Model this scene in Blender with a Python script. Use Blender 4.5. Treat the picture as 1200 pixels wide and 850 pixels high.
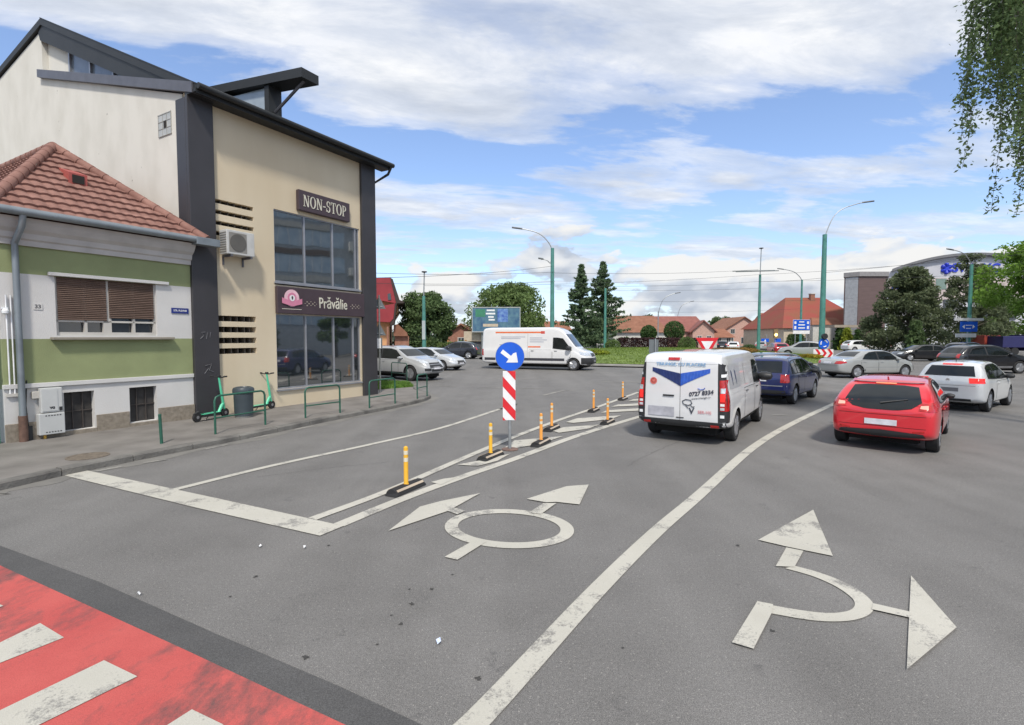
import bpy, bmesh, math, random
import numpy as np
from mathutils import Vector, Matrix
from mathutils.bvhtree import BVHTree
R = math.radians
PI = math.pi
for o in list(bpy.data.objects): bpy.data.objects.remove(o)
scene = bpy.context.scene
col = scene.collection

# ---------------------------------------------------------------- camera
CAMH = 2.15; PITCH = math.atan(30/600)
cd = bpy.data.cameras.new('camera'); cam = bpy.data.objects.new('camera', cd); col.objects.link(cam)
cam.location = (0, 0, CAMH); cam.rotation_euler = (PI/2-PITCH, 0, 0)
cd.sensor_width = 36; cd.lens = 18.0; cd.clip_start = .05; cd.clip_end = 3000
scene.camera = cam

# ---------------------------------------------------------------- light, sky
SUN_EL, SUN_AZ = 52.0, 174.0          # azimuth clockwise from +Y
sd = bpy.data.lights.new('sun', 'SUN'); sun = bpy.data.objects.new('sun', sd); col.objects.link(sun)
sd.energy = 2.7; sd.angle = R(6); sd.color = (1, .94, .85)
sv = Vector((math.sin(R(SUN_AZ))*math.cos(R(SUN_EL)), math.cos(R(SUN_AZ))*math.cos(R(SUN_EL)), math.sin(R(SUN_EL))))
sun.rotation_euler = sv.to_track_quat('Z', 'Y').to_euler(); sun.location = (0, 0, 60)
scene.view_settings.view_transform = 'Standard'; scene.view_settings.look = 'None'
scene.view_settings.exposure = 0.36; scene.view_settings.gamma = 1
SKY_STR = 0.12

def build_world():
    w = bpy.data.worlds.new('World'); scene.world = w; w.use_nodes = True
    nt = w.node_tree; nt.nodes.clear(); N = nt.nodes.new; L = nt.links.new
    def math_(op, a=None, b=None, c=None, clamp=False):
        n = N('ShaderNodeMath'); n.operation = op; n.use_clamp = clamp
        for i, v in enumerate((a, b, c)):
            if v is None: continue
            if isinstance(v, (int, float)): n.inputs[i].default_value = v
            else: L(v, n.inputs[i])
        return n.outputs[0]
    def ramp(v, pts, interp='LINEAR'):
        n = N('ShaderNodeValToRGB'); L(v, n.inputs[0]); cr = n.color_ramp; cr.interpolation = interp
        while len(cr.elements) < len(pts): cr.elements.new(.5)
        for e, (p, c) in zip(cr.elements, pts):
            e.position = p; e.color = (c, c, c, 1) if isinstance(c, (int, float)) else (*c, 1)
        return n.outputs[0]
    def noise(vec, scale, detail=8, rough=.55, dist=0.0):
        n = N('ShaderNodeTexNoise'); L(vec, n.inputs['Vector']); n.inputs['Scale'].default_value = scale
        n.inputs['Detail'].default_value = detail; n.inputs['Roughness'].default_value = rough; n.inputs['Distortion'].default_value = dist
        return n.outputs[0]
    def comb(x, y, z):
        n = N('ShaderNodeCombineXYZ')
        for i, v in enumerate((x, y, z)):
            if isinstance(v, (int, float)): n.inputs[i].default_value = v
            else: L(v, n.inputs[i])
        return n.outputs[0]
    sky = N('ShaderNodeTexSky'); sky.sky_type = 'NISHITA'; sky.sun_disc = False
    sky.sun_elevation = R(SUN_EL); sky.sun_rotation = R(SUN_AZ); sky.air_density = 1.0; sky.dust_density = .6; sky.ozone_density = 1.6
    tc = N('ShaderNodeTexCoord'); sx = N('ShaderNodeSeparateXYZ'); L(tc.outputs['Generated'], sx.inputs[0])
    x, y, z = sx.outputs
    zc = math_('MAXIMUM', z, 0.0)
    zz = math_('ADD', zc, .09)
    u = math_('DIVIDE', x, zz); v = math_('DIVIDE', y, zz)
    # flat layered cloud, streaks running slightly across the view
    uu = math_('MULTIPLY_ADD', u, .55, math_('MULTIPLY', v, .12)); vv = math_('MULTIPLY_ADD', v, 1.15, math_('MULTIPLY', u, -.22))
    lay = noise(comb(uu, vv, 3.7), 1.35, 9, .56, .25)
    lay2 = noise(comb(uu, vv, 9.1), 5.0, 7, .6, .3)
    dens = math_('ADD', math_('MULTIPLY', lay, .8), math_('MULTIPLY', lay2, .2))
    bias = ramp(zc, [(0, .42), (.08, .44), (.16, .495), (.25, .51), (.30, .445), (.345, .455), (.40, .60), (.46, .655), (.6, .65), (1, .62)])
    t = math_('ADD', dens, math_('SUBTRACT', bias, .5))
    m1 = ramp(t, [(.455, 0), (.52, .55), (.60, .88), (.72, 1)], 'EASE')
    # heaped cumulus low over the horizon
    pc = comb(x, y, math_('MULTIPLY', z, 2.3))
    cu = noise(pc, 4.2, 10, .52, .15)
    cu2 = noise(pc, 14, 6, .6, .1)
    b2 = ramp(zc, [(0, .52), (.05, .525), (.12, .505), (.18, .43), (.3, .27), (.4, .1)])
    t2 = math_('ADD', math_('ADD', math_('MULTIPLY', cu, .85), math_('MULTIPLY', cu2, .15)), math_('SUBTRACT', b2, .5))
    m2 = ramp(t2, [(.485, 0), (.51, .85), (.54, 1)], 'EASE')
    # colours of the cloud: grey-blue bellies, white tops
    sh = noise(comb(uu, vv, 1.3), 3.4, 9, .64, .3)
    c1 = ramp(sh, [(.30, (.58, .63, .72)), (.5, (.76, .80, .87)), (.64, (.97, .98, 1.0))])
    pup = comb(x, y, math_('MULTIPLY', math_('ADD', z, .035), 2.3))
    cu_up = noise(pup, 4.2, 4, .5, .15)
    dlt = math_('SUBTRACT', cu, cu_up)
    lit = math_('MULTIPLY_ADD', dlt, 5.0, .50, clamp=True)
    c2 = ramp(lit, [(.15, (.56, .62, .72)), (.5, (.82, .86, .92)), (.8, (1.0, 1.0, .99))])
    def mix(f, a, b):
        n = N('ShaderNodeMix'); n.data_type = 'RGBA'; L(f, n.inputs[0])
        for i, q in ((6, a), (7, b)):
            if isinstance(q, tuple): n.inputs[i].default_value = (*q, 1)
            else: L(q, n.inputs[i])
        return n.outputs[2]
    def scale(c, k):
        n = N('ShaderNodeVectorMath'); n.operation = 'SCALE'; L(c, n.inputs[0]); n.inputs['Scale'].default_value = k; return n.outputs[0]
    # Nishita with a touch of thin veil, brightness of clouds in the same units
    blue = N('ShaderNodeVectorMath'); blue.operation = 'MULTIPLY'; L(sky.outputs[0], blue.inputs[0]); blue.inputs[1].default_value = (1.22, 1.27, 1.40)
    veil = mix(ramp(zc, [(0, .50), (.10, .22), (.3, .10), (.6, .06)]), blue.outputs[0], tuple(q/SKY_STR for q in (.40, .47, .68)))
    a = mix(m1, veil, scale(c1, .80/SKY_STR))
    b = mix(m2, a, scale(c2, .72/SKY_STR))
    bg = N('ShaderNodeBackground'); L(b, bg.inputs[0]); bg.inputs[1].default_value = SKY_STR
    out = N('ShaderNodeOutputWorld'); L(bg.outputs[0], out.inputs[0])
build_world()

# ---------------------------------------------------------------- pixel of the photograph -> point of the place
def ray(px, py):
    u = (px-600)/600; v = (425-py)/600
    return Vector((u, v*math.sin(PITCH)+math.cos(PITCH), v*math.cos(PITCH)-math.sin(PITCH)))
CP = Vector((0, 0, CAMH))
def P(px, py, z=0.0):
    d = ray(px, py); return CP+d*((z-CAMH)/d.z)
def D(px, py, Y):
    d = ray(px, py); return CP+d*(Y/d.y)

# ---------------------------------------------------------------- materials
MATS = {}
def mat(name, c, rough=.6, metal=0.0, var=.12, scale=3.0, bump=0.0, bscale=40.0, coat=0.0, spec=.5, emis=None, estr=0, c2=None, stretch=None, ior=None, detail=5):
    if name in MATS: return MATS[name]
    m = bpy.data.materials.new(name); m.use_nodes = True; nt = m.node_tree; b = nt.nodes['Principled BSDF']
    b.inputs['Roughness'].default_value = rough; b.inputs['Metallic'].default_value = metal
    b.inputs['Coat Weight'].default_value = coat; b.inputs['Coat Roughness'].default_value = .04
    b.inputs['Specular IOR Level'].default_value = spec
    if ior: b.inputs['IOR'].default_value = ior
    tc = nt.nodes.new('ShaderNodeTexCoord'); mp = nt.nodes.new('ShaderNodeMapping'); nt.links.new(tc.outputs['Object'], mp.inputs[0])
    if stretch: mp.inputs['Scale'].default_value = stretch
    n = nt.nodes.new('ShaderNodeTexNoise'); n.inputs['Scale'].default_value = scale; n.inputs['Detail'].default_value = detail
    nt.links.new(mp.outputs[0], n.inputs['Vector'])
    r = nt.nodes.new('ShaderNodeValToRGB'); nt.links.new(n.outputs[0], r.inputs[0])
    if c2 is None: lo = tuple(q*(1-var) for q in c); hi = tuple(min(1, q*(1+var)) for q in c)
    else: lo, hi = c, c2
    r.color_ramp.elements[0].position = .3; r.color_ramp.elements[1].position = .7
    r.color_ramp.elements[0].color = (*lo, 1); r.color_ramp.elements[1].color = (*hi, 1)
    nt.links.new(r.outputs[0], b.inputs['Base Color'])
    if bump:
        n2 = nt.nodes.new('ShaderNodeTexNoise'); n2.inputs['Scale'].default_value = bscale; n2.inputs['Detail'].default_value = 4
        nt.links.new(tc.outputs['Object'], n2.inputs['Vector'])
        bp = nt.nodes.new('ShaderNodeBump'); bp.inputs['Strength'].default_value = bump; bp.inputs['Distance'].default_value = .02
        nt.links.new(n2.outputs[0], bp.inputs['Height']); nt.links.new(bp.outputs[0], b.inputs['Normal'])
    if emis: b.inputs['Emission Color'].default_value = (*emis, 1); b.inputs['Emission Strength'].default_value = estr
    MATS[name] = m; return m

def ground_mat(name, kind):
    """asphalt family: grain, stains, worn tracks; kind picks paint wear"""
    m = bpy.data.materials.new(name); m.use_nodes = True; nt = m.node_tree; b = nt.nodes['Principled BSDF']; N = nt.nodes.new; L = nt.links.new
    tc = N('ShaderNodeTexCoord')
    def noise(scale, detail=4, rough=.55, st=None, rot=0):
        n = N('ShaderNodeTexNoise'); n.inputs['Scale'].default_value = scale; n.inputs['Detail'].default_value = detail; n.inputs['Roughness'].default_value = rough
        mp = N('ShaderNodeMapping'); L(tc.outputs['Object'], mp.inputs[0]); L(mp.outputs[0], n.inputs[0])
        mp.inputs['Rotation'].default_value = (0, 0, rot)
        if st: mp.inputs['Scale'].default_value = st
        return n.outputs[0]
    def ramp(v, pts):
        n = N('ShaderNodeValToRGB'); L(v, n.inputs[0]); cr = n.color_ramp
        while len(cr.elements) < len(pts): cr.elements.new(.5)
        for e, (p, c) in zip(cr.elements, pts): e.position = p; e.color = (c, c, c, 1) if isinstance(c, (int, float)) else (*c, 1)
        return n.outputs[0]
    def mix(f, a, c, bt='MIX'):
        n = N('ShaderNodeMix'); n.data_type = 'RGBA'; n.blend_type = bt
        if isinstance(f, (int, float)): n.inputs[0].default_value = f
        else: L(f, n.inputs[0])
        for i, q in ((6, a), (7, c)):
            if isinstance(q, tuple): n.inputs[i].default_value = (*q, 1)
            else: L(q, n.inputs[i])
        return n.outputs[2]
    grain = noise(150, 3, .7); mid = noise(1.1, 6, .6); big = noise(.16, 4, .5)
    track = noise(.9, 4, .5, (1.0, .06, 1), R(32)); speck = noise(60, 2, .5)
    asp = ramp(mid, [(.3, (.138, .133, .127)), (.7, (.180, .174, .167))])
    asp = mix(ramp(track, [(.42, 0), (.62, .5)]), asp, (.220, .213, .204))
    asp = mix(ramp(big, [(.4, 0), (.65, .4)]), asp, (.116, .113, .110))
    asp = mix(.75, asp, ramp(grain, [(.34, .35), (.5, 1), (.66, 1.8)]), 'MULTIPLY')
    g2 = noise(38, 5, .75); asp = mix(.5, asp, ramp(g2, [(.32, .6), (.5, 1), (.7, 1.35)]), 'MULTIPLY')
    asp = mix(ramp(speck, [(.64, 0), (.70, .6)]), asp, (.38, .36, .33))
    dark = noise(2.6, 9, .75)
    asp = mix(ramp(dark, [(.27, .6), (.40, 0)]), asp, (.05, .05, .052))
    c = asp; rough = .82
    if kind == 'new':
        c = mix(.8, ramp(mid, [(.3, (.072, .071, .071)), (.7, (.100, .098, .097))]), ramp(grain, [(.3, .45), (.5, 1), (.72, 1.7)]), 'MULTIPLY')
    if kind == 'red':
        red = ramp(mid, [(.3, (.44, .075, .070)), (.7, (.54, .115, .10))])
        w1 = noise(1.7, 9, .68, (1, .4, 1), R(-28)); w2 = noise(22, 4, .7)
        f = N('ShaderNodeMath'); f.operation = 'MULTIPLY_ADD'; L(w2, f.inputs[0]); f.inputs[1].default_value = .14; L(w1, f.inputs[2])
        c = mix(ramp(f.outputs[0], [(.56, 0), (.62, .35), (.70, .8)]), red, (.075, .07, .07))
        c = mix(.45, c, ramp(grain, [(.3, .5), (.5, 1), (.72, 1.35)]), 'MULTIPLY')
    if kind in ('paint', 'worn', 'faint'):  # painted lines
        pa = ramp(mid, [(.3, (.44, .425, .37)), (.7, (.54, .52, .46))])
        pa = mix(.35, pa, ramp(grain, [(.3, .6), (.5, 1), (.72, 1.25)]), 'MULTIPLY')
        w1 = noise(2.2, 9, .7); w2 = noise(55, 4, .75)
        f = N('ShaderNodeMath'); f.operation = 'MULTIPLY_ADD'; L(w2, f.inputs[0]); f.inputs[1].default_value = .45; L(w1, f.inputs[2])
        lo, hi, k = {'paint': (.76, .86, .8), 'worn': (.76, .86, .75), 'faint': (.42, .80, .92)}[kind]
        c = mix(ramp(f.outputs[0], [(lo, 0), (hi, k)]), pa, asp)
    L(c, b.inputs['Base Color']); b.inputs['Roughness'].default_value = rough; b.inputs['Specular IOR Level'].default_value = .35
    bp = N('ShaderNodeBump'); bp.inputs['Strength'].default_value = .35; bp.inputs['Distance'].default_value = .012; L(grain, bp.inputs['Height']); L(bp.outputs[0], b.inputs['Normal'])
    return m
ASPH = ground_mat('asphalt', 'asp'); ASPN = ground_mat('new_asphalt', 'new'); REDP = ground_mat('red_paint', 'red')
PAINT = ground_mat('road_paint', 'paint'); WORN = ground_mat('worn_road_paint', 'worn'); FAINT = ground_mat('faint_road_paint', 'faint')

PLAST = mat('black_plastic', (.025, .026, .028), .5)
GLASSD = mat('dark_glass', (.010, .013, .014), .03, spec=.55, coat=0, var=.3)
RUB = mat('tyre_rubber', (.022, .022, .023), .85)
ALU = mat('alloy', (.42, .43, .45), .35, .7)
CHROME = mat('chrome', (.7, .7, .72), .12, 1)
DARKH = mat('wheel_arch_dark', (.006, .006, .006), .95)
REDL = mat('red_lens', (.45, .012, .012), .12, coat=1, var=.3, scale=20)
REDLIT = mat('lit_red_lens', (.70, .02, .02), .15, emis=(1, .04, .03), estr=.5)
CLEARL = mat('clear_lens', (.62, .66, .70), .08, .25, coat=1, var=.3, scale=14)
AMBER = mat('amber_lens', (.8, .30, .03), .2, coat=1)
PLATE = mat('plate_white', (.62, .62, .66), .5, var=.15, scale=8)
WHITEP = mat('white_enamel', (.78, .79, .80), .4)
GPOLE = mat('green_pole_paint', (.075, .235, .20), .45, var=.18)
GREYM = mat('galvanised_steel', (.34, .36, .37), .45, .5, var=.15, scale=8)
SIGNBACK = mat('sign_back_grey', (.16, .18, .19), .6, .3)
BLUES = mat('sign_blue', (.010, .105, .62), .35)
REDS = mat('sign_red', (.66, .02, .03), .4)
WHITES = mat('sign_white', (.80, .80, .80), .4)

# ---------------------------------------------------------------- mesh builder
class MB:
    def __init__(s): s.v = []; s.f = []; s.m = []; s.mats = []; s.X = Matrix()
    def mi(s, m):
        if m not in s.mats: s.mats.append(m)
        return s.mats.index(m)
    def add(s, vs, fs, m):
        k = len(s.v); s.v += [tuple(s.X @ Vector(q)) for q in vs]; i = s.mi(m)
        for f in fs: s.f.append(tuple(k+a for a in f)); s.m.append(i)
        return s
    def box(s, x0, x1, y0, y1, z0, z1, m):
        vs = [(x, y, z) for z in (z0, z1) for y in (y0, y1) for x in (x0, x1)]
        return s.add(vs, [(0, 2, 3, 1), (4, 5, 7, 6), (0, 1, 5, 4), (2, 6, 7, 3), (0, 4, 6, 2), (1, 3, 7, 5)], m)
    def prism(s, poly, off, m):
        """poly: 3D points, off: extrusion vector"""
        n = len(poly); off = Vector(off); a = [Vector(q) for q in poly]; b = [q+off for q in a]
        fs = [tuple(range(n-1, -1, -1)), tuple(range(n, 2*n))]+[(i, (i+1) % n, n+(i+1) % n, n+i) for i in range(n)]
        return s.add(a+b, fs, m)
    def tube(s, pts, r, m, n=8, caps=True):
        pts = [Vector(q) for q in pts]; rr = r if isinstance(r, (list, tuple)) else [r]*len(pts); vs = []
        prev = None
        for i, p in enumerate(pts):
            d = (pts[min(i+1, len(pts)-1)]-pts[max(i-1, 0)]).normalized()
            if prev is None:
                a = Vector((0, 0, 1)) if abs(d.z) < .9 else Vector((1, 0, 0)); x = d.cross(a).normalized()
            else: x = (prev-d*prev.dot(d)).normalized()
            prev = x; y = d.cross(x)
            vs += [p+(x*math.cos(2*PI*k/n)+y*math.sin(2*PI*k/n))*rr[i] for k in range(n)]
        fs = []
        for i in range(len(pts)-1):
            for k in range(n): fs.append((i*n+k, i*n+(k+1) % n, (i+1)*n+(k+1) % n, (i+1)*n+k))
        if caps: fs += [tuple(range(n-1, -1, -1)), tuple(range((len(pts)-1)*n, len(pts)*n))]
        return s.add(vs, fs, m)
    def lathe(s, prof, c, axis, m, n=20):
        """prof: (r, h) along axis"""
        ax = Vector(axis).normalized(); a = Vector((0, 0, 1)) if abs(ax.z) < .9 else Vector((1, 0, 0)); x = ax.cross(a).normalized(); y = ax.cross(x); c = Vector(c); vs = []
        for r, h in prof: vs += [c+ax*h+(x*math.cos(2*PI*k/n)+y*math.sin(2*PI*k/n))*r for k in range(n)]
        fs = []
        for i in range(len(prof)-1):
            for k in range(n): fs.append((i*n+k, i*n+(k+1) % n, (i+1)*n+(k+1) % n, (i+1)*n+k))
        if prof[0][0] > 1e-4: fs.append(tuple(range(n-1, -1, -1)))
        if prof[-1][0] > 1e-4: fs.append(tuple(range((len(prof)-1)*n, len(prof)*n)))
        return s.add(vs, fs, m)
    def build(s, name, parent=None, smooth=False, bevel=0, fix=True):
        me = bpy.data.meshes.new(name); me.from_pydata([tuple(q) for q in s.v], [], s.f)
        for m in s.mats: me.materials.append(m)
        me.polygons.foreach_set('material_index', s.m)
        if fix:
            bm = bmesh.new(); bm.from_mesh(me); bmesh.ops.recalc_face_normals(bm, faces=bm.faces); bm.to_mesh(me); bm.free()
        o = bpy.data.objects.new(name, me); col.objects.link(o)
        if smooth:
            me.polygons.foreach_set('use_smooth', [True]*len(me.polygons)); me.set_sharp_from_angle(angle=R(smooth if smooth is not True else 35))
        if bevel:
            bv = o.modifiers.new('bevel', 'BEVEL'); bv.width = bevel; bv.segments = 2; bv.limit_method = 'ANGLE'
        if parent: o.parent = parent
        me.update(); return o
def tag(o, label=None, cat=None, group=None, kind=None):
    if label: o['label'] = label
    if cat: o['category'] = cat
    if group: o['group'] = group
    if kind: o['kind'] = kind
    return o
def empty(name, loc=(0, 0, 0), rz=0, label=None, cat=None, group=None):
    o = bpy.data.objects.new(name, None); col.objects.link(o); o.location = loc; o.rotation_euler = (0, 0, rz); o.empty_display_size = .2
    return tag(o, label, cat, group)
def copy_tree(o, parent=None):
    c = o.copy(); col.objects.link(c)
    if parent: c.parent = parent
    for ch in list(o.children): copy_tree(ch, c)
    return c
def np_mesh(name, V, F, m, parent=None):
    me = bpy.data.meshes.new(name); V = np.asarray(V, np.float32); F = np.asarray(F, np.int32); k = F.shape[1]
    me.vertices.add(len(V)); me.vertices.foreach_set('co', V.ravel()); me.loops.add(F.size); me.loops.foreach_set('vertex_index', F.ravel())
    me.polygons.add(len(F)); me.polygons.foreach_set('loop_start', np.arange(0, F.size, k, dtype=np.int32)); me.polygons.foreach_set('loop_total', np.full(len(F), k, np.int32))
    me.materials.append(m); me.update(calc_edges=True); me.validate()
    o = bpy.data.objects.new(name, me); col.objects.link(o)
    if parent: o.parent = parent
    return o
def text(body, size, X, m, name='lettering', parent=None, bold=0.0, extrude=.004, sx=1.0, align='CENTER', space=1.0, shear=0):
    cu = bpy.data.curves.new('t', 'FONT'); cu.body = body; cu.size = size; cu.offset = bold; cu.extrude = extrude; cu.align_x = align; cu.align_y = 'CENTER'
    cu.space_character = space; cu.shear = shear; cu.resolution_u = 3
    t = bpy.data.objects.new('t', cu); col.objects.link(t); dg = bpy.context.evaluated_depsgraph_get(); dg.update()
    me = bpy.data.meshes.new_from_object(t.evaluated_get(dg)); bpy.data.objects.remove(t); bpy.data.curves.remove(cu)
    me.transform(X @ Matrix.Diagonal((sx, 1, 1, 1))); me.materials.clear(); me.materials.append(m); me.name = name
    o = bpy.data.objects.new(name, me); col.objects.link(o)
    if parent: o.parent = parent
    return o
def XF(o, x, y):   # frame: origin, text-right axis, text-up axis
    x = Vector(x).normalized(); y = Vector(y).normalized(); z = x.cross(y); o = Vector(o)
    return Matrix(((x.x, y.x, z.x, o.x), (x.y, y.y, z.y, o.y), (x.z, y.z, z.z, o.z), (0, 0, 0, 1)))

# ================================================================ GROUND
g = MB(); g.add([(-900, -300, -.03), (900, -300, -.03), (900, 1500, -.03), (-900, 1500, -.03)], [(0, 1, 2, 3)], mat('earth', (.07, .09, .05), .9, scale=.05, c2=(.11, .115, .08)))
tag(g.build('ground'), kind='structure')
g = MB(); g.add([(-70, -40, 0), (130, -40, 0), (130, 190, 0), (-70, 190, 0)], [(0, 1, 2, 3)], ASPH); tag(g.build('road'), kind='structure')

def flat(name, polys, m, z, label=None, px=True, kind='structure'):
    b = MB()
    for qi, q in enumerate(polys):
        pts = [P(*a) if px else Vector((a[0], a[1], 0)) for a in q]; pts = [(a.x, a.y, z+qi*.0008) for a in pts]
        b.add(pts, [tuple(range(len(pts)))], m)
    bm = bmesh.new(); o = b.build(name, fix=False); bm.from_mesh(o.data)
    bmesh.ops.recalc_face_normals(bm, faces=bm.faces)
    for f in bm.faces:
        if f.normal.z < 0: f.normal_flip()
    bmesh.ops.triangulate(bm, faces=bm.faces); bm.to_mesh(o.data); bm.free()
    return tag(o, kind=kind)
def cr(pts, n=8):   # Catmull-Rom through ground points
    p = [Vector(q) for q in pts]; p = [p[0]*2-p[1]]+p+[p[-1]*2-p[-2]]; out = []
    for i in range(1, len(p)-2):
        for k in range(n):
            t = k/n; a, b, c, d = p[i-1:i+3]
            out.append(.5*((2*b)+(c-a)*t+(2*a-5*b+4*c-d)*t*t+(3*b-a-3*c+d)*t**3))
    return out+[p[-2]]
def strip_pts(pts, w, n=8):
    c = cr(pts, n); L_, R_ = [], []
    for i, q in enumerate(c):
        d = (c[min(i+1, len(c)-1)]-c[max(i-1, 0)]).normalized(); s = Vector((-d.y, d.x, 0))*w/2
        L_.append(q+s); R_.append(q-s)
    return L_, R_
def line(name, pts, w, m, z=.008, px=True, dashes=None):
    pts = [P(*a) if px else Vector((a[0], a[1], 0)) for a in pts]; b = MB(); L_, R_ = strip_pts(pts, w, 10); n = len(L_)
    b.add([(q.x, q.y, z) for q in L_+R_], [(i, n+i, n+i+1, i+1) for i in range(n-1)], m)
    return tag(b.build(name), kind='structure')

# crossing, stop line and lane markings
e0 = P(0, 665); e1 = P(400, 850); ed = (e1-e0).normalized(); en = Vector((ed.y, -ed.x, 0))       # towards the camera side
a = e0-ed*9; b = e1+ed*.8; cpts = [(-1.6, 0), (0, .02)]
flat('crossing_red_surface', [[(a.x, a.y), (P(215, 762).x, P(215, 762).y), (b.x, b.y), ((b+en*5).x, (b+en*5).y), ((a+en*5).x, (a+en*5).y)]], REDP, .008, px=False)
flat('asphalt_patch_strip', [[(-320, 530), (0, 640), (115, 682), (250, 742), (400, 806), (490, 848), (640, 925), (470, 885), (400, 850), (215, 762), (0, 665), (-420, 530)]], ASPN, .004)
flat('crossing_bars', [[(47, 732), (75, 749), (0, 779), (-200, 860), (-190, 842), (0, 755)], [(122, 776), (161, 795), (50, 850), (-60, 905), (-110, 889), (0, 835)],
     [(225, 834), (262, 852), (215, 885), (175, 866)], [(-6, 708), (4, 712), (-80, 745), (-90, 738)]], WORN, .012)
flat('stop_line', [[(59, 554), (92, 550), (250, 584), (402.5, 617.5), (375, 629), (230, 596)]], WORN, .0105)
line('lane_line', [(202, 575), (320, 546), (440, 520), (520, 501), (585, 480), (606, 474)], .13, PAINT)
line('island_edge_line', [(366, 609), (452, 577), (540, 539), (605, 511.5), (660, 491), (700, 477.5), (748, 460)], .14, PAINT, .010)
line('island_edge_line', [(397, 616), (470, 586), (540, 560), (605, 537.5), (680, 510), (755, 487), (800, 474), (850, 460)], .17, PAINT, .008)
line('lane_line', [(520, 879), (574, 829), (700, 692), (770, 623), (820, 580), (882, 525), (930, 496), (985, 470)], .165, PAINT)
hatch = [[(505, 566), (520, 562), (536, 560), (517, 569)], [(536, 545.5), (560, 541), (598, 532.5), (583, 541), (560, 547)], [(592, 525), (603, 517), (660, 512), (632, 521), (605, 526)],
         [(648, 506), (660, 501.5), (702, 498.5), (690, 503), (655, 508)], [(663, 495.5), (676, 491), (728, 487.5), (716, 492), (672, 496.5)],
         [(704, 484.5), (712, 481.5), (768, 478), (758, 481.5)], [(716, 477.5), (724, 474.8), (786, 471.5), (778, 474.5)], [(736, 470.8), (742, 468.6), (800, 466), (793, 468)], [(746, 465.6), (750, 463.6), (806, 461), (800, 463)]]
hatch += [[(757, 461.6), (760, 460.2), (815, 457.5), (810, 459.3)]]
flat('island_hatching', hatch, PAINT, .0125)
# faint kerbside marks and junction marks
b = MB()
for (x0, y0, x1, y1, w) in [(112, 553, 143, 547, .1), (168, 543, 195, 539, .1), (240, 527, 268, 521, .1), (292, 515, 315, 510, .1), (345, 504, 368, 499, .1), (400, 491, 420, 487, .1),
                            (455, 453, 476, 453.2, .16), (510, 452.5, 534, 453, .12), (560, 454.4, 590, 454.8, .12), (612, 455.2, 634, 455.6, .12), (575, 444, 632, 444.6, .12), (690, 447.5, 750, 448.4, .14),
                            (700, 458, 726, 458.6, .1), (636.5, 463.5, 662, 457.5, .16), (652, 456.8, 676, 458, .1), (585, 480, 606, 474, .1), (700, 437, 745, 437.6, .14), (520, 437, 556, 436.6, .12),
                            (1120, 467, 1190, 460, .12), (1130, 448, 1200, 444, .12), (925, 487, 905, 486.5, .12), (870, 500, 940, 484, .0)]:
    if w == 0: continue
    A_, B_ = P(x0, y0), P(x1, y1); d = (B_-A_).normalized(); s_ = Vector((-d.y, d.x, 0))*w/2
    b.add([(q.x, q.y, .008) for q in (A_+s_, A_-s_, B_-s_, B_+s_)], [(0, 1, 2, 3)], FAINT)
tag(b.build('junction_marks'), kind='structure')
# roundabout lane arrow, left lane (ring with two arrows and a stem)
cc = P(597, 619); rc = [P(522, 613), P(671, 627), P(603, 596.5), P(592, 641)]
ctr = sum(rc, Vector())/4; ra = (rc[1]-rc[0]).length/2; rb = (rc[2]-rc[3]).length/2; axd = (rc[1]-rc[0]).normalized(); axn = Vector((-axd.y, axd.x, 0))
b = MB(); n = 48; vs = []
for k in range(n):
    t = 2*PI*k/n
    for q in (1, .86 if 1 else 0): vs.append(ctr+axd*math.cos(t)*(ra if q == 1 else ra-.15)+axn*math.sin(t)*(rb if q == 1 else rb-.15))
b.add([(q.x, q.y, .008) for q in vs], [(2*k, 2*((k+1) % n), 2*((k+1) % n)+1, 2*k+1) for k in range(n)], PAINT)
o = tag(b.build('roundabout_ring_marking'), kind='structure')
flat('roundabout_arrow_marking', [[(521, 654), (536, 657.5), (570, 636), (560, 632)], [(455, 623.5), (492, 595), (516, 588.5), (563, 579), (525, 600)], [(516, 597), (525, 594), (545, 600), (536, 604)],
     [(617, 586), (664, 571), (690, 569), (679, 592.5), (652, 589.5), (640, 590)], [(620, 602), (637, 591), (652, 591), (634, 604)]], PAINT, .012)
# lane arrow, right lane
q = lambda x, y: (600+x/2, 520+y/2)
arc_o = [q(662, 288), q(720, 304), q(775, 325), q(822, 352), q(848, 380), q(838, 402), q(800, 416), q(740, 419), q(680, 413), q(607, 400)]
arc_i = [q(640, 294), q(700, 311), q(752, 333), q(789, 357), q(803, 374), q(798, 389), q(775, 397), q(735, 399), q(680, 393), q(609, 381)]
b = MB(); A_ = [P(*a) for a in arc_o]; B_ = [P(*a) for a in arc_i]; A2 = cr(A_, 4); B2 = cr(B_, 4); n = len(A2)
b.add([(v.x, v.y, .008) for v in A2+B2], [(i, i+1, n+i+1, n+i) for i in range(n-1)], PAINT); tag(b.build('lane_arrow_curve'), kind='structure')
flat('lane_arrow_marking', [[q(706, 157), q(577, 228), q(640, 243), q(683, 252), q(752, 266)], [q(643, 246), q(618, 290), q(662, 292), q(683, 254)],
     [q(575, 373), q(515, 470), q(566, 485), q(608, 402), q(612, 380)], [q(846, 378), q(933, 398), q(933, 412), q(843, 392)], [q(935, 313), q(1042, 435), q(925, 534)]], PAINT, .012)

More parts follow.
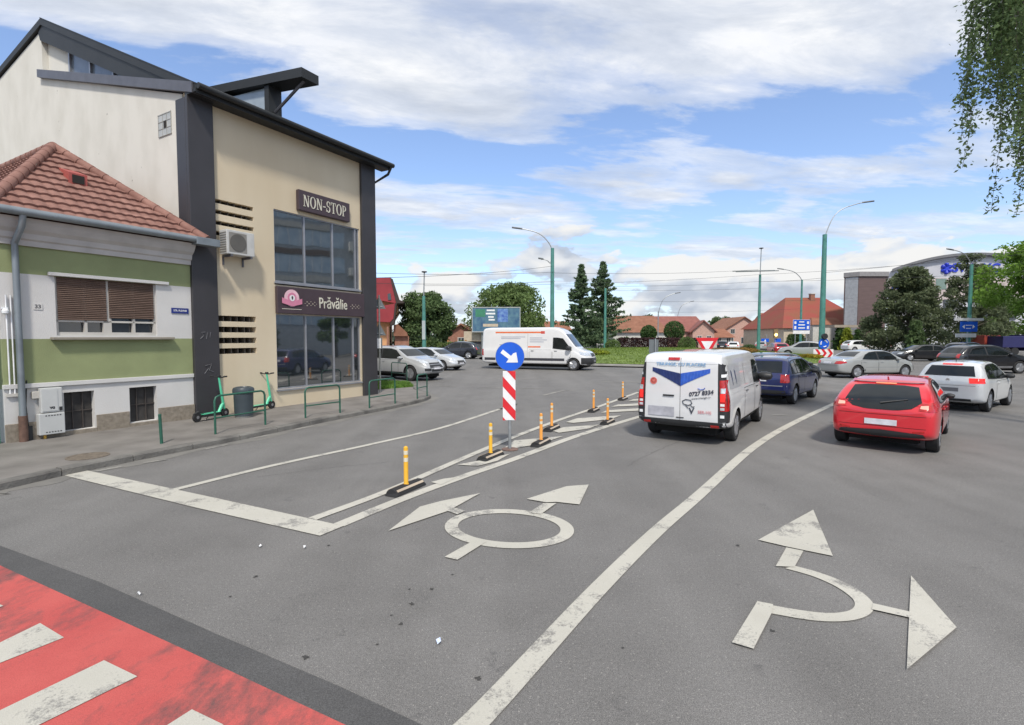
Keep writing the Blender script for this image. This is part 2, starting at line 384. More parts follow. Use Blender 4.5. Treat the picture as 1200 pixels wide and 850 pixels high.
# litter and stains on the road
def litter(px, py, s, label, m):
    p = P(px, py); b = MB(); b.X = Matrix.Translation(p) @ Matrix.Rotation(px, 4, 'Z')
    b.add([(-s, -s*.6, .014), (0, -s*.7, .035), (s, -s*.5, .012), (s*.9, s*.5, .03), (.1*s, s*.6, .016), (-s*.9, s*.6, .028)], [(0, 1, 4, 5), (1, 2, 3, 4)], m)
    return tag(b.build('litter', fix=False), label, 'litter')
litter(514, 754, .028, 'crumpled blue and white wrapper lying on the asphalt beside the lane line', mat('wrapper_blue', (.35, .45, .72), .4, scale=60, c2=(.8, .82, .85)))
litter(163, 698, .02, 'small white scrap of paper on the asphalt before the red crossing', WHITES)
litter(305, 642, .018, 'tiny white paper scrap on the asphalt, left of two near the stop line', WHITES)
litter(357, 643, .018, 'tiny white paper scrap on the asphalt, right of two near the stop line', WHITES)
rnd = random.Random(4); b = MB()
for (x, y) in [(480, 691), (506, 691), (482, 708), (458, 722), (470, 732), (442, 756), (358, 771), (530, 674), (730, 760), (385, 640), (300, 676), (865, 640), (905, 740), (270, 700), (560, 795)]:
    p = P(x, y); n = 13; r0 = rnd.uniform(.006, .016)
    b.add([(p.x+math.cos(2*PI*k/n)*r0*rnd.uniform(.4, 2.0), p.y+math.sin(2*PI*k/n)*r0*rnd.uniform(.4, 2.0), .006) for k in range(n)], [tuple(range(n))], mat('oil_spot', (.05, .048, .045), .8))
tag(b.build('oil_spots'), kind='structure')

b = MB(); rnd = random.Random(14)
for pts in ([(735, 547), (760, 533), (800, 516), (850, 497)], [(300, 560), (390, 548), (470, 541)]):
    c_ = cr([P(*a_) for a_ in pts], 14); c_ = [v_+Vector((rnd.gauss(0, .018), rnd.gauss(0, .018), 0)) for v_ in c_]
    for u0, u1 in zip(c_, c_[1:]):
        d_ = (u1-u0).normalized(); s_ = Vector((-d_.y, d_.x, 0))*rnd.uniform(.0015, .0035)
        b.add([(v_.x, v_.y, .005) for v_ in (u0+s_, u0-s_, u1-s_, u1+s_)], [(0, 1, 2, 3)], mat('crack_dark', (.06, .058, .055), .9))
tag(b.build('asphalt_cracks'), kind='structure')
# pavement with kerb
kerb = [Vector(a) for a in ((-11, -14, 0), (-8.2, 0, 0), (-7.3, 6.16, 0), (-7.17, 7.08, 0), (-6.73, 8.32, 0), (-5.54, 10.8, 0), (-4.58, 13.1, 0), (-3.5, 15.35, 0), (-2.98, 16.7, 0), (-2.84, 17.8, 0), (-3.1, 18.9, 0), (-3.75, 20.2, 0), (-4.57, 23.2, 0), (-7.3, 25.9, 0), (-16, 29.5, 0), (-45, 40, 0))]
kc = cr(kerb, 6); inn = []
for i, a in enumerate(kc):
    d = (kc[min(i+1, len(kc)-1)]-kc[max(i-1, 0)]).normalized(); inn.append(a+Vector((-d.y, d.x, 0))*.16)
paveM = mat('pavement_asphalt', (.15, .138, .125), .9, scale=1.6, c2=(.235, .218, .20), bump=.5, bscale=90, detail=9)
b = MB(); pts = [(a.x, a.y, .115) for a in inn]+[(-60, 40, .115), (-60, -14, .115)]
b.add(pts, [tuple(range(len(pts)))], paveM); o = b.build('pavement', fix=False); bm = bmesh.new(); bm.from_mesh(o.data); bmesh.ops.triangulate(bm, faces=bm.faces)
for f in bm.faces:
    if f.normal.z < 0: f.normal_flip()
bm.to_mesh(o.data); bm.free(); tag(o, kind='structure')
kerbM = mat('kerb_stone', (.085, .08, .075), .9, scale=2.2, c2=(.22, .21, .19), bump=.6, bscale=30, detail=8)
b = MB(); acc = 0; rnd = random.Random(8)
dense = cr(kerb, 30); s0 = 0; seg = [dense[0]]; L_ = 0
for i in range(1, len(dense)):
    L_ += (dense[i]-dense[i-1]).length; seg.append(dense[i])
    if L_ > .95:
        a0, a1 = seg[0], seg[-1]; d = (a1-a0).normalized(); nn = Vector((-d.y, d.x, 0)); g_ = .006; h = .12+rnd.uniform(-.008, .006); jj = rnd.uniform(-.008, .008)
        p = [a0+d*g_+nn*jj, a1-d*g_+nn*jj, a1-d*g_+nn*.165, a0+d*g_+nn*.165]
        pp = [p[0]+nn*.02, p[1]+nn*.02, p[2], p[3]]
        vs = [(q.x, q.y, -.02) for q in p]+[(p[0].x, p[0].y, h-.025), (p[1].x, p[1].y, h-.025), (p[2].x, p[2].y, h), (p[3].x, p[3].y, h), (pp[0].x, pp[0].y, h), (pp[1].x, pp[1].y, h)]
        b.add(vs, [(0, 1, 5, 4), (4, 5, 9, 8), (8, 9, 6, 7), (2, 3, 7, 6), (0, 4, 8, 7, 3), (1, 2, 6, 9, 5)], kerbM)
        seg = [dense[i]]; L_ = 0
tag(b.build('kerb'), kind='structure')
# gutter dust line along the kerb
L1 = []; R1 = []
for i, a in enumerate(kc):
    d = (kc[min(i+1, len(kc)-1)]-kc[max(i-1, 0)]).normalized(); nn = Vector((-d.y, d.x, 0)); L1.append(a+nn*.01); R1.append(a-nn*(.28+.1*math.sin(i*1.3)))
b = MB(); n = len(L1); b.add([(q.x, q.y, .004) for q in L1+R1], [(i, n+i, n+i+1, i+1) for i in range(n-1)], mat('gutter_dust', (.15, .145, .135), .9, scale=2, c2=(.22, .21, .19), bump=.4, bscale=80)); tag(b.build('gutter_strip'), kind='structure')

pm_ = P(103, 535, .115); b = MB(); b.lathe([(.30, 0), (.30, .006), (.27, .006), (.27, .003), (.001, .004)], (pm_.x, pm_.y, .117), (0, 0, 1), mat('manhole_iron', (.16, .13, .10), .7, var=.3, scale=20), 28); tag(b.build('manhole_cover'), 'round iron manhole cover set in the pavement before the green house', 'manhole cover')
# ================================================================ FOLIAGE
def leafmat(name, c, var=.42, trans=.38):
    c = tuple(q*1.15 for q in c)
    m = bpy.data.materials.new(name); m.use_nodes = True; nt = m.node_tree; b = nt.nodes['Principled BSDF']; b.inputs['Roughness'].default_value = .6; b.inputs['Specular IOR Level'].default_value = .25
    tc = nt.nodes.new('ShaderNodeTexCoord'); n = nt.nodes.new('ShaderNodeTexNoise'); n.inputs['Scale'].default_value = 1.1; n.inputs['Detail'].default_value = 6; n.inputs['Roughness'].default_value = .7
    nt.links.new(tc.outputs['Object'], n.inputs[0]); r = nt.nodes.new('ShaderNodeValToRGB'); nt.links.new(n.outputs[0], r.inputs[0])
    r.color_ramp.elements[0].position = .35; r.color_ramp.elements[1].position = .65
    r.color_ramp.elements[0].color = (*[q*(1-var) for q in c], 1); r.color_ramp.elements[1].color = (*[q*(1+var) for q in c], 1)
    nt.links.new(r.outputs[0], b.inputs['Base Color'])
    tr = nt.nodes.new('ShaderNodeBsdfTranslucent'); nt.links.new(r.outputs[0], tr.inputs[0]); mx = nt.nodes.new('ShaderNodeMixShader'); mx.inputs[0].default_value = trans
    nt.links.new(b.outputs[0], mx.inputs[1]); nt.links.new(tr.outputs[0], mx.inputs[2]); nt.links.new(mx.outputs[0], nt.nodes['Material Output'].inputs[0])
    return m
BARK = mat('bark', (.09, .075, .06), .9, bump=.6, bscale=12, var=.3)
def quads(C, size, rg, elong=1.5, hang=0.0):
    n = len(C); a = rg.normal(size=(n, 3)); a[:, 2] -= hang; a /= np.linalg.norm(a, axis=1)[:, None]
    b = rg.normal(size=(n, 3)); b = np.cross(a, b); b /= np.linalg.norm(b, axis=1)[:, None]+1e-9
    s = size*rg.uniform(.6, 1.35, (n, 1)); a = a*s*elong; b = b*s*.62
    V = np.stack([C-a, C-b*.9+a*.1, C+a, C+b*.9+a*.1], 1).reshape(-1, 3)
    F = np.arange(4*n).reshape(n, 4); return V, F
def clump_pts(clumps, n, rg, shell=.55):
    w = np.array([c[3]*c[4]*c[5] for c in clumps])**.66; w = w/w.sum(); idx = rg.choice(len(clumps), n, p=w); cl = np.array(clumps)[idx]
    d = rg.normal(size=(n, 3)); d /= np.linalg.norm(d, axis=1)[:, None]; r = shell+(1-shell)*rg.random((n, 1)); r = np.where(rg.random((n, 1)) < .2, rg.random((n, 1)), r)
    return cl[:, :3]+d*r*cl[:, 3:6]
def tree(label, x, y, h, w, m, seed, n=7000, leaf=.16, trunk=.22, base=.18, nclump=40, group=None, name='broadleaf_tree', top=1.0, z0=0, elong=1.3, cone=False, rx=1.0):
    rg = np.random.default_rng(seed); root = empty(name, (x, y, z0), 0, label, 'tree', group); cl = []
    for i in range(nclump):
        t = rg.random()**.8; z = h*(base+(1-base)*t); prof = math.sin(PI*min(1, (.18+.82*t)))**.6*top+.12
        prof = (1.05-t)**.75*(1.0 if t > .12 else .75)+.04 if cone else prof; a = rg.random()*2*PI; rr = w/2*prof*math.sqrt(rg.random())*.95; s = w*rg.uniform(.11, .21)*((.75-.35*t) if cone else 1)
        cl.append((rr*math.cos(a)*rx, rr*math.sin(a), min(z, h-s*.6), s, s, s*.8))
    V, F = quads(clump_pts(cl, n, rg), leaf, rg, elong); np_mesh('crown', V, F, m, root)
    b = MB(); b.tube([(0, 0, -.1), (w*.01, 0, h*.25), (-.01*w, .02*w, h*.55), (0, 0, h*.85)], [trunk, trunk*.8, trunk*.5, trunk*.12], BARK, 8)
    b.build('trunk', root, 40)
    for i in range(0, nclump, 2):
        c = cl[i]; b = MB(); z = max(h*.15, c[2]*.62); b.tube([(0, 0, z), (c[0]*.5, c[1]*.5, (z+c[2])/2), (c[0], c[1], c[2])], [trunk*.35, trunk*.2, trunk*.06], BARK, 5)
        if i < 16: b.build('limb', root, 40)
    return root
def conifer(label, x, y, h, w, m, seed, group=None, name='spruce_tree', n=60, dens=30, z0=0, leaf=.28, power=.85, base=.05, droop=.25, spike=1.0):
    rg = np.random.default_rng(seed); root = empty(name, (x, y, z0), 0, label, 'tree', group); pts = []
    for lv in range(n):
        t = base+(1-base)*(lv/n)**.9; z = h*t; L_ = w/2*(1-t)**power*rg.uniform(.72, 1.15)+.08
        for k in range(5):
            a = rg.random()*2*PI; ll = L_*rg.uniform(.7, 1.12); q = rg.random(dens)**.7; sp = (.12*ll*(1-q)+.06)*(spike+.1)+.05
            r = ll*q; px_ = np.stack([r*math.cos(a)+rg.normal(size=dens)*sp, r*math.sin(a)+rg.normal(size=dens)*sp, z-droop*r+.12*ll*q**3-rg.random(dens)*.12*(1+ll*.2)], 1); pts.append(px_)
    V, F = quads(np.concatenate(pts), leaf, rg, 1.6, .5); np_mesh('crown', V, F, m, root)
    b = MB(); b.tube([(0, 0, -.1), (0, 0, h*.5), (0, 0, h*.99)], [h*.02, h*.012, .02], BARK, 8); b.build('trunk', root, 40)
    return root
LM_dark = leafmat('leaf_dark', (.10, .15, .06)); LM_mid = leafmat('leaf_mid', (.13, .19, .065)); LM_light = leafmat('leaf_light', (.16, .27, .045), .3, .4)
LM_pine = leafmat('needle_pine', (.11, .135, .07)); LM_spruce = leafmat('needle_spruce', (.11, .165, .085)); LM_birch = leafmat('leaf_birch', (.14, .20, .085), .4, .5)
LM_purple = leafmat('leaf_purple', (.06, .03, .032)); LM_thuja = leafmat('leaf_thuja', (.06, .11, .035)); LM_yg = leafmat('leaf_yellowgreen', (.22, .26, .03))

# ================================================================ SHOP BUILDING AND HOUSE
A = P(234, 489, .12); B = P(438, 462, .12); E = (B-A).normalized(); FROT = math.atan2(E.y, E.x); NN = Vector((-E.y, E.x, 0))
def F(px, py, y=0.0):
    d = ray(px, py); o = CP-A; t = (y-o.dot(NN))/d.dot(NN); q_ = CP+d*t; return (q_-A).dot(E), q_.z
def fl(s, y, z=0): return Vector((A.x, A.y, 0))+E*s+NN*y+Vector((0, 0, z))
BASE = (A.x, A.y, 0)
cream = mat('cream_render', (.58, .485, .34), .85, c2=(.66, .57, .42), scale=.7, detail=9, stretch=(1, 1, .35), bump=.25, bscale=120)
white_r = bpy.data.materials.new('white_render')
def _wr(m):
    m.use_nodes = True; nt = m.node_tree; b = nt.nodes['Principled BSDF']; N = nt.nodes.new; L = nt.links.new; b.inputs['Roughness'].default_value = .9
    tc = N('ShaderNodeTexCoord'); mp = N('ShaderNodeMapping'); mp.inputs['Scale'].default_value = (1, .8, .5); L(tc.outputs['Object'], mp.inputs[0])
    n = N('ShaderNodeTexNoise'); n.inputs['Scale'].default_value = 1.6; n.inputs['Detail'].default_value = 8; L(mp.outputs[0], n.inputs[0])
    r = N('ShaderNodeValToRGB'); L(n.outputs[0], r.inputs[0]); r.color_ramp.elements[0].position = .3; r.color_ramp.elements[1].position = .6
    r.color_ramp.elements[0].color = (.60, .575, .51, 1); r.color_ramp.elements[1].color = (.68, .655, .59, 1)
    n2 = N('ShaderNodeTexNoise'); n2.inputs['Scale'].default_value = 3.2; n2.inputs['Detail'].default_value = 5; n2.inputs['Roughness'].default_value = .7; L(tc.outputs['Object'], n2.inputs[0])
    r2 = N('ShaderNodeValToRGB'); L(n2.outputs[0], r2.inputs[0]); r2.color_ramp.elements[0].position = .68; r2.color_ramp.elements[1].position = .72
    mx = N('ShaderNodeMix'); mx.data_type = 'RGBA'; L(r2.outputs[0], mx.inputs[0]); L(r.outputs[0], mx.inputs[6]); mx.inputs[7].default_value = (.28, .26, .22, 1); L(mx.outputs[2], b.inputs['Base Color'])
_wr(white_r)
char = mat('charcoal_panel', (.042, .040, .044), .45, var=.12, scale=1.5)
roofm = mat('dark_metal_roof', (.020, .022, .023), .55, .1, var=.2, scale=1)
flash = mat('grey_flashing', (.12, .12, .135), .45, .3)
frame_al = mat('grey_aluminium', (.36, .37, .40), .4, .5)
def glassmat(name, c, metal=.0, ior=2.0, rough=.03):
    m = bpy.data.materials.new(name); m.use_nodes = True; nt = m.node_tree; b = nt.nodes['Principled BSDF']; N = nt.nodes.new; L = nt.links.new
    b.inputs['Base Color'].default_value = (*c, 1); b.inputs['Roughness'].default_value = rough; b.inputs['IOR'].default_value = ior
    tc = N('ShaderNodeTexCoord'); n = N('ShaderNodeTexNoise'); n.inputs['Scale'].default_value = 1.1; n.inputs['Detail'].default_value = 1; L(tc.outputs['Object'], n.inputs[0])
    bp = N('ShaderNodeBump'); bp.inputs['Strength'].default_value = .05; bp.inputs['Distance'].default_value = .05; L(n.outputs[0], bp.inputs['Height']); L(bp.outputs[0], b.inputs['Normal'])
    return m
SHOPGL = glassmat('shop_glass', (.022, .028, .032), ior=3.4); GL = glassmat('window_glass', (.025, .03, .035), ior=1.9)

shop = empty('shop_building', BASE, FROT, 'cream three storey corner building with charcoal pilasters and dark mono slope roof over a shop', 'building')
LEN = 6.12; W0, W1, Z0, Z1, Z2, Z3 = 2.22, 5.45, .62, 2.81, 3.66, 5.81
DP = .07     # reveal depth
# facade wall built around the openings (0..LEN), thickness .3
b = MB(); slots = []
for (t_, h_) in [(5.71, .11), (5.44, .11), (5.16, .11), (4.89, .11), (2.71, .15), (2.42, .15), (2.13, .15), (1.85, .15)]: slots.append((t_-h_, t_))
def wallx(x0, x1, z0, z1, y0=0.0, y1=.3, m=cream):
    if x1-x0 > 1e-4 and z1-z0 > 1e-4: b.box(x0, x1, y0, y1, z0, z1, m)
zs = 0.0
for (a0, a1) in sorted(slots): wallx(.5, 1.6, zs, a0); zs = a1
wallx(.5, 1.6, zs, 8.2); wallx(1.6, W0, 0, 8.2); wallx(W1, LEN, 0, 8.2)
wallx(W0, W1, 0, Z0); wallx(W0, W1, Z1, Z2); wallx(W0, W1, Z3, 8.2); wallx(0.0, .5, 0, 8.2)
b.build('wall', shop)
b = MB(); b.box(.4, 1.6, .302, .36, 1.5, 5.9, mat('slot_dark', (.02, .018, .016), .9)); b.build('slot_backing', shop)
for (a0, a1) in slots:
    b = MB()
    for x in (.72, .92, 1.1, 1.3, 1.45): b.box(x, x+.02, .08, .3, a0, a1, mat('slot_bar', (.10, .09, .08), .7))
    b.build('louvre', shop)
# side wall (white) with parapet slope and recess
def zpar(y): return 8.2+.293*max(y, 0)
def zroof(y): return 8.42+.475*y if y <= 8.2 else 12.31-.17*(y-8.2)
DEPTH = 15.0
b = MB(); b.prism([(-.02, .302, 0), (-.02, .302, zpar(.3)-.12), (-.02, 8.4, zpar(8.4)-.12), (-.02, 8.4, zroof(8.2)-.3), (-.02, DEPTH, zroof(DEPTH)-.25), (-.02, DEPTH, 0)], (.3, 0, 0), white_r); b.build('side_wall', shop)
b = MB(); b.prism([(.14, 6.95, zpar(6.95)-.2), (.14, 8.395, zpar(8.4)-.2), (.14, 8.395, zroof(8.2)-.5), (.14, 6.95, zroof(6.95)-.5)], (.1, 0, 0), white_r); b.build('return_wall', shop)
b = MB(); b.box(.3, LEN, DEPTH-.3, DEPTH, 0, 10.9, cream); b.box(LEN-.3, LEN, .3, DEPTH-.3, 0, 8.1, cream); b.prism([(LEN-.3, .3, 8.1), (LEN-.3, DEPTH-.3, 8.1), (LEN-.3, DEPTH-.3, 10.8), (LEN-.3, 8.2, 12.0), (LEN-.3, .3, 8.3)], (.3, 0, 0), cream); b.build('rear_wall', shop)
b = MB(); b.prism([(-.14, -.34, 8.02), (-.14, -.34, 8.27), (-.14, 8.5, zpar(8.5)+.1), (-.14, 8.5, zpar(8.5)-.15)], (.5, 0, 0), flash); b.build('parapet_flashing', shop)
b = MB(); b.prism([(.19, .9, zpar(.9)-.2), (.19, 6.94, zpar(6.94)-.2), (.19, 6.94, zroof(6.94)-.5), (.19, .9, zroof(.9)-.3)], (.05, 0, 0), mat('clerestory_glass', (.15, .17, .20), .2, spec=.6)); cg = b.build('clerestory_window', shop)
b = MB()
for y in (2.6, 4.1, 5.5, 6.86): b.box(.13, .188, y, y+.08, zpar(y)-.2, zroof(y)-.52, frame_al)
b.prism([(.12, 2.5, zpar(2.5)-.1), (.12, 6.94, zpar(6.94)-.1), (.12, 6.94, zpar(6.94)+.13), (.12, 2.5, zpar(2.5)+.13)], (.066, 0, 0), frame_al)
b.build('frame', cg)
b = MB(); b.prism([(-.06, -.2, zroof(-.2)-.201), (-.06, 8.2, zroof(8.2)-.201), (-.06, 8.5, zroof(8.5)-.3), (-.06, 8.38, zroof(8.2)-.62), (-.06, 1.6, zroof(1.6)-.62), (-.06, -.2, zroof(-.2)-.25)], (.19, 0, 0), roofm); b.build('verge_board', shop)
# roof
b = MB(); e_, r_ = (-.46, zroof(-.46)), (8.2, zroof(8.2)); bk = (DEPTH+.3, zroof(DEPTH+.3)); th = .2
b.prism([(-.1, e_[0], e_[1]-th), (-.1, e_[0], e_[1]), (-.1, r_[0], r_[1]), (-.1, bk[0], bk[1]), (-.1, bk[0], bk[1]-th), (-.1, r_[0], r_[1]-th)], (LEN+.42, 0, 0), roofm)
rf = b.build('roof', shop)
b = MB()
for k in range(15):
    s = -.1+k*(LEN+.42)/14; b.prism([(s-.012, e_[0], e_[1]), (s-.012, e_[0], e_[1]+.03), (s-.012, r_[0], r_[1]+.03), (s-.012, r_[0], r_[1])], (.024, 0, 0), roofm)
b.build('standing_seam', rf)
b = MB(); b.box(-.12, LEN+.44, -.47, .0, 8.03, 8.1, roofm); b.build('soffit', rf)
b = MB(); b.tube([(-.1, -.54, 8.15), (LEN+.46, -.54, 8.15)], .075, roofm, 10); gt = b.build('gutter', rf, 40)
b = MB(); b.tube([(LEN+.36, -.54, 8.1), (LEN+.34, -.4, 7.85), (LEN+.10, .2, 7.5), (LEN+.08, .2, .2)], .045, roofm, 8); b.build('downpipe', shop, 40)
# pilasters
for (x0, x1, y0) in ((-.13, .5, -.10), (5.5, 6.14, -.10)):
    b = MB(); b.box(x0, x1, y0, -.003, .1, 8.03, char)
    if x0 < 0: b.box(x0, -.023, -.003, .42, .1, 8.0, char)
    b.build('pilaster', shop, bevel=.01)
# dormer fin
d_ = MB(); d_.prism([(2.55, -.9, 9.40), (2.55, -.9, 9.66), (2.55, 3.7, 10.2), (2.55, 3.7, 9.94)], (.58, 0, 0), roofm); dm = d_.build('dormer_roof', shop)
d_ = MB(); d_.box(2.62, 3.05, .66, .86, 8.7, 9.62, roofm); d_.tube([(2.8, .62, 8.84), (2.8, -.7, 9.44)], .045, flash, 6); d_.build('dormer_post', shop)
d_ = MB(); d_.prism([(2.72, .86, 8.78), (2.72, .86, 9.58), (2.72, 2.6, 9.72), (2.72, 2.6, 9.6)], (.03, 0, 0), mat('dormer_glass', (.35, .40, .43), .1, spec=.8)); d_.build('dormer_window', shop)
# windows
def shopwin(z0, z1, mull):
    g_ = MB(); g_.box(W0, W1, DP, DP+.02, z0, z1, SHOPGL); w_ = g_.build('window', shop)
    f_ = MB(); f_.box(W0-.002, W1+.002, .02, .066, z0, z0+.045, frame_al); f_.box(W0, W1, .03, .066, z1-.03, z1, frame_al)
    for x in (W0, W1-.035): f_.box(x, x+.035, .035, .066, z0+.045, z1-.03, frame_al)
    for x in mull: f_.box(x-.024, x+.024, .03, .066, z0+.045, z1-.03, frame_al)
    f_.build('frame', w_)
    s_ = MB(); s_.box(W0-.04, W1+.02, -.06, .1, z0-.05, z0-.003, frame_al); s_.build('sill', w_)
shopwin(Z0, Z1, (3.26, 4.33, 5.15)); shopwin(Z2+.08, Z3, (3.27, 4.34, 5.3))
# glass block window in the side wall
b = MB(); b.box(-.035, -.022, .82, 1.44, 7.31, 7.88, mat('glass_block', (.38, .39, .36), .3, scale=9, c2=(.5, .5, .47))); gb = b.build('glass_block_window', shop)
b = MB()
for i in range(4): b.box(-.04, -.036, .82+i*.2, .835+i*.2, 7.31, 7.88, mat('block_joint', (.30, .30, .28), .8)); b.box(-.042, -.0365, .82, 1.44, 7.31+i*.18, 7.325+i*.18, mat('block_joint', (.30, .30, .28), .8))
b.box(-.046, -.043, 1.03, 1.16, 7.5, 7.68, mat('slot_dark', (.02, .018, .016), .9)); b.build('frame', gb)

# signs on the shop
signm = mat('sign_aubergine', (.062, .042, .050), .45, var=.08); gold = mat('sign_cream_letters', (.62, .60, .50), .5)
sg = empty('shop_sign', fl(2.97, -.02, 5.92), FROT, 'dark NON-STOP sign board above the upper shop window', 'sign')
b = MB(); b.box(0, 1.96, -.12, .015, 0, .61, signm); b.build('board', sg, bevel=.02)
def serif(word, x0, x1, z0, z1, y, m, par):
    """thick and thin serif capitals drawn stroke by stroke"""
    W_ = {'N': 1.05, 'O': 1.05, 'S': .78, 'T': .92, 'P': .82, '-': .5}; tot = sum(W_[c_] for c_ in word)+.12*(len(word)-1); k = (x1-x0)/tot; h = z1-z0; x = x0
    for c_ in word:
        w = W_[c_]*k; b = MB(); L = lambda a, c: (x+a*w, y, z0+c*h); tk, tn = .17, .075
        def bar(a0, a1, c0_, c1_, q=0): b.prism([L(a0, c0_), L(a1, c0_), L(a1, c1_), L(a0, c1_)], (0, -.012-q*.0007, 0), m)
        def ring(cx, cz, rx, rz, t0, t1, fx, fz):
            n = 22; o_ = []; i_ = []
            for j in range(n+1):
                t = t0+(t1-t0)*j/n; o_.append(L(cx+rx*math.cos(t), cz+rz*math.sin(t))); i_.append(L(cx+(rx-fx)*math.cos(t), cz+(rz-fz)*math.sin(t)))
            for j in range(n): b.prism([o_[j], o_[j+1], i_[j+1], i_[j]], (0, -.012, 0), m)
        if c_ == 'N':
            bar(.12, .12+tn, 0, 1); bar(.80, .80+tn, 0, 1, 1); b.prism([L(.08, 1), L(.30, 1), L(.87, 0), L(.70, 0)], (0, -.0135, 0), m); bar(0, .34, 0, .05, 2); bar(.66, 1, .95, 1, 2); bar(0, .2, .95, 1, 3)
        if c_ == 'O': ring(.5, .5, .5, .53, 0, 2*PI, tk+.02, .06)
        if c_ == 'T': bar(.41, .41+tk+.02, 0, 1); bar(.0, 1, .94, 1, 1); bar(0, .06, .74, .94, 1); bar(.94, 1, .74, .94, 1); bar(.28, .73, 0, .05, 2)
        if c_ == 'P': bar(.12, .12+tk+.03, 0, 1); ring(.42, .735, .5, .265, -PI/2, PI/2, tk+.04, .06); bar(.0, .46, .94, 1, 1); bar(.3, .46, .47, .53, 1); bar(0, .46, 0, .05, 2)
        if c_ == 'S': ring(.5, .745, .40, .275, .15*PI, 1.5*PI, .15, .08); ring(.5, .275, .44, .295, -.85*PI, .5*PI, .18, .09); bar(.84, .92, .68, .98, 1); bar(.04, .11, .02, .34, 1)
        if c_ == '-': bar(.05, .95, .36, .46)
        b.build('letter', par, fix=True); x += w+.12*k
serif('NON-STOP', .15, 1.80, .14, .475, -.122, gold, sg)
sg = empty('shop_sign', fl(W0-.02, -.02, 2.83), FROT, 'long aubergine Pravalie fascia sign with pink emblem between the shop windows', 'sign')
b = MB(); b.box(0, 3.34, -.10, .015, 0, .78, signm); b.build('board', sg, bevel=.015)
text('Prăvălie', .47, XF((2.0, -.104, .36), (1, 0, 0), (0, 0, 1)), gold, parent=sg, bold=.003, extrude=.008, sx=.72)
pink = mat('emblem_pink', (.62, .22, .33), .5); pinkl = mat('emblem_pale_pink', (.75, .48, .54), .5)
b = MB(); b.lathe([(.25, 0), (.25, .012)], (.47, -.101, .46), (0, -1, 0), pinkl, 28); b.lathe([(.15, .012), (.15, .02)], (.47, -.101, .47), (0, -1, 0), pink, 24); b.lathe([(.09, .02), (.09, .026)], (.47, -.101, .46), (0, -1, 0), WHITES, 20)
b.prism([(.13, -.122, .30), (.47, -.122, .22), (.81, -.122, .30), (.81, -.122, .46), (.47, -.122, .36), (.13, -.122, .46)], (0, -.006, 0), pink)
b.prism([(.455, -.128, .42), (.49, -.128, .42), (.5, -.128, .50), (.46, -.128, .53), (.44, -.128, .48)], (0, -.004, 0), signm); b.box(.14, .80, -.108, -.101, .13, .145, gold); b.build('emblem', sg)
def ornament(x, y):
    b = MB()
    for (dx, dz, w_, h_) in [(0, 0, .05, .02), (.07, .05, .04, .05), (.07, -.06, .04, .05), (.14, 0, .05, .05), (.21, .06, .05, .03), (.21, -.05, .05, .03), (.28, 0, .05, .06), (.35, .05, .04, .04), (.35, -.05, .04, .04), (.41, 0, .05, .02)]:
        b.prism([(x+dx-w_/2, -.101, y+dz), (x+dx, -.101, y+dz-h_/2), (x+dx+w_/2, -.101, y+dz), (x+dx, -.101, y+dz+h_/2)], (0, -.006, 0), mat('ornament_tan', (.38, .33, .27), .5))
    b.build('ornament', sg)
ornament(.93, .33); ornament(2.72, .33)
# AC unit
ac = empty('air_conditioner', fl(.58, -.01, 4.28), FROT, 'white air conditioner unit on brackets beside the charcoal pilaster', 'air conditioner')
acw = mat('ac_white', (.50, .50, .48), .5); b = MB(); b.box(0, .76, -.40, -.08, 0, .62, acw); b.build('casing', ac, bevel=.015)
b = MB(); b.lathe([(.22, 0), (.22, .015)], (.30, -.401, .31), (0, -1, 0), mat('ac_fan_dark', (.10, .095, .085), .6), 24); b.box(.06, .54, -.405, -.4005, .06, .56, mat('ac_grey', (.22, .21, .19), .6)); f_ = b.build('fan_grille', ac)
b = MB()
for k in range(9): b.box(-.012, -.001, -.38, -.1, .05+k*.06, .075+k*.06, mat('ac_grey', (.22, .21, .19), .6))
b.build('side_grille', ac)
for x in (.1, .64): b = MB(); b.box(x, x+.04, -.42, 0, -.06, -.002, flash); b.box(x, x+.04, -.035, -.003, -.25, -.06, flash); b.build('bracket', ac)
# pale tag marks on the left pilaster
tagm = mat('spray_grey', (.11, .11, .12), .7)
b = MB()
for pts in ([(.02, 2.3), (.10, 2.38), (.05, 2.46), (.14, 2.47)], [(.17, 2.3), (.2, 2.46), (.26, 2.33), (.28, 2.47)], [(.10, 1.42), (.20, 1.55), (.12, 1.62), (.28, 1.66), (.22, 1.5), (.33, 1.45)]):
    b.tube([(x, -.103, z-.2) for x, z in pts], .012, tagm, 5)
o = b.build('wall_tag', shop)

# ---- single storey house
house = empty('green_house', BASE, FROT, 'low green and white banded house with terracotta tiled hip roof', 'building')
HS0, HS1 = -3.62, -.135; HY = -.02
gr = mat('green_render', (.26, .295, .145), .9, var=.10, scale=1.5, bump=.3, bscale=60); wr = mat('white_wall_paint', (.60, .59, .57), .9, var=.06, scale=1.2, bump=.3, bscale=60, detail=8)
stone = mat('plinth_stone', (.20, .17, .13), .9, scale=14, c2=(.30, .26, .21), bump=.6, bscale=50)
cell = (-2.20, -1.50)
HW = [(-2.79, -.92, 2.18, 3.40), (-2.72, -2.20, .2, 1.02), (-1.54, -.98, .2, 1.0)]
b = MB()
def hband(z0, z1, m, holes=()):
    xs = [HS0]+[v for h in holes for v in h]+[HS1]
    for i in range(0, len(xs), 2): b.box(xs[i], xs[i+1], HY, HY+.3, z0, z1, m)
ch = [(-2.72, -2.20), (-1.54, -.98)]
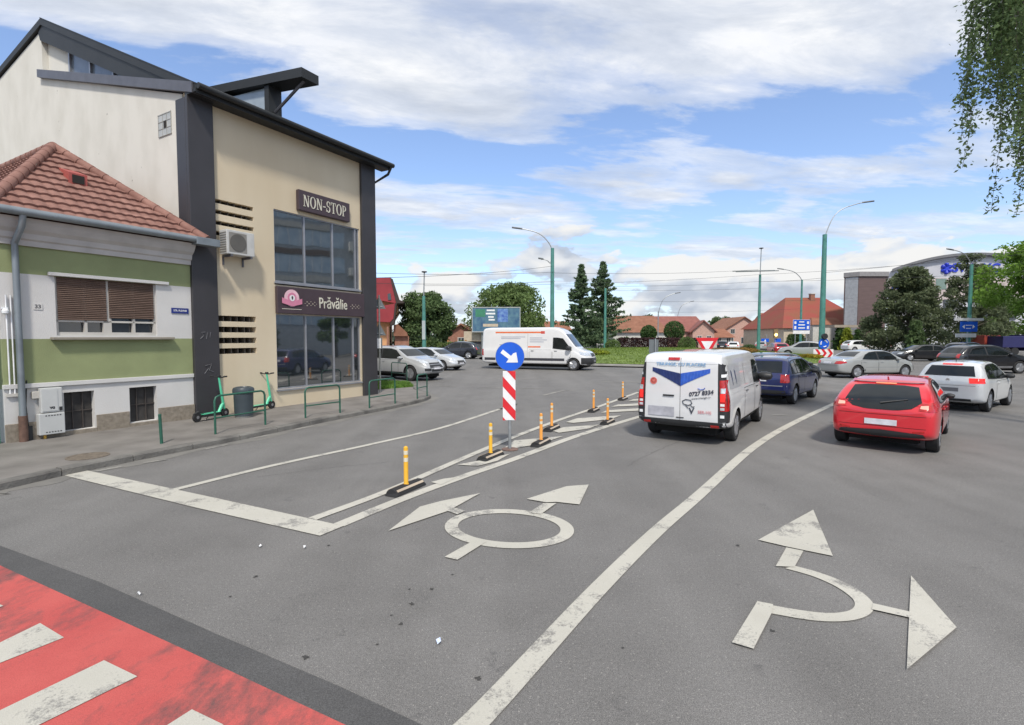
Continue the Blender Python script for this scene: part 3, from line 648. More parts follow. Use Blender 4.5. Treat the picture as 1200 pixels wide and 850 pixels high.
hband(0, .2, wr); hband(.2, 1.0, wr, ch); hband(1.0, 1.14, wr); hband(1.14, 2.11, gr); hband(2.11, 2.18, wr); hband(2.18, 3.38, wr, [(-2.79, -.92)]); hband(3.38, 3.95, gr); hband(3.95, 4.3, wr)
b.box(HS0, HS0+.3, HY+.3, 12, 0, 4.3, wr); b.box(HS1-.3, HS1, HY+.3, 12, 0, 4.3, wr); b.box(HS0+.3, HS1-.3, 11.7, 12, 0, 4.3, wr); b.build('wall', house)
b = MB(); b.box(HS0-.03, HS1+.0, HY-.045, HY-.001, 1.145, 1.235, wr); b.build('string_course', house, bevel=.008)
b = MB()
for x0, x1 in ((HS0-.02, -2.74), (-2.18, -1.56), (-.96, HS1-.001)): b.box(x0, x1, HY-.04, HY-.001, .02, .47, stone)
b.box(-2.74, -2.18, HY-.04, HY-.001, .02, .2, stone); b.box(-1.56, -.96, HY-.04, HY-.001, .02, .19, stone); b.build('plinth', house, bevel=.01)
# cornice profile
b = MB(); prof = [(HY-.002, 3.92), (HY-.05, 3.92), (HY-.06, 4.02), (HY-.10, 4.05), (HY-.12, 4.15), (HY-.2, 4.22), (HY-.27, 4.33), (HY-.30, 4.42), (HY-.002, 4.42)]
b.prism([(HS0-.03, y, z) for y, z in prof], (HS1-HS0+.03, 0, 0), mat('cornice_grey', (.50, .48, .455), .9, var=.1, scale=3)); b.build('cornice', house)
# main window with roller shutters
w_ = empty('window', (0, 0, 0)); w_.parent = house
fm = mat('cream_frame', (.50, .48, .44), .6)
b = MB(); b.box(-2.79, -.92, HY+.14, HY+.16, 2.18, 3.38, GL); b.build('pane', w_)
b = MB(); b.box(-2.79, -.92, HY+.05, HY+.13, 2.18, 2.25, fm)
for x in (-2.79, -2.30, -1.96, -1.86, -1.40, -.97): b.box(x, x+(.05 if x != -1.96 else .1), HY+.05, HY+.13, 2.25, 3.38, fm)
b.box(-2.79, -.92, HY+.05, HY+.128, 2.46, 2.5, fm); b.build('frame', w_)
shm = mat('brown_shutter_slats', (.13, .085, .065), .65, var=.2, scale=3, stretch=(1, 1, 6))
for (x0, x1, zb_) in ((-2.745, -1.90, 2.50), (-1.85, -.965, 2.56)):
    b = MB(); z = zb_; k = 0
    while z < 3.37:
        b.prism([(x0, HY+.035, z), (x0, HY+.02, z+.018), (x0, HY+.035, z+.036), (x0, HY+.05, z+.036), (x0, HY+.05, z)], (x1-x0, 0, 0), shm); z += .04
    b.build('roller_shutter', w_)
b = MB(); b.box(-2.90, -.66, HY-.07, HY-.001, 3.385, 3.455, wr); b.build('lintel', house, bevel=.008)
b = MB(); b.box(-2.90, -.60, HY-.14, HY-.001, 2.09, 2.145, mat('sill_stone', (.26, .235, .19), .85)); b.build('sill', house, bevel=.008)
for x0, x1 in ch:   # cellar openings with rusty sheet
    b = MB(); b.box(x0, x1, HY+.14, HY+.17, .2, 1.02, mat('cellar_dark_metal', (.035, .032, .03), .7, var=.4, scale=6)); h_ = b.build('cellar_hatch', house)
    b = MB()
    for k in (1, 2): b.box(x0+(x1-x0)*k/3-.008, x0+(x1-x0)*k/3+.008, HY+.11, HY+.139, .2, 1.0, mat('cellar_bar', (.06, .05, .045), .7))
    b.box(x0, x1, HY+.115, HY+.1385, .58, .6, mat('cellar_bar', (.06, .05, .045), .7)); b.build('bars', h_)
# tiled roof as real tile relief
tile = mat('terracotta_tile', (.19, .09, .07), .85, scale=3.5, c2=(.31, .165, .13), bump=.3, bscale=60, detail=8)
def tileplane(O, U, V_, umax, vmax, inside, parent, row=.30, colw=.20):
    O, U, V_ = Vector(O), Vector(U).normalized(), Vector(V_).normalized(); Nn = U.cross(V_).normalized()
    if Nn.z < 0: Nn = -Nn
    nu = int(umax/(colw/5)); du = umax/nu; vrows = int(vmax/row)+1; vs = []; vv = []
    for r0 in range(vrows): vv += [(r0*row, .045), (r0*row+row*.5, .022), (r0*row+row*.985, .0)]
    grid = [[O+U*(i*du)+V_*v+Nn*(h_+.022*abs(math.sin(PI*(i*du)/colw))) for i in range(nu+1)] for v, h_ in vv]
    b = MB(); vs = [p for rw in grid for p in rw]; fs = []
    for j in range(len(vv)-1):
        for i in range(nu):
            if inside((i+.5)*du, (vv[j][0]+vv[j+1][0])/2): fs.append((j*(nu+1)+i, j*(nu+1)+i+1, (j+1)*(nu+1)+i+1, (j+1)*(nu+1)+i))
    b.add(vs, fs, tile); o = b.build('roof_tiles', parent, fix=False); bm = bmesh.new(); bm.from_mesh(o.data)
    bmesh.ops.delete(bm, geom=[v for v in bm.verts if not v.link_faces], context='VERTS'); bm.to_mesh(o.data); bm.free(); return o
EX0, EX1, EY, EZ = -3.86, .08, -.40, 4.50; AP = Vector((-1.86, 2.49, 6.66)); RB = Vector((-1.86, 11.9, 6.66)); c0 = Vector((EX0, EY, EZ)); c1 = Vector((EX1, EY, EZ))
b = MB(); under = mat('roof_underlay', (.14, .07, .05), .9)
bl, br_ = Vector((EX0, 12, EZ)), Vector((EX1, 12, EZ)); dn = Vector((0, 0, -.05))
b.add([c0+dn, c1+dn, AP+dn, RB+dn, bl+dn, br_+dn], [(0, 1, 2), (0, 2, 3, 4), (1, 5, 3, 2), (0, 4, 5, 1), (3, 5, 4)], under); hr = b.build('roof', house)
hh = AP-(c0+c1)/2; ln = c1.x-c0.x; slope = Vector((0, AP.y-EY, AP.z-EZ)); vlen = slope.length; ax = AP.x-EX0
tileplane(c0, (1, 0, 0), slope, ln, vlen, lambda u, v: u > ax*v/vlen and u < ln-(ln-ax)*v/vlen, hr)
sl = Vector((AP.x-EX0, 0, AP.z-EZ)); vl2 = sl.length; yap = AP.y-EY
tileplane(c0, (0, 1, 0), sl, 12.3, vl2, lambda u, v: u > yap*v/vl2, hr)
sl = Vector((AP.x-EX1, 0, AP.z-EZ)); vl3 = sl.length
tileplane(c1, (0, 1, 0), sl, 12.3, vl3, lambda u, v: u > yap*v/vl3, hr)
for (p0, p1) in ((c0, AP), (c1, AP), (AP, RB)):   # ridge and hip tiles
    b = MB(); n = int((p1-p0).length/.33)
    for k in range(n):
        q0 = p0.lerp(p1, k/n); q1 = p0.lerp(p1, (k+1.12)/n); b.tube([q0+Vector((0, 0, .04)), q1+Vector((0, 0, .055))], [.115, .095], tile, 10)
    b.build('ridge_tiles', hr, 40)
b = MB(); up = slope.normalized(); pz = lambda s, y: EZ+(y-EY)*slope.z/slope.y
b.prism([(-2.12, 1.0, pz(0, 1.0)-.02), (-2.12, .98, pz(0, 1.0)+.26), (-2.12, 1.5, pz(0, 1.5)+.06)], (.34, 0, 0), mat('vent_red', (.38, .09, .075), .6)); rv = b.build('roof_vent', hr)
b = MB(); b.box(-2.06, -1.84, .97, .985, pz(0, 1.0)+.04, pz(0, 1.0)+.22, mat('slot_dark', (.02, .018, .016), .9)); b.build('vent_opening', rv)
zinc = mat('zinc_gutter', (.24, .27, .29), .5, .5, var=.15)
b = MB(); b.tube([(EX0-.1, EY-.07, 4.50), (EX1+.08, EY-.07, 4.50)], .075, zinc, 10); b.build('gutter', house, 40)
b = MB(); b.tube([(-3.36, EY-.05, 4.44), (-3.37, EY-.02, 4.25), (-3.40, HY-.1, 3.95), (-3.40, HY-.1, 3.6), (-3.40, HY-.1, .62)], .055, zinc, 12); b.build('downpipe', house, 40)
b = MB(); b.tube([(-3.40, HY-.1, .62), (-3.40, HY-.1, .08)], .07, mat('rusty_boot', (.13, .075, .055), .8, var=.3, scale=10), 12); b.build('downpipe_boot', house, 40)
b = MB(); b.box(HS1-.1, EX1+.25, -.55, -.3, 4.38, 4.56, zinc); b.build('gutter_end_box', house, bevel=.01)
for x in (-3.545, -3.475): b = MB(); b.tube([(x, HY-.03, 2.95), (x, HY-.03, 1.0 if x < -3.5 else 1.05)], .013, WHITEP, 6); b.build('conduit', house)
b = MB(); b.box(-3.60, -3.42, HY-.05, HY-.001, 1.0, 1.06, fm); b.tube([(-3.42, HY-.02, 1.12), (-2.75, HY-.02, 1.13)], .012, fm, 6); b.build('cable_run', house)
b = MB(); b.tube([(-3.30, HY-.03, 1.3), (-3.33, HY-.03, .8), (-3.30, HY-.04, .3)], .012, PLAST, 6); b.build('cable_run', house)
b = MB(); b.box(-3.35, -3.25, HY-.06, HY-.041, .12, .4, PLAST); b.build('rubber_flap', house)
# wall things
b = MB(); b.box(-3.24, -3.12, HY-.09, HY-.002, .93, 1.07, fm); tag(b.build('junction_box', None, bevel=.01), 'small cream junction box on the house wall by the downpipe', 'junction box'); o = bpy.context.scene.objects['junction_box']; o.location = BASE; o.rotation_euler = (0, 0, FROT)
meter = mat('meter_box_grey', (.50, .51, .50), .5, var=.06)
def wallthing(name, label, cat): return empty(name, BASE, FROT, label, cat)
mb = wallthing('meter_box', 'upper grey utility meter box on the house wall beside the cellar window', 'meter box')
b = MB(); b.box(-3.14, -2.80, HY-.17, HY-.045, .64, 1.13, meter); b.build('casing', mb, bevel=.012)
b = MB(); b.box(-3.12, -2.88, HY-.178, HY-.171, .67, 1.10, meter); dr = b.build('door', mb)
text('VG', .06, XF((-2.97, HY-.18, .73), (1, 0, 0), (0, 0, 1)), PLAST, 'sticker_lettering', dr, .004, .001); b = MB(); b.box(-2.86, -2.81, HY-.176, HY-.171, .66, .74, PLAST); b.build('lock', dr)
mb = wallthing('meter_box', 'lower grey gas meter box with vent slots and yellow pipe below', 'meter box')
b = MB(); b.box(-3.19, -2.78, HY-.19, HY-.045, .20, .625, meter); b.build('casing', mb, bevel=.012)
for zz_ in (.24, .57):
    b = MB()
    for k in range(6): b.box(-3.09+k*.045, -3.065+k*.045, HY-.193, HY-.189, zz_, zz_+.02, PLAST)
    b.build('vent_slots', mb)
b = MB(); b.tube([(-3.08, HY-.10, .2), (-3.08, HY-.10, .1)], .024, mat('gas_yellow', (.62, .36, .05), .5), 8); b.build('gas_pipe', mb)
o = wallthing('street_name_plate', 'blue street name plate with white lettering on the white house wall', 'sign')
b = MB(); b.box(-.60, -.21, HY-.02, HY-.003, 2.72, 2.85, mat('plate_navy', (.02, .035, .20), .4)); b.build('board', o)
text('STR. PLEVNEI', .062, XF((-.405, HY-.022, 2.785), (1, 0, 0), (0, 0, 1)), WHITES, parent=o, bold=.001, extrude=.001, sx=.85)
o = wallthing('house_number', 'small dark house number 33 on the white house wall', 'sign'); b = MB(); b.box(-3.14, -3.0, HY-.012, HY-.003, 2.69, 2.81, wr); b.build('board', o)
text('33', .10, XF((-3.07, HY-.014, 2.75), (1, 0, 0), (0, 0, 1)), mat('number_grey', (.12, .12, .12), .6), parent=o, bold=.003, extrude=.001)
o = wallthing('wall_lamp', 'small white wall lamp beside the downpipe on the house wall', 'lamp'); b = MB(); b.lathe([(.03, .0), (.055, .03), (.05, .08), (.02, .1)], (-3.57, HY-.08, 2.68), (0, 0, -1), WHITEP, 14); b.build('lamp_shade', o, 40); b = MB(); b.box(-3.61, -3.53, HY-.08, HY-.002, 2.68, 2.71, WHITEP); b.build('bracket', o)
o = wallthing('gate', 'green metal yard gate left of the house with white post', 'gate')
b = MB(); gm = mat('gate_green', (.02, .22, .12), .45)
for k in range(8): b.box(-3.70-.22*(k+1)+.01, -3.70-.22*k, 0, .04, .12, 2.48, gm)
b.build('panel', o, bevel=.006); b = MB(); b.box(-5.6, -3.68, -.02, -.001, 1.4, 1.46, gm); b.box(-5.6, -3.68, -.02, -.001, 2.40, 2.48, gm); b.build('rail', o)
b = MB(); b.box(-5.85, -5.6, -.05, .25, 0, 2.6, wr); b.build('post', o)
# ================================================================ STREET FURNITURE
railm = mat('green_rail_paint', (.02, .10, .065), .45, var=.2)
def guard(name_label, p0, p1, h, mid):
    """p0, p1 pixels of the feet"""
    a, b_ = P(*p0, .115), P(*p1, .115); d = b_-a; L_ = d.length; rz = math.atan2(d.y, d.x)
    r = empty('guard_rail', (a.x, a.y, .115), rz, name_label, 'railing', 'green guard rails along the pavement edge')
    b = MB(); rr = .10; b.tube([(0, 0, -.03), (0, 0, h-rr), (.03, 0, h-.03), (rr, 0, h), (L_-rr, 0, h), (L_-.03, 0, h-.03), (L_, 0, h-rr), (L_, 0, -.03)], .022, railm, 8); b.build('hoop', r, 50)
    b = MB(); b.tube([(.02, 0, mid), (L_-.02, 0, mid)], .016, railm, 8); b.build('mid_rail', r, 50)
guard('green guard rail nearest the green house, in front of the litter bin', (252.5, 509), (311, 498), .80, .34)
guard('green guard rail in front of the shop window', (358, 490), (398.5, 484), .76, .30)
guard('green guard rail in front of the right charcoal pilaster', (433, 478.5), (463, 473), .78, .30)
guard('green guard rail at the pavement corner nearest the junction', (489, 467.5), (500.5, 464.5), .78, .35)
guard('green guard rail behind the grass patch, before the silver parked car', (459, 444), (477, 446), .80, .3)
p = P(189.5, 520, .115); bo = empty('bollard', (p.x, p.y, .115), 0, 'single green steel bollard at the kerb before the green house', 'bollard')
b = MB(); b.tube([(0, 0, -.02), (-.02, 0, .55)], .028, railm, 10); b.build('post', bo, 40); b = MB(); b.lathe([(.03, 0), (.026, .015), (.0, .022)], (-.02, 0, .55), (0, 0, 1), railm, 10); b.build('cap', bo, 40)
# litter bin
p = P(286, 489, .115); bn = empty('litter_bin', (p.x, p.y, .115), 0, 'dark slate round litter bin between two green scooters', 'bin')
binm = mat('bin_slate', (.045, .060, .070), .45, var=.15)
b = MB(); b.lathe([(.20, 0), (.21, .05)], (0, 0, 0), (0, 0, 1), mat('bin_foot', (.2, .2, .19), .8), 24); b.build('foot', bn, 40)
b = MB(); b.lathe([(.215, .05), (.225, .5), (.228, .62)], (0, 0, 0), (0, 0, 1), binm, 28); b.build('body', bn, 40)
b = MB(); b.lathe([(.245, .62), (.25, .65), (.25, .71), (.225, .755), (.17, .775), (.15, .74), (.0, .735)], (0, 0, 0), (0, 0, 1), binm, 28); b.build('lid', bn, 40)
# e-scooters
mint = mat('scooter_mint', (.10, .55, .33), .35, coat=.4)
def scooter(label, rear, front, hb, lean=0):
    a, f = P(*rear, .115), P(*front, .115); d = f-a; rz = math.atan2(d.y, d.x); k = d.length/1.0
    r = empty('electric_scooter', (a.x, a.y, .115), rz, label, 'scooter', 'green hire scooters by the bin'); r.scale = (1, 1, 1); W_ = max(.85, min(1.05, d.length))
    b = MB(); b.box(.12, W_-.22, -.08, .08, .11, .16, PLAST); b.box(.1, W_-.2, -.085, .085, .162, .172, mint); b.build('deck', r, bevel=.01)
    for x in (0, W_):
        b = MB(); b.lathe([(.05, -.03), (.11, -.028), (.115, 0), (.11, .028), (.05, .03)], (x, 0, .115), (0, 1, 0), RUB, 20); w_ = b.build('wheel', r, 40)
        b = MB(); b.lathe([(.04, -.032), (.04, .032)], (x, 0, .115), (0, 1, 0), ALU, 10); b.build('hub', w_)
    b = MB(); b.prism([(-.1, -.03, .2), (.05, -.03, .26), (.18, -.03, .18), (.02, -.03, .215)], (0, .06, 0), PLAST); b.build('rear_mudguard', r)
    b = MB(); b.tube([(W_-.2, 0, .14), (W_-.1, 0, .3), (W_-.04, 0, .36)], [.035, .04, .035], mint, 8); b.tube([(W_, 0, .12), (W_-.05, 0, .38), (W_-.16, 0, hb)], [.028, .034, .024], mint, 10); b.build('stem', r, 40)
    b = MB(); b.tube([(W_-.17, -.24, hb+.03), (W_-.15, -.08, hb), (W_-.15, .08, hb), (W_-.17, .24, hb+.03)], .015, PLAST, 8); h_ = b.build('handlebar', r, 40)
    for s in (-1, 1): b = MB(); b.tube([(W_-.17, s*.15, hb+.02), (W_-.17, s*.25, hb+.032)], .02, RUB, 8); b.build('grip', h_, 40)
    b = MB(); b.box(W_-.19, W_-.12, -.03, .03, hb+.005, hb+.05, PLAST); b.build('display', h_)
    b = MB(); b.tube([(.45, .08, .11), (.42, .16, .0)], .01, PLAST, 6); b.build('kickstand', r)
scooter('green electric scooter parked against the left charcoal pilaster', (231, 495), (262, 489), 1.02)
scooter('green electric scooter parked right of the round litter bin', (291, 484), (313, 480), 1.0)
# warning sign pair seen from behind
p = P(445.6, 460, .115); r = empty('warning_sign', (p.x, p.y, .115), R(20), 'pair of triangular warning signs seen from the back on one pole at the corner', 'sign')
b = MB(); b.tube([(0, 0, -.05), (0, 0, 3.55)], .03, mat('pole_grey', (.25, .26, .25), .6, .3), 10); b.build('pole', r, 40)
for zt in (3.52, 2.55):
    b = MB(); b.prism([(-.24, .04, zt-.46), (.24, .04, zt-.46), (0, .04, zt)], (0, .02, 0), SIGNBACK); tr_ = b.build('sign_back', r, bevel=.006)
    b = MB(); b.box(-.12, .12, .02, .0395, zt-.40, zt-.37, GREYM); b.build('bracket', tr_)
b = MB(); b.box(-.2, .1, .035, .05, 1.6, 2.0, SIGNBACK); b.build('sub_plate', r)
b = MB(); b.box(-.14, .04, -.055, -.035, 1.62, 1.98, WHITES); b.build('notice', r)
# keep right sign with striped panel
p = P(597.6, 527.5); r = empty('keep_right_sign', (p.x, p.y, 0), R(2), 'round blue keep right sign over a red and white striped panel on the island', 'sign')
b = MB(); b.tube([(0, .035, -.05), (-.01, .035, 2.02)], .03, GREYM, 12); b.build('pole', r, 40)
b = MB(); b.lathe([(.16, 0), (.16, .012), (.09, .02)], (0, .035, .004), (0, 0, 1), mat('rusty_plate', (.16, .10, .08), .8, var=.3, scale=10), 14); b.build('base_plate', r)
sc = D(598.7, 418, 9.62); zc_ = sc.z
b = MB(); b.lathe([(.268, 0), (.268, .012)], (0, 0, zc_), (0, -1, 0), BLUES, 48); dsc = b.build('disc', r, 40)
b = MB(); b.lathe([(.269, -.012), (.275, -.012), (.275, .0), (.269, 0)], (0, 0, zc_), (0, -1, 0), GREYM, 48); b.build('rim', dsc)
def ap(x, y): return ((x-235)/6.07/600*9.6, -.016, zc_-(y-172)/6.07/600*9.6)
b = MB(); b.add([ap(185, 122), ap(167, 146), ap(225, 190), ap(208, 215), ap(292, 215), ap(292, 212), ap(280, 142), ap(258, 150), ap(243, 168)], [(0, 1, 2, 8), (2, 3, 4, 5, 6, 7, 8)], WHITES); b.build('arrow', dsc, fix=False)
b = MB(); z0_, z1_ = .57, 1.505; b.box(-.135, .105, .0, .014, z0_, z1_, WHITES); pn = b.build('panel', r, bevel=.003)
b = MB(); hgt = (z1_-z0_)
import itertools
def clip_stripe(c):   # red band descending to the right, clipped to the panel
    w_ = .24; sl_ = .27; t_ = .19; pts = []
    L0, L1, R0, R1 = c, c-t_, c-sl_, c-sl_-t_
    n = 12; top = []; bot = []
    for i in range(n+1):
        x = i/n; tz = min(z1_, L0+(R0-L0)*x); bz = max(z0_, L1+(R1-L1)*x); top.append((-.135+x*w_, -.004, max(tz, z0_))); bot.append((-.135+x*w_, -.004, min(bz, z1_)))
    fs = [(i, i+1, n+2+i, n+1+i) for i in range(n) if top[i][2]-bot[i][2] > -.02 and top[i+1][2]-bot[i+1][2] > -.02 and not (top[i][2] <= bot[i][2] and top[i+1][2] <= bot[i+1][2])]
    if fs: b.add(top+bot, fs, REDS)
for c in (1.79, 1.405, 1.02, .74-.105): clip_stripe(c)
b.build('red_stripes', pn, fix=False)
# flexible posts on rubber blocks
yel = mat('post_yellow', (.78, .42, .03), .45, var=.08); orange = mat('post_orange', (.78, .33, .06), .45, var=.08)
def flexi(p, az, label, pm):
    r = empty('lane_separator', (p.x, p.y, .008), az, label, 'bollard', 'yellow flexible posts on black rubber blocks')
    b = MB(); prof = [(-.11, 0), (-.085, .05), (-.03, .085), (.03, .085), (.085, .05), (.11, 0)]; L_ = .31
    b.add([(-L_, y, z) for y, z in prof]+[(L_, y, z) for y, z in prof]+[(-L_-.04, -.09, 0), (-L_-.04, .09, 0), (L_+.04, -.09, 0), (L_+.04, .09, 0)],
          [(i, i+1, 7+i, 6+i) for i in range(5)]+[(0, 12, 13, 5, 4, 3, 2, 1), (6, 7, 8, 9, 10, 11, 15, 14)], RUB); bl = b.build('rubber_block', r, bevel=.008)
    for s in (-1, 1): b = MB(); b.prism([(-L_+.02, s*.064, .071), (-L_+.02, s*.090, .047), (L_-.02, s*.090, .047), (L_-.02, s*.064, .071)], (0, s*.003, .003), mat('reflector_tape', (.45, .37, .28), .4)); b.build('reflector_strip', bl)
    b = MB(); b.tube([(0, 0, .08), (0, 0, .1), (0, 0, .57), (0, 0, .60), (0, 0, .615)], [.04, .032, .032, .03, .012], pm, 14); po = b.build('post', r, 40)
    for z in (.40, .50): b = MB(); b.lathe([(.0335, 0), (.0335, .055)], (0, 0, z), (0, 0, 1), mat('white_tape', (.72, .66, .5), .4), 14); b.build('reflective_band', po, 40)
    return r
ia = P(452, 577)-P(748, 460); iaz = math.atan2(-ia.y, -ia.x)
fx = [((476, 574.5), 'yellow flexible post on a black rubber block, nearest the stop line', yel, .02), ((575, 536.5), 'yellow flexible post on a rubber block just left of the keep right sign', yel, 0), ((634, 520.5), 'orange post on a rubber block just right of the keep right sign', orange, .05),
      ((646.5, 503.5), 'orange post on a rubber block behind the keep right sign, on the far edge line', orange, .05), ((712, 496), 'orange post on a rubber block nearest the rear of the white van', orange, 0), ((695.6, 482), 'orange post on a rubber block mid way along the far edge line of the hatching', orange, .05),
      ((729.7, 468.5), 'orange post on a rubber block, second from the far end of the hatching', orange, 0), ((754, 460.5), 'orange post on a rubber block half hidden behind the white van', orange, 0)]
for (q_, lb, pm, da) in fx:
    az_ = math.atan2((P(q_[0]+14, q_[1]-5.2)-P(*q_)).y, (P(q_[0]+14, q_[1]-5.2)-P(*q_)).x); flexi(P(*q_), iaz+da, lb, pm)

# street lamps
def lamp(label, px, base_Y, ztop, armx, armz, r0=.12, z0=0.0, headl=.75, dx=0, second=None, m=GPOLE, armr=.04, y2=0):
    x = (px-600)/600*base_Y*(1.0); p = D(px, 395, base_Y); r = empty('street_lamp', (p.x, p.y, z0), 0, label, 'street lamp', 'green lamp posts round the junction')
    b = MB(); b.tube([(0, 0, -.1), (0, 0, 1.2), (0, 0, ztop-z0)], [r0*1.15, r0, r0*.72], m, 12); b.build('pole', r, 40)
    for (ax_, az_) in [(armx, armz)]+([second] if second else []):
        s = 1 if ax_ > 0 else -1; zb = (ztop if az_ > ztop else az_-.2)-z0-.8; sg_ = .06*s
        pts = [(sg_, 0, zb), (sg_*1.6, 0, zb+.9)]; h = az_-z0
        pts = [(sg_, 0, zb), (sg_*1.3, 0, zb+.8), (ax_*.16, y2*.1, zb+(h-zb)*.62), (ax_*.35, y2*.3, zb+(h-zb)*.82), (ax_*.62, y2*.6, zb+(h-zb)*.93), (ax_*.8, y2*.8, h-.08)]
        b = MB(); b.tube(cr([Vector(a) for a in pts], 4), armr, GREYM, 8); arm = b.build('arm', r, 40)
        b = MB(); L_ = abs(ax_)*.2+headl*.25; d = (Vector(pts[-1])-Vector(pts[-2])).normalized(); q_ = Vector(pts[-1])-d*.2; L2 = Vector((ax_, y2, h))-q_; nrm = Vector((0, 1, 0))
        prof = [(0, .06), (.15, .11), (.6, .15), (.9, .11), (1, .04)]
        vs = []
        for t, w_ in prof: c = q_+L2*t; vs += [c+Vector((0, w_, 0)), c+Vector((0, w_*.5, .08)), c+Vector((0, -w_*.5, .08)), c+Vector((0, -w_, 0)), c+Vector((0, 0, -.05))]
        fs = [(i*5+k, i*5+(k+1) % 5, (i+1)*5+(k+1) % 5, (i+1)*5+k) for i in range(4) for k in range(5)]+[(0, 1, 2, 3, 4), (24, 23, 22, 21, 20)]
        b.add(vs, fs, mat('lamp_head_grey', (.13, .14, .15), .5)); b.build('lamp_head', arm, 40)
    return r
def zat(py, Y): return CAMH+(395-py)/600*Y*1.0
def zt(px, py, Y): return D(px, py, Y).z
lamp('tall green street lamp with two arms behind the white delivery van', 647, 42, zt(647, 291, 42), -3.3, zt(600, 267, 42), .19, z0=.1, second=(-1.15, zt(634, 303, 42)))
lamp('tall green street lamp with right hand arm by the chevron sign on the roundabout', 963, 44, zt(963, 275, 44), 4.1, zt(1021, 236, 44), .24, z0=.1)
lamp('green street lamp with left arm in front of the curved clinic', 1135, 50, zt(1135, 310, 50), -2.5, zt(1105, 292, 50), .19)
lamp('slim green street lamp beyond the roundabout beside the blue direction sign', 938, 70, zt(938, 328, 70), -3.4, zt(908, 315, 70), .16, armr=.05)
lamp('thin grey street lamp behind the purple hedge', 771, 75, zt(771, 365, 75), 3.2, zt(796, 343, 75), .09, m=GREYM, armr=.05)
lamp('far thin grey street lamp above the long red roofs', 793, 110, zt(793, 372, 110), 3.6, zt(811, 353, 110), .1, m=GREYM, armr=.06)
for (px, Y, top, lb, thin) in [(889, 56, 322, 'green trolley wire pole with thin antenna on the flower bed', 292), (497, 42, 347, 'slim green trolley pole by the leafy tree on the left', 320), (709, 62, 338, 'green trolley pole between the spruces and the purple hedge', None)]:
    p = D(px, 395, Y); r = empty('trolley_pole', (p.x, p.y, 0), 0, lb, 'pole'); zt_ = zt(px, top, Y)
    b = MB(); b.tube([(0, 0, -.1), (0, 0, zt_)], [.19, .12], GPOLE, 12); b.build('pole', r, 40)
    if thin:
        b = MB(); z2 = zt(px, thin, Y); b.tube([(0, 0, zt_), (.06, 0, z2)], .05, GREYM, 8); m_ = b.build('mast', r, 40); b = MB(); b.lathe([(.03, 0), (.22, .05), (.22, .12)], (.06, 0, z2), (0, 0, 1), PLAST, 10); b.build('fitting', m_)
    if px == 497:
        b = MB(); b.box(-.13, .13, -.2, -.14, zt(px, 398, Y), zt(px, 376, Y), mat('pole_board', (.42, .47, .48), .5)); b.build('notice_board', r)
    if px == 889:
        for dy in (0, .5): b = MB(); b.tube([(-3.0+dy*.3, -dy, zt(889, 318, 56)-dy*.25), (1.6+dy*.3, -dy, zt(889, 317, 56)-dy*.2)], .05, SIGNBACK, 6); b.build('wire_switch', r)
wirem = mat('wire_black', (.05, .05, .055), .6)
WIRES = [((430, 320, 30), (650, 319, 42)), ((430, 332, 32), (650, 330, 42)), ((497, 335, 42), (889, 322, 56)), ((647, 320, 42), (889, 316, 56)), ((647, 335, 42), (889, 330, 56)), ((889, 322, 56), (1200, 298, 38)), ((889, 330, 56), (1210, 318, 44)), ((709, 340, 62), (889, 338, 60)),
         ((700, 352, 60), (1000, 350, 70)), ((963, 320, 44), (1230, 290, 36)), ((889, 330, 56), (963, 326, 44)), ((647, 312, 42), (430, 326, 24)), ((770, 366, 75), (938, 362, 70))]
for i, (a, c) in enumerate(WIRES):
    p0, p1 = D(*a), D(*c); b = MB(); L_ = (p1-p0).length; pts = [p0.lerp(p1, t/10)-Vector((0, 0, L_*.008*4*(t/10)*(1-t/10))) for t in range(11)]
    b.tube(pts, .012, wirem, 5); tag(b.build('overhead_wire'), 'thin black overhead trolley wire strung between poles across the junction sky', 'wire', 'trolley wires over the junction')

# roundabout island
IC = Vector((14.6, 52.6, 0)); IR = 16.7
def isl_z(x, y):
    r = math.hypot(x-IC.x, y-IC.y)/IR; return .13+.85*(1-min(1, r)**2.2)
nr, na = 26, 96; V = []; Fc = []; rg = np.random.default_rng(3)
for i in range(nr+1):
    for k in range(na):
        rr = (IR-.35)*i/nr; x = IC.x+rr*math.cos(2*PI*k/na); y = IC.y+rr*math.sin(2*PI*k/na); V.append((x, y, isl_z(x, y)+(rg.normal()*.015 if 0 < i < nr else 0)))
for i in range(nr):
    for k in range(na): Fc.append((i*na+k, i*na+(k+1) % na, (i+1)*na+(k+1) % na, (i+1)*na+k))
lawnm = mat('lawn', (.10, .15, .03), .9, scale=.7, c2=(.17, .235, .05), bump=.6, bscale=14, detail=9)
o = np_mesh('roundabout_grass', V, [f[::-1] for f in Fc], lawnm); o.data.polygons.foreach_set('use_smooth', [True]*len(o.data.polygons)); tag(o, kind='structure')
b = MB(); b.lathe([(IR-.4, .13), (IR-.05, .15), (IR, .12), (IR, -.02)], (IC.x, IC.y, 0), (0, 0, 1), mat('island_kerb', (.30, .29, .27), .9, scale=2, c2=(.42, .41, .38)), 120); tag(b.build('roundabout_kerb'), kind='structure')
b = MB(); b.lathe([(IR+1.3, .006), (IR+.02, .006)], (IC.x, IC.y, 0), (0, 0, 1), mat('apron', (.19, .185, .175), .9, scale=2), 120); tag(b.build('roundabout_apron'), kind='structure')
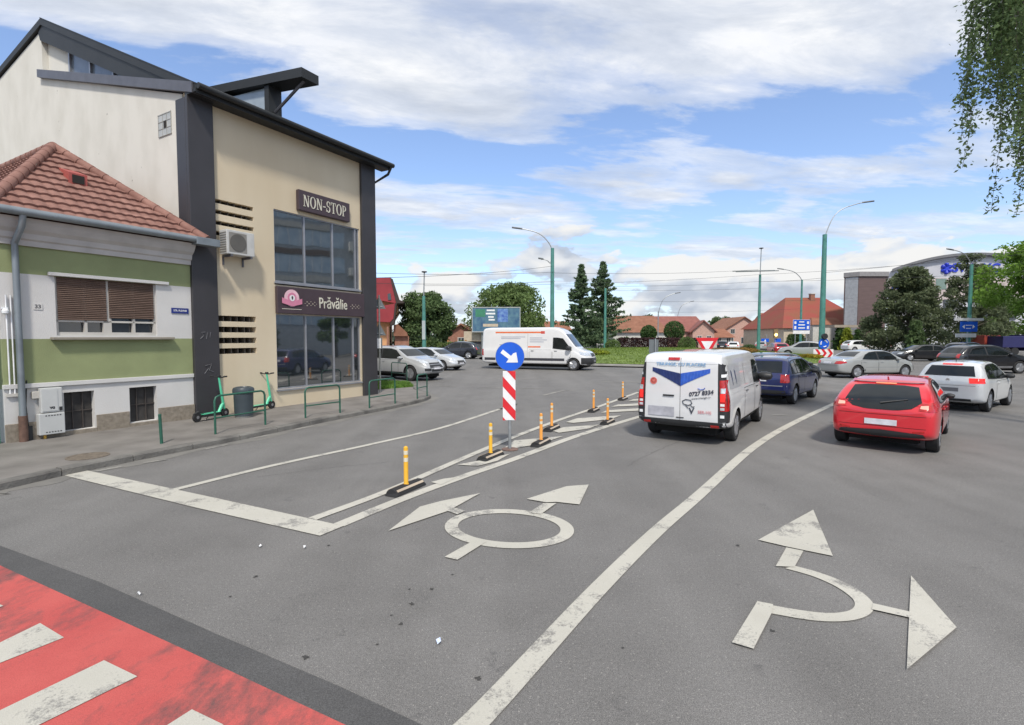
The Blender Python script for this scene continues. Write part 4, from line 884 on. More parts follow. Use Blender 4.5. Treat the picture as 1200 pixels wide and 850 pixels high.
# grass blades: lawn tufts and the pavement patch
def blades(name, pts, h, m, seed):
    rg = np.random.default_rng(seed); C = np.array(pts); n = len(C); a = rg.random(n)*2*PI; w_ = h*.22
    dx = np.stack([np.cos(a)*w_, np.sin(a)*w_, 0*a], 1); up_ = np.stack([rg.normal(size=n)*h*.35, rg.normal(size=n)*h*.35, h*rg.uniform(.5, 1.2, n)], 1)
    V = np.stack([C-dx, C+dx, C+up_], 1).reshape(-1, 3); return tag(np_mesh(name, V, np.arange(3*n).reshape(n, 3), m), {'grass': 'short grass'}.get(name), 'grass', kind='stuff')
rg = np.random.default_rng(5); pts = []
while len(pts) < 26000:
    t = rg.random()*2*PI; r_ = math.sqrt(rg.random())*(IR-.4); x, y = IC.x+r_*math.cos(t), IC.y+r_*math.sin(t)
    if y < 56: pts.append((x, y, isl_z(x, y)-.01))
bl = blades('lawn_grass', pts, .13, leafmat('grass_blade', (.14, .20, .04), .3, .3), 6); tag(bl, 'short green lawn grass covering the roundabout island', 'grass')
gp = [P(*q_, .115) for q_ in ((440, 457), (484, 453.5), (478, 449.5), (440, 447))]; b = MB(); b.add([(v.x, v.y, .119) for v in gp], [(0, 1, 2, 3)], lawnm); tag(b.build('grass_verge', fix=False), kind='structure')
pts = []
for i in range(3800):
    u_, v_ = rg.random(2); q_ = gp[0].lerp(gp[1], u_).lerp(gp[3].lerp(gp[2], u_), v_); pts.append((q_.x, q_.y, .115))
bl = blades('verge_grass', pts, .13, leafmat('verge_blade', (.12, .22, .04), .3, .3), 7); tag(bl, 'small patch of unmown grass on the pavement behind the corner', 'grass')

# bushes, hedge, flower beds on and behind the island
def bush(name, label, cat, clumps, n, leaf, m, seed, group=None, loc=(0, 0, 0), core=None):
    rg = np.random.default_rng(seed); V, Fq = quads(clump_pts(clumps, n, rg, .8), leaf, rg, 1.2); o = np_mesh(name, V, Fq, m); o.location = loc; return tag(o, label, cat, group)
def hedge(label, xa, xb, Y, z0, z1, m, seed, dp=1.2):
    rg = np.random.default_rng(seed); n = 9000; C = rg.random((n, 3)); C[:, 0] = xa+(xb-xa)*C[:, 0]; C[:, 2] = z0+(z1-z0)*C[:, 2]; C[:, 1] = Y+dp*C[:, 1]
    ft = rg.random(n); C[ft < .55, 1] = Y+rg.normal(size=(ft < .55).sum())*.05; tp = ft > .8; C[tp, 2] = z1+rg.normal(size=tp.sum())*.05
    V, Fq = quads(C, .09, rg, 1.2); o = np_mesh('hedge', V, Fq, m); return tag(o, label, 'hedge')
hx = lambda px, Y: (px-600)/600*Y
hedge('long clipped purple leaved hedge beyond the roundabout lawn', hx(726, 64), hx(818, 64), 64, .5, zt(770, 397, 64), LM_purple, 1)
for (px, py, w_, Y, lb) in [(760, 391, 19, 68, 'round clipped green bush above the purple hedge, left of two'), (790, 388.5, 24, 68, 'round clipped green bush above the purple hedge, right of two')]:
    s = w_/2/600*Y; p = D(px, py, Y); root = empty('clipped_bush', (p.x, p.y, 0), 0, lb, 'bush', 'round bushes behind the hedge'); rg = np.random.default_rng(int(px)); V, Fq = quads(clump_pts([(0, 0, p.z, s, s, s*1.05), (0, 0, p.z, s*.85, s*.85, s)], 3500, rg, .85), .1, rg, 1.2); np_mesh('crown', V, Fq, LM_thuja, root)
    b = MB(); b.tube([(0, 0, 0), (0, 0, p.z)], .1, BARK, 6); b.build('trunk', root)
for (px, py, w_, h_, Y, mm, lb, nm) in [(700, 408, 30, 5, 44, LM_yg, 'low yellow green ground shrub at the left end of the lawn', 'low_shrub'), (676, 430-13, 26, 7, 40, LM_yg, 'yellow green creeping shrub beside the van bonnet', 'low_shrub'), (805, 402, 22, 14, 62, LM_mid, 'spiky light green shrub before the purple hedge', 'low_shrub'),
                                       (718, 405, 18, 9, 60, LM_mid, 'small round green shrub left of the purple hedge', 'low_shrub'), (860, 409, 60, 5, 46, leafmat('flower_bed_leaf', (.22, .13, .04)), 'low orange brown flower bed on the roundabout', 'flower_bed'), (878, 405, 20, 9, 60, LM_dark, 'dark round shrub beside the trolley pole', 'low_shrub'),
                                       (950, 412, 30, 4, 43, leafmat('flower_yellow', (.30, .24, .03)), 'small patch of yellow flowers near the chevron sign', 'flower_bed')]:
    p = D(px, py, Y); s = w_/2/600*Y; hz = h_/600*Y; zz_ = isl_z(p.x, p.y) if math.hypot(p.x-IC.x, p.y-IC.y) < IR else 0
    bush(nm, lb, 'flower bed' if nm == 'flower_bed' else 'shrub', [(0, 0, hz*.4, s, s*.5, hz*.7)], 2200, .07, mm, int(px), None, (p.x, p.y, zz_))
b = MB()
for k in range(9): pass
rg = np.random.default_rng(12)
for k, (px, py) in enumerate([(692, 412), (698, 411), (704, 410), (709, 408)]):
    p = D(px, py, 44); s = .28+.1*rg.random(); b = MB(); z_ = isl_z(p.x, p.y) if math.hypot(p.x-IC.x, p.y-IC.y) < IR else 0
    prof = [(0.001, -.05), (s*.8, 0), (s, s*.35), (s*.6, s*.7), (0.001, s*.85)]; b.lathe(prof, (p.x, p.y, z_), (0, 0, 1), mat('rockery_stone', (.42, .36, .28), .9, bump=.6, bscale=8), 9)
    for i, v in enumerate(b.v): b.v[i] = (v[0]+rg.normal()*.05, v[1]+rg.normal()*.05, v[2]+rg.normal()*.03)
    tag(b.build('boulder', None, 50), 'pale rockery stone at the left end of the roundabout lawn', 'boulder', 'rockery stones on the lawn')

# signs around the island
r = empty('yield_sign', (hx(828.5, 21), 21, 0), 0, 'red and white give way triangle beyond the roof of the white van', 'sign')
zt_ = zt(828, 396, 21); b = MB(); b.tube([(0, .03, -.05), (0, .03, zt_-.05)], .03, GREYM, 8); b.build('pole', r, 40)
b = MB(); b.prism([(-.47, 0, zt_), (.47, 0, zt_), (0, 0, zt_-.80)], (0, -.015, 0), REDS); tr_ = b.build('triangle', r, bevel=.01)
b = MB(); b.prism([(-.25, -.0155, zt_-.14), (.25, -.0155, zt_-.14), (0, -.0155, zt_-.56)], (0, -.004, 0), WHITES); b.build('inner_triangle', tr_)
r = empty('traffic_sign', (hx(768, 22), 22, 0), 0, 'dark back of a small rectangular traffic sign left of the white van', 'sign')
b = MB(); b.tube([(0, 0, -.05), (0, 0, zt(768, 397, 22))], .035, GREYM, 8); b.build('pole', r, 40); b = MB(); b.box(-.26, .14, .04, .06, zt(768, 414, 22), zt(768, 398, 22), SIGNBACK); b.build('sign_back', r)
r = empty('chevron_sign', (hx(965, 43.5), 43.5, isl_z(hx(965, 43.5), 43.5)-.05), 0, 'red and white chevron board with blue roundabout sign on top', 'sign'); zb = r.location.z
b = MB(); z0_, z1_ = zt(965, 419, 43.5)-zb, zt(965, 409.5, 43.5)-zb; b.box(-.85, .85, 0, .03, z0_, z1_, WHITES); bd = b.build('board', r)
b = MB()
for k in range(3):
    x = -.72+k*.52; hm = (z0_+z1_)/2
    b.add([(x, -.005, z1_), (x+.24, -.005, z1_), (x+.5, -.005, hm), (x+.24, -.005, z0_), (x, -.005, z0_), (x+.26, -.005, hm)], [(0, 5, 2, 1), (5, 4, 3, 2)], REDS)
b.build('chevrons', bd, fix=False)
b = MB(); b.lathe([(.45, 0), (.45, .02)], (0, -.02, z1_+.48), (0, -1, 0), BLUES, 24); ds = b.build('disc', r)
b = MB()
for k in range(3):
    t = 2*PI*k/3+.3; pts = [(math.cos(t+q_*.16)*.27, -.045, z1_+.48+math.sin(t+q_*.16)*.27) for q_ in range(8)]; b.tube(pts, [.045]*6+[.085, .01], WHITES, 6)
b.build('arrows', ds)
for s in (-.5, .5): b = MB(); b.tube([(s, .06, 0), (s, .06, z0_+.4)], .03, GREYM, 6); b.build('leg', r)
b = MB(); b.tube([(0, .05, z0_), (0, .05, z1_+.9)], .03, GREYM, 6); b.build('pole', r)
b = MB(); b.lathe([(.24, 0), (.24, .2)], (0, 0, z1_+1.1), (0, -1, 0), PLAST, 12); b.build('lamp_housing', r)
def board(label, px, py0, py1, w_, Y, lines_, name='direction_sign'):
    zb, zt_ = zt(px, py1, Y), zt(px, py0, Y); p = D(px, 395, Y); r = empty(name, (p.x, p.y, 0), 0, label, 'sign'); b = MB(); b.box(-w_/2, w_/2, 0, .04, zb, zt_, BLUES); bd = b.build('board', r)
    b = MB(); b.box(-w_/2-.03, w_/2+.03, .01, .05, zb-.03, zt_+.03, WHITES); b.build('border', bd); b = MB()
    for (x, z, ww, hh_) in lines_: b.box(-w_/2+x*w_, -w_/2+(x+ww)*w_, -.012, -.001, zb+z*(zt_-zb), zb+(z+hh_)*(zt_-zb), WHITES)
    b.build('markings', bd)
    for s in (-.35, .35): b = MB(); b.tube([(s*w_, .08, 0), (s*w_, .08, zt_-.1)], .05, GREYM, 6); b.build('post', r)
    b = MB(); b.box(-w_/2, w_/2, 0, .04, zb-.5, zb-.08, WHITES); b.build('sub_panel', r)
board('blue direction sign board with white arrows before the orange roofed building', 939, 375, 387, 2.2, 68, [(.06, .1, .12, .3), (.06, .6, .12, .25), (.82, .1, .12, .3), (.82, .6, .12, .25), (.3, .15, .4, .12), (.3, .45, .4, .12), (.35, .75, .3, .1)])
# three white and blue finger signs on the clinic lamp post
r = empty('direction_sign', (hx(1133, 49.7), 49.7, 0), 0, 'stacked white and blue direction panels at the lamp post before the clinic', 'sign')
for (x0, x1, y0, y1, m_) in ((1117, 1151, 373, 376, WHITES), (1124, 1144, 377, 389, BLUES), (1119, 1143, 391, 395.5, WHITES)):
    b = MB(); b.box(hx(x0, 49.7)-r.location.x, hx(x1, 49.7)-r.location.x, -.03, .03, zt(x0, y1, 49.7), zt(x0, y0, 49.7), m_); pn_ = b.build('panel', r)
b = MB(); zc_ = zt(1133, 383, 49.7)
for s in (-1, 1): b.add([(.05+s*.62, -.035, zc_), (.05+s*.38, -.035, zc_+.2), (.05+s*.38, -.035, zc_-.2)], [(0, 1, 2)], WHITES)
b.box(-.25, .33, -.04, -.031, zc_+.1, zc_+.17, WHITES); b.box(-.2, .28, -.04, -.031, zc_-.2, zc_-.13, WHITES); b.build('markings', pn_, fix=False)
b = MB(); b.tube([(.08, .09, 0), (.08, .09, zt(1133, 372, 49.7))], .05, GREYM, 8); b.build('pole', r)
# amber signal and pedestrian signs, far
r = empty('traffic_light', (hx(908, 82), 82, 0), 0, 'far traffic light with glowing amber lamp beside a blue sign', 'traffic light')
b = MB(); b.tube([(0, 0, 0), (0, 0, zt(908, 386, 82))], .08, GREYM, 8); b.build('pole', r); b = MB(); b.box(-.32, .32, -.3, 0, zt(908, 396.5, 82), zt(908, 386, 82), mat('signal_tan', (.25, .17, .08), .6)); hs = b.build('housing', r)
b = MB(); b.lathe([(.22, 0), (.2, .05)], (0, -.301, zt(908, 392.5, 82)), (0, -1, 0), mat('amber_lit', (.9, .5, .1), .3, emis=(1, .62, .18), estr=6), 16); b.build('lamp', hs)
b = MB(); b.box(-.1, .9, -.06, 0, zt(908, 401, 82), zt(908, 397, 82), BLUES); b.build('blue_sign', r)
r = empty('pedestrian_sign', (hx(898, 84), 84, 0), 0, 'far blue pedestrian crossing sign left of the amber light', 'sign')
b = MB(); b.tube([(0, 0, 0), (0, 0, zt(898, 392, 84))], .06, GREYM, 8); b.build('pole', r); b = MB(); b.box(-.9, .35, -.1, -.05, zt(898, 401, 84), zt(898, 397, 84), BLUES); bs = b.build('board', r); b = MB(); b.prism([(-.45, -.101, zt(898, 400.5, 84)), (-.1, -.101, zt(898, 400.5, 84)), (-.27, -.101, zt(898, 397.5, 84))], (0, -.01, 0), WHITES); b.build('markings', bs)

# ================================================================ VEHICLES
def interp(poly, x):
    if x <= poly[0][0]: return poly[0][1]
    for (x0, y0), (x1, y1) in zip(poly, poly[1:]):
        if x <= x1: return y0+(y1-y0)*(x-x0)/(x1-x0) if x1 > x0 else y1
    return poly[-1][1]
def paint(name, c, metal=.0, rough=.28): return mat('paint_'+name, c, rough, metal, var=.04, scale=2, coat=1.0)
SPEC = {
 'hatch': dict(L=4.3, W=.89, top=[(0, .90), (.06, .98), (.2, 1.10), (.62, 1.36), (.9, 1.42), (1.4, 1.455), (2.1, 1.45), (2.5, 1.39), (3.25, 1.01), (3.45, .96), (4.0, .82), (4.22, .66), (4.3, .55)],
   belt=[(0, .84), (.2, .97), (1.2, .95), (2.5, .92), (3.2, .90), (4.3, .5)], bot=[(0, .34), (.15, .27), (.6, .21), (3.6, .21), (4.15, .23), (4.3, .32)], plan=[(0, .74), (.05, .80), (.2, .86), (.5, .89), (3.2, .89), (3.85, .85), (4.15, .74), (4.3, .55)], xr=.78, xf=3.4, R=.32,
   side=[[(.62, .98), (1.0, .97), (1.55, .96)], [(.95, 1.28), (1.2, 1.335), (1.5, 1.36)], [(1.62, .96), (2.3, .94), (2.98, .95)], [(1.58, 1.365), (2.1, 1.37), (2.42, 1.30)]],
   wind=[[(-.66, 0), (0, 0), (.66, 0)], 1.04, 1.33], doors=[(1.58, 2.72), (.85, 1.56)]),
 'sedan': dict(L=4.75, W=.91, top=[(0, .80), (.05, .90), (.2, .985), (.75, 1.06), (.95, 1.09), (1.25, 1.26), (1.6, 1.40), (2.1, 1.46), (2.7, 1.45), (3.1, 1.36), (3.65, 1.03), (3.85, .98), (4.4, .86), (4.65, .72), (4.75, .55)],
   belt=[(0, .7), (.3, .94), (1.0, .98), (2.5, .95), (3.6, .92), (4.75, .5)], bot=[(0, .34), (.15, .27), (.6, .22), (4.1, .22), (4.6, .24), (4.75, .32)], plan=[(0, .72), (.06, .80), (.25, .87), (.6, .91), (3.6, .91), (4.2, .87), (4.55, .74), (4.75, .52)], xr=1.0, xf=3.85, R=.33,
   side=[[(1.3, 1.0), (1.6, .985), (2.18, .975)], [(1.52, 1.22), (1.75, 1.33), (2.15, 1.375)], [(2.26, .975), (2.8, .965), (3.42, .97)], [(2.22, 1.378), (2.7, 1.375), (3.0, 1.30)]], wind=[0, 1.04, 1.34], doors=[(2.22, 3.3), (1.2, 2.2)]),
 'suv': dict(L=4.5, W=.92, top=[(0, .98), (.06, 1.08), (.2, 1.2), (.55, 1.52), (.8, 1.62), (1.4, 1.68), (2.2, 1.67), (2.6, 1.58), (3.3, 1.18), (3.5, 1.13), (4.1, 1.02), (4.38, .84), (4.5, .66)],
   belt=[(0, .95), (.3, 1.1), (1.2, 1.09), (2.5, 1.05), (3.3, 1.04), (4.5, .62)], bot=[(0, .42), (.15, .34), (.6, .27), (3.8, .27), (4.3, .29), (4.5, .4)], plan=[(0, .76), (.05, .82), (.2, .88), (.5, .92), (3.4, .92), (4.0, .88), (4.35, .76), (4.5, .58)], xr=.85, xf=3.55, R=.37,
   side=[[(.55, 1.14), (1.0, 1.12), (1.6, 1.10)], [(.85, 1.45), (1.15, 1.52), (1.55, 1.55)], [(1.68, 1.10), (2.3, 1.08), (3.05, 1.09)], [(1.63, 1.555), (2.15, 1.55), (2.5, 1.48)]], wind=[0, 1.2, 1.53], doors=[(1.62, 2.8), (.9, 1.6)]),
 'wagon': dict(L=4.25, W=.83, top=[(0, .88), (.06, 1.0), (.14, 1.10), (.42, 1.40), (.6, 1.46), (1.4, 1.50), (2.1, 1.49), (2.5, 1.42), (3.15, 1.03), (3.35, .98), (3.95, .86), (4.17, .70), (4.25, .56)],
   belt=[(0, .84), (.2, .96), (1.2, .97), (2.5, .93), (3.15, .92), (4.25, .5)], bot=[(0, .36), (.15, .29), (.6, .22), (3.5, .22), (4.1, .24), (4.25, .34)], plan=[(0, .72), (.05, .77), (.2, .81), (.5, .83), (3.2, .83), (3.8, .80), (4.1, .70), (4.25, .52)], xr=.78, xf=3.24, R=.31,
   side=[[(.45, 1.0), (.7, 1.0), (.95, 1.0)], [(.6, 1.33), (.75, 1.37), (.95, 1.39)], [(1.03, 1.0), (1.4, .99), (1.72, .98)], [(1.03, 1.395), (1.4, 1.41), (1.7, 1.41)], [(1.8, .98), (2.3, .96), (2.9, .97)], [(1.78, 1.41), (2.1, 1.40), (2.4, 1.33)]], wind=[0, 1.06, 1.36], doors=[(1.76, 2.7), (.98, 1.74)]),
 'trafic': dict(L=4.9, W=.955, top=[(0, 1.76), (.04, 1.85), (.1, 1.89), (.4, 1.915), (2.8, 1.93), (3.3, 1.90), (3.62, 1.80), (4.3, 1.24), (4.42, 1.16), (4.72, .98), (4.85, .78), (4.9, .62)],
   belt=[(0, 1.10), (3.4, 1.12), (4.2, 1.05), (4.9, .55)], bot=[(0, .38), (.15, .33), (.6, .28), (4.1, .28), (4.7, .26), (4.9, .38)], plan=[(0, .90), (.04, .93), (.12, .945), (.4, .955), (3.8, .955), (4.3, .91), (4.7, .76), (4.9, .56)], xr=.95, xf=4.03, R=.33, tum=.13,
   side=[[(3.0, 1.14), (3.5, 1.12), (4.05, 1.10)], [(3.0, 1.66), (3.3, 1.66), (3.62, 1.60)]], wind=[0, 1.24, 1.78], doors=[(2.98, 4.05), (1.72, 2.92)]),
 'crafter': dict(L=7.0, W=1.0, top=[(0, 2.35), (.04, 2.48), (.14, 2.56), (.5, 2.60), (4.7, 2.60), (5.1, 2.52), (5.35, 2.33), (6.05, 1.45), (6.2, 1.33), (6.75, 1.12), (6.93, .95), (7.0, .7)],
   belt=[(0, 1.25), (5.2, 1.25), (6.0, 1.15), (7.0, .6)], bot=[(0, .42), (.2, .36), (.8, .33), (6.2, .33), (6.8, .28), (7.0, .38)], plan=[(0, .9), (.04, .95), (.15, .98), (.5, 1.0), (5.8, 1.0), (6.4, .95), (6.8, .82), (7.0, .62)], xr=1.45, xf=5.95, R=.36, tum=.10,
   side=[[(4.72, 1.32), (5.2, 1.27), (5.82, 1.22)], [(4.72, 1.95), (4.95, 1.95), (5.28, 1.90)]], wind=[0, 1.42, 2.18], doors=[(4.68, 5.8), (3.2, 4.6)]),
}
PROTO = {}
def body_mesh(kind, lvl=2):
    S = SPEC[kind]; W = S['W']; tum = S.get('tum', .30); L_ = S['L']
    xs = sorted(set([round(q_, 3) for q_, _ in S['top']]+[round(q_, 3) for q_ in np.linspace(.3, L_-.4, 22)])); xs2 = [xs[0]]
    for x in xs[1:]:
        if x-xs2[-1] > .028: xs2.append(x)
    rings = []
    for x in xs2:
        T = interp(S['top'], x); Bz = min(interp(S['belt'], x), T-.035); b_ = interp(S['bot'], x); w = interp(S['plan'], x); gh = T-Bz; inw = tum*gh; wt = w-.03-inw; h = Bz-b_; tk = min(1, gh/.3)
        half = [(0, b_), (w*.7, b_), (w*.955, b_+.04), (w*.99, b_+.12), (w, b_+h*.45), (w*1.0, b_+h*.74), (w*.985, Bz-.03), (w*.955, Bz+.012*tk), (w*.955-inw*.5, Bz+gh*.5), (wt*.985, T-gh*(.13 if tum > .2 else .10)-.012), (wt*(.93 if tum > .2 else .955), T-.018), (wt*.6, T+(.012 if tum > .2 else .0)*tk), (0, T+(.025 if tum > .2 else .006)*tk)]
        rings.append([(x, y, z) for y, z in half]+[(x, -y, z) for y, z in half[-2:0:-1]])
    n = len(rings[0])
    def cap(r, dx):
        zc = sum(q_[2] for q_ in r)/n; return [[(q_[0]+dx*.5, q_[1]*.93, zc+(q_[2]-zc)*.94) for q_ in r], [(q_[0]+dx, q_[1]*.5, zc+(q_[2]-zc)*.55) for q_ in r]]
    c0 = cap(rings[0], -.03); c1 = cap(rings[-1], .05)
    allr = [c0[1], c0[0]]+rings+[c1[0], c1[1]]; vs = [q_ for r in allr for q_ in r]; fs = []
    for i in range(len(allr)-1):
        for k in range(n): fs.append((i*n+k, (i+1)*n+k, (i+1)*n+(k+1) % n, i*n+(k+1) % n))
    for base, flip in ((0, False), ((len(allr)-1)*n, True)):   # close as strips across the section
        for k in range(1, n//2):
            f = (base+k, base+k+1, base+n-k-1, base+n-k) if k+1 <= n//2 and n-k-1 > k+1 else None
            if f: fs.append(f if not flip else f[::-1])
        f = (base, base+1, base+n-1); fs.append(f if not flip else f[::-1]); h_ = n//2; f = (base+h_-1, base+h_, base+h_+1); fs.append(f if not flip else f[::-1])
    me = bpy.data.meshes.new('body'); me.from_pydata([(x-L_/2, y, z) for x, y, z in vs], [], fs); bm = bmesh.new(); bm.from_mesh(me); bmesh.ops.recalc_face_normals(bm, faces=bm.faces); bm.to_mesh(me); bm.free()
    dummy = mat('paint_dummy', (.5, .5, .5)); me.materials.append(dummy); ob = bpy.data.objects.new('tmp', me); col.objects.link(ob); ss = ob.modifiers.new('s', 'SUBSURF'); ss.levels = lvl; ss.render_levels = lvl
    cs = []
    for x in (S['xr'], S['xf']):
        for s in (-1, 1):
            cb = MB(); cb.lathe([(S['R']+.055, -.17), (S['R']+.055, .2)], (x-L_/2, s*(W-.08), S['R']+.01), (0, s, 0), DARKH, 32); co = cb.build('cut'); cs.append(co)
            bo = ob.modifiers.new('b', 'BOOLEAN'); bo.operation = 'DIFFERENCE'; bo.object = co; bo.solver = 'EXACT'; bo.material_mode = 'TRANSFER'
    dg = bpy.context.evaluated_depsgraph_get(); dg.update(); res = bpy.data.meshes.new_from_object(ob.evaluated_get(dg))
    bpy.data.objects.remove(ob)
    for c in cs: bpy.data.objects.remove(c)
    res.polygons.foreach_set('use_smooth', [True]*len(res.polygons)); res.set_sharp_from_angle(angle=R(40))
    bm = bmesh.new(); bm.from_mesh(res); bvh = BVHTree.FromBMesh(bm); bm.free()
    PROTO[kind] = (res, bvh); return PROTO[kind]
class Car:
    def __init__(s, kind, paintm, label, cat='car', name='parked_car', group=None, lvl=2, rims=ALU):
        s.S = SPEC[kind]; s.L = s.S['L']; s.W = s.S['W']; me0, s.bvh = PROTO.get(kind) or body_mesh(kind, lvl); me = me0.copy(); s.paint = paintm
        for i, m_ in enumerate(me.materials):
            if m_ and m_.name.startswith('paint_dummy'): me.materials[i] = paintm
        s.root = empty(name, (0, 0, 0), 0, label, cat, group); s.body = bpy.data.objects.new('body', me); col.objects.link(s.body); s.body.parent = s.root; s.wheels(rims); s.underside()
    def underside(s):
        b = MB(); b.box(-s.L/2+.35, s.L/2-.35, -s.W+.32, s.W-.32, .17, .3, DARKH); b.build('chassis', s.root)
    def cast(s, p, d): return s.bvh.ray_cast(Vector(p), Vector(d))
    def patch(s, name, lo, hi, frm, m, off=.005, nu=10, nv=6, parent=None):
        """lo/hi: chains of (a, z). frm 'L','R' sides (a = x from rear), 'B' rear, 'F' front (a = y), ('D', sx, sy, k) corner"""
        def res(ch, t):
            ls = [0]
            for p, q_ in zip(ch, ch[1:]): ls.append(ls[-1]+math.hypot(q_[0]-p[0], q_[1]-p[1]))
            t *= ls[-1]
            for i in range(len(ch)-1):
                if t <= ls[i+1]+1e-9:
                    k = (t-ls[i])/max(1e-9, ls[i+1]-ls[i]); return (ch[i][0]+(ch[i+1][0]-ch[i][0])*k, ch[i][1]+(ch[i+1][1]-ch[i][1])*k)
            return ch[-1]
        vs = []; ok = []
        for j in range(nv+1):
            for i in range(nu+1):
                a0, a1 = res(lo, i/nu), res(hi, i/nu); a = a0[0]+(a1[0]-a0[0])*j/nv; z = a0[1]+(a1[1]-a0[1])*j/nv
                if frm == 'L': o_, d = Vector((a-s.L/2, 4, z)), Vector((0, -1, 0))
                elif frm == 'R': o_, d = Vector((a-s.L/2, -4, z)), Vector((0, 1, 0))
                elif frm == 'B': o_, d = Vector((-s.L/2-4, a, z)), Vector((1, 0, 0))
                elif frm == 'F': o_, d = Vector((s.L/2+4, a, z)), Vector((-1, 0, 0))
                elif frm == 'T': o_, d = Vector((a-s.L/2, z, 5)), Vector((0, 0, -1))
                else:
                    _, sx, sy, k = frm; d = Vector((-sx, -sy*k, 0)).normalized(); u_ = Vector((-d.y, d.x, 0))*(1 if sx*sy < 0 else -1); o_ = Vector((sx*s.L/2, sy*s.W, z))+u_*a-d*3
                hit, nr_, _i, _d = s.cast(o_, d); ok.append(hit is not None); vs.append(hit+nr_*off if hit is not None else o_)
        fs = []; w = nu+1
        for j in range(nv):
            for i in range(nu):
                f = (j*w+i, j*w+i+1, (j+1)*w+i+1, (j+1)*w+i)
                if all(ok[k] for k in f) and max((vs[f[0]]-vs[f[2]]).length, (vs[f[1]]-vs[f[3]]).length) < .5: fs.append(f)
        if not fs: return None
        used = sorted({k for f in fs for k in f}); mp = {k: i for i, k in enumerate(used)}
        b = MB(); b.add([vs[k] for k in used], [tuple(mp[k] for k in f) for f in fs], m); o = b.build(name, parent or s.root, 50, fix=False)
        return o
    def rect(s, name, a0, a1, z0, z1, frm, m, **k): return s.patch(name, [(a0, z0), (a1, z0)], [(a0, z1), (a1, z1)], frm, m, **k)
    def wheels(s, rims):
        Rr = s.S['R']
        for x in (s.S['xr'], s.S['xf']):
            for sg_ in (-1, 1):
                y = sg_*(s.W-.125); b = MB(); c = (x-s.L/2, y, Rr)
                b.lathe([(Rr*.62, -.09), (Rr*.93, -.105), (Rr, -.08), (Rr, .08), (Rr*.93, .105), (Rr*.62, .09)], c, (0, sg_, 0), RUB, 32); w = b.build('wheel', s.root, 40)
                b = MB(); b.lathe([(Rr*.62, .088), (Rr*.66, .098), (Rr*.60, .098), (Rr*.56, .03), (.001, .02)], c, (0, sg_, 0), mat('rim_inner', (.05, .05, .052), .6), 28)
                for k in range(5):
                    t = 2*PI*k/5
                    for dt in (-.13, .13):
                        p0 = Vector(c)+Vector((math.cos(t)*.04, sg_*.075, math.sin(t)*.04)); p1 = Vector(c)+Vector((math.cos(t+dt)*Rr*.62, sg_*.09, math.sin(t+dt)*Rr*.62)); b.tube([p0, p1], [.028, .022], rims, 6)
                b.lathe([(Rr*.57, .085), (Rr*.64, .1), (Rr*.67, .097)], c, (0, sg_, 0), rims, 28); b.lathe([(.055, .06), (.05, .095), (.001, .1)], c, (0, sg_, 0), rims, 14); b.build('rim', w, 40)
    def glass(s, sides='LR', m=GLASSD, rear=None, front=True):
        for sd_ in sides:
            ch = s.S['side']
            for k in range(0, len(ch), 2): s.patch('side_window', ch[k], ch[k+1], sd_, m, off=.007, nu=10, nv=5)
            lo = [p for c in ch[::2] for p in c]; hi = [p for c in ch[1::2] for p in c]; lo2 = [(lo[0][0]-.05, lo[0][1]-.02)]+[(a, z-.025) for a, z in lo]+[(lo[-1][0]+.06, lo[-1][1]-.02)]; hi2 = [(hi[0][0]-.04, hi[0][1]+.01)]+[(a, z+.022) for a, z in hi]+[(hi[-1][0]+.04, hi[-1][1]+.01)]
            s.patch('window_trim', lo2, hi2, sd_, PLAST, off=.004, nu=26, nv=5)
        if front:
            _, z0, z1 = s.S['wind']; w = s.W; tl = s.S.get('tum', .3)
            s.patch('windscreen', [(-w*.80, z0), (w*.80, z0)], [(-w*.84+tl*(z1-z0), z1), (w*.84-tl*(z1-z0), z1)], 'F', m, off=.006, nu=12, nv=8)
        if rear: s.patch('rear_window', rear[0], rear[1], 'B', m, off=.007, nu=14, nv=8)
    def doors(s, sides='LR', zt_=None, handles=True, hm=None):
        for sd_ in sides:
            for (x0, x1) in s.S['doors']:
                zb = interp(s.S['bot'], (x0+x1)/2)+.09; ztp = (zt_ or interp(s.S['belt'], (x0+x1)/2)-.045)
                s.rect('door_seam', x0-.012, x1+.012, zb-.01, ztp+.01, sd_, DARKH, off=.0015, nu=10, nv=6)
                d = s.rect('door', x0, x1, zb, ztp, sd_, s.paint, off=.0045, nu=12, nv=8)
                if handles and d:
                    y = -1 if sd_ == 'R' else 1; hx_ = x0+.1; hit = s.cast((hx_-s.L/2, 4*y, ztp-.06), (0, -y, 0))[0]
                    if hit:
                        b = MB(); b.tube([hit+Vector((-.0, y*.02, 0)), hit+Vector((.09, y*.035, 0)), hit+Vector((.18, y*.02, 0))], .013, hm or s.paint, 6); b.build('handle', d, 40)
    def mirrors(s, x, z, m=None, sz=1.0):
        for y in (-1, 1):
            b = MB(); yy = s.W*.93; b.X = Matrix.Translation((x-s.L/2, y*(yy+.1*sz), z)) @ Matrix.Diagonal((.10*sz, .12*sz, .075*sz, 1))
            b.lathe([(.001, -1), (.75, -.8), (1, -.2), (1, .5), (.6, .95), (.001, 1)], (0, 0, 0), (0, 1, 0), m or s.paint, 12); b.X = Matrix(); b.box(x-s.L/2-.03, x-s.L/2+.03, min(y*(yy-.06), y*(yy+.03)), max(y*(yy-.06), y*(yy+.03)), z-.05, z-.01, PLAST); b.build('mirror', s.root, 40)
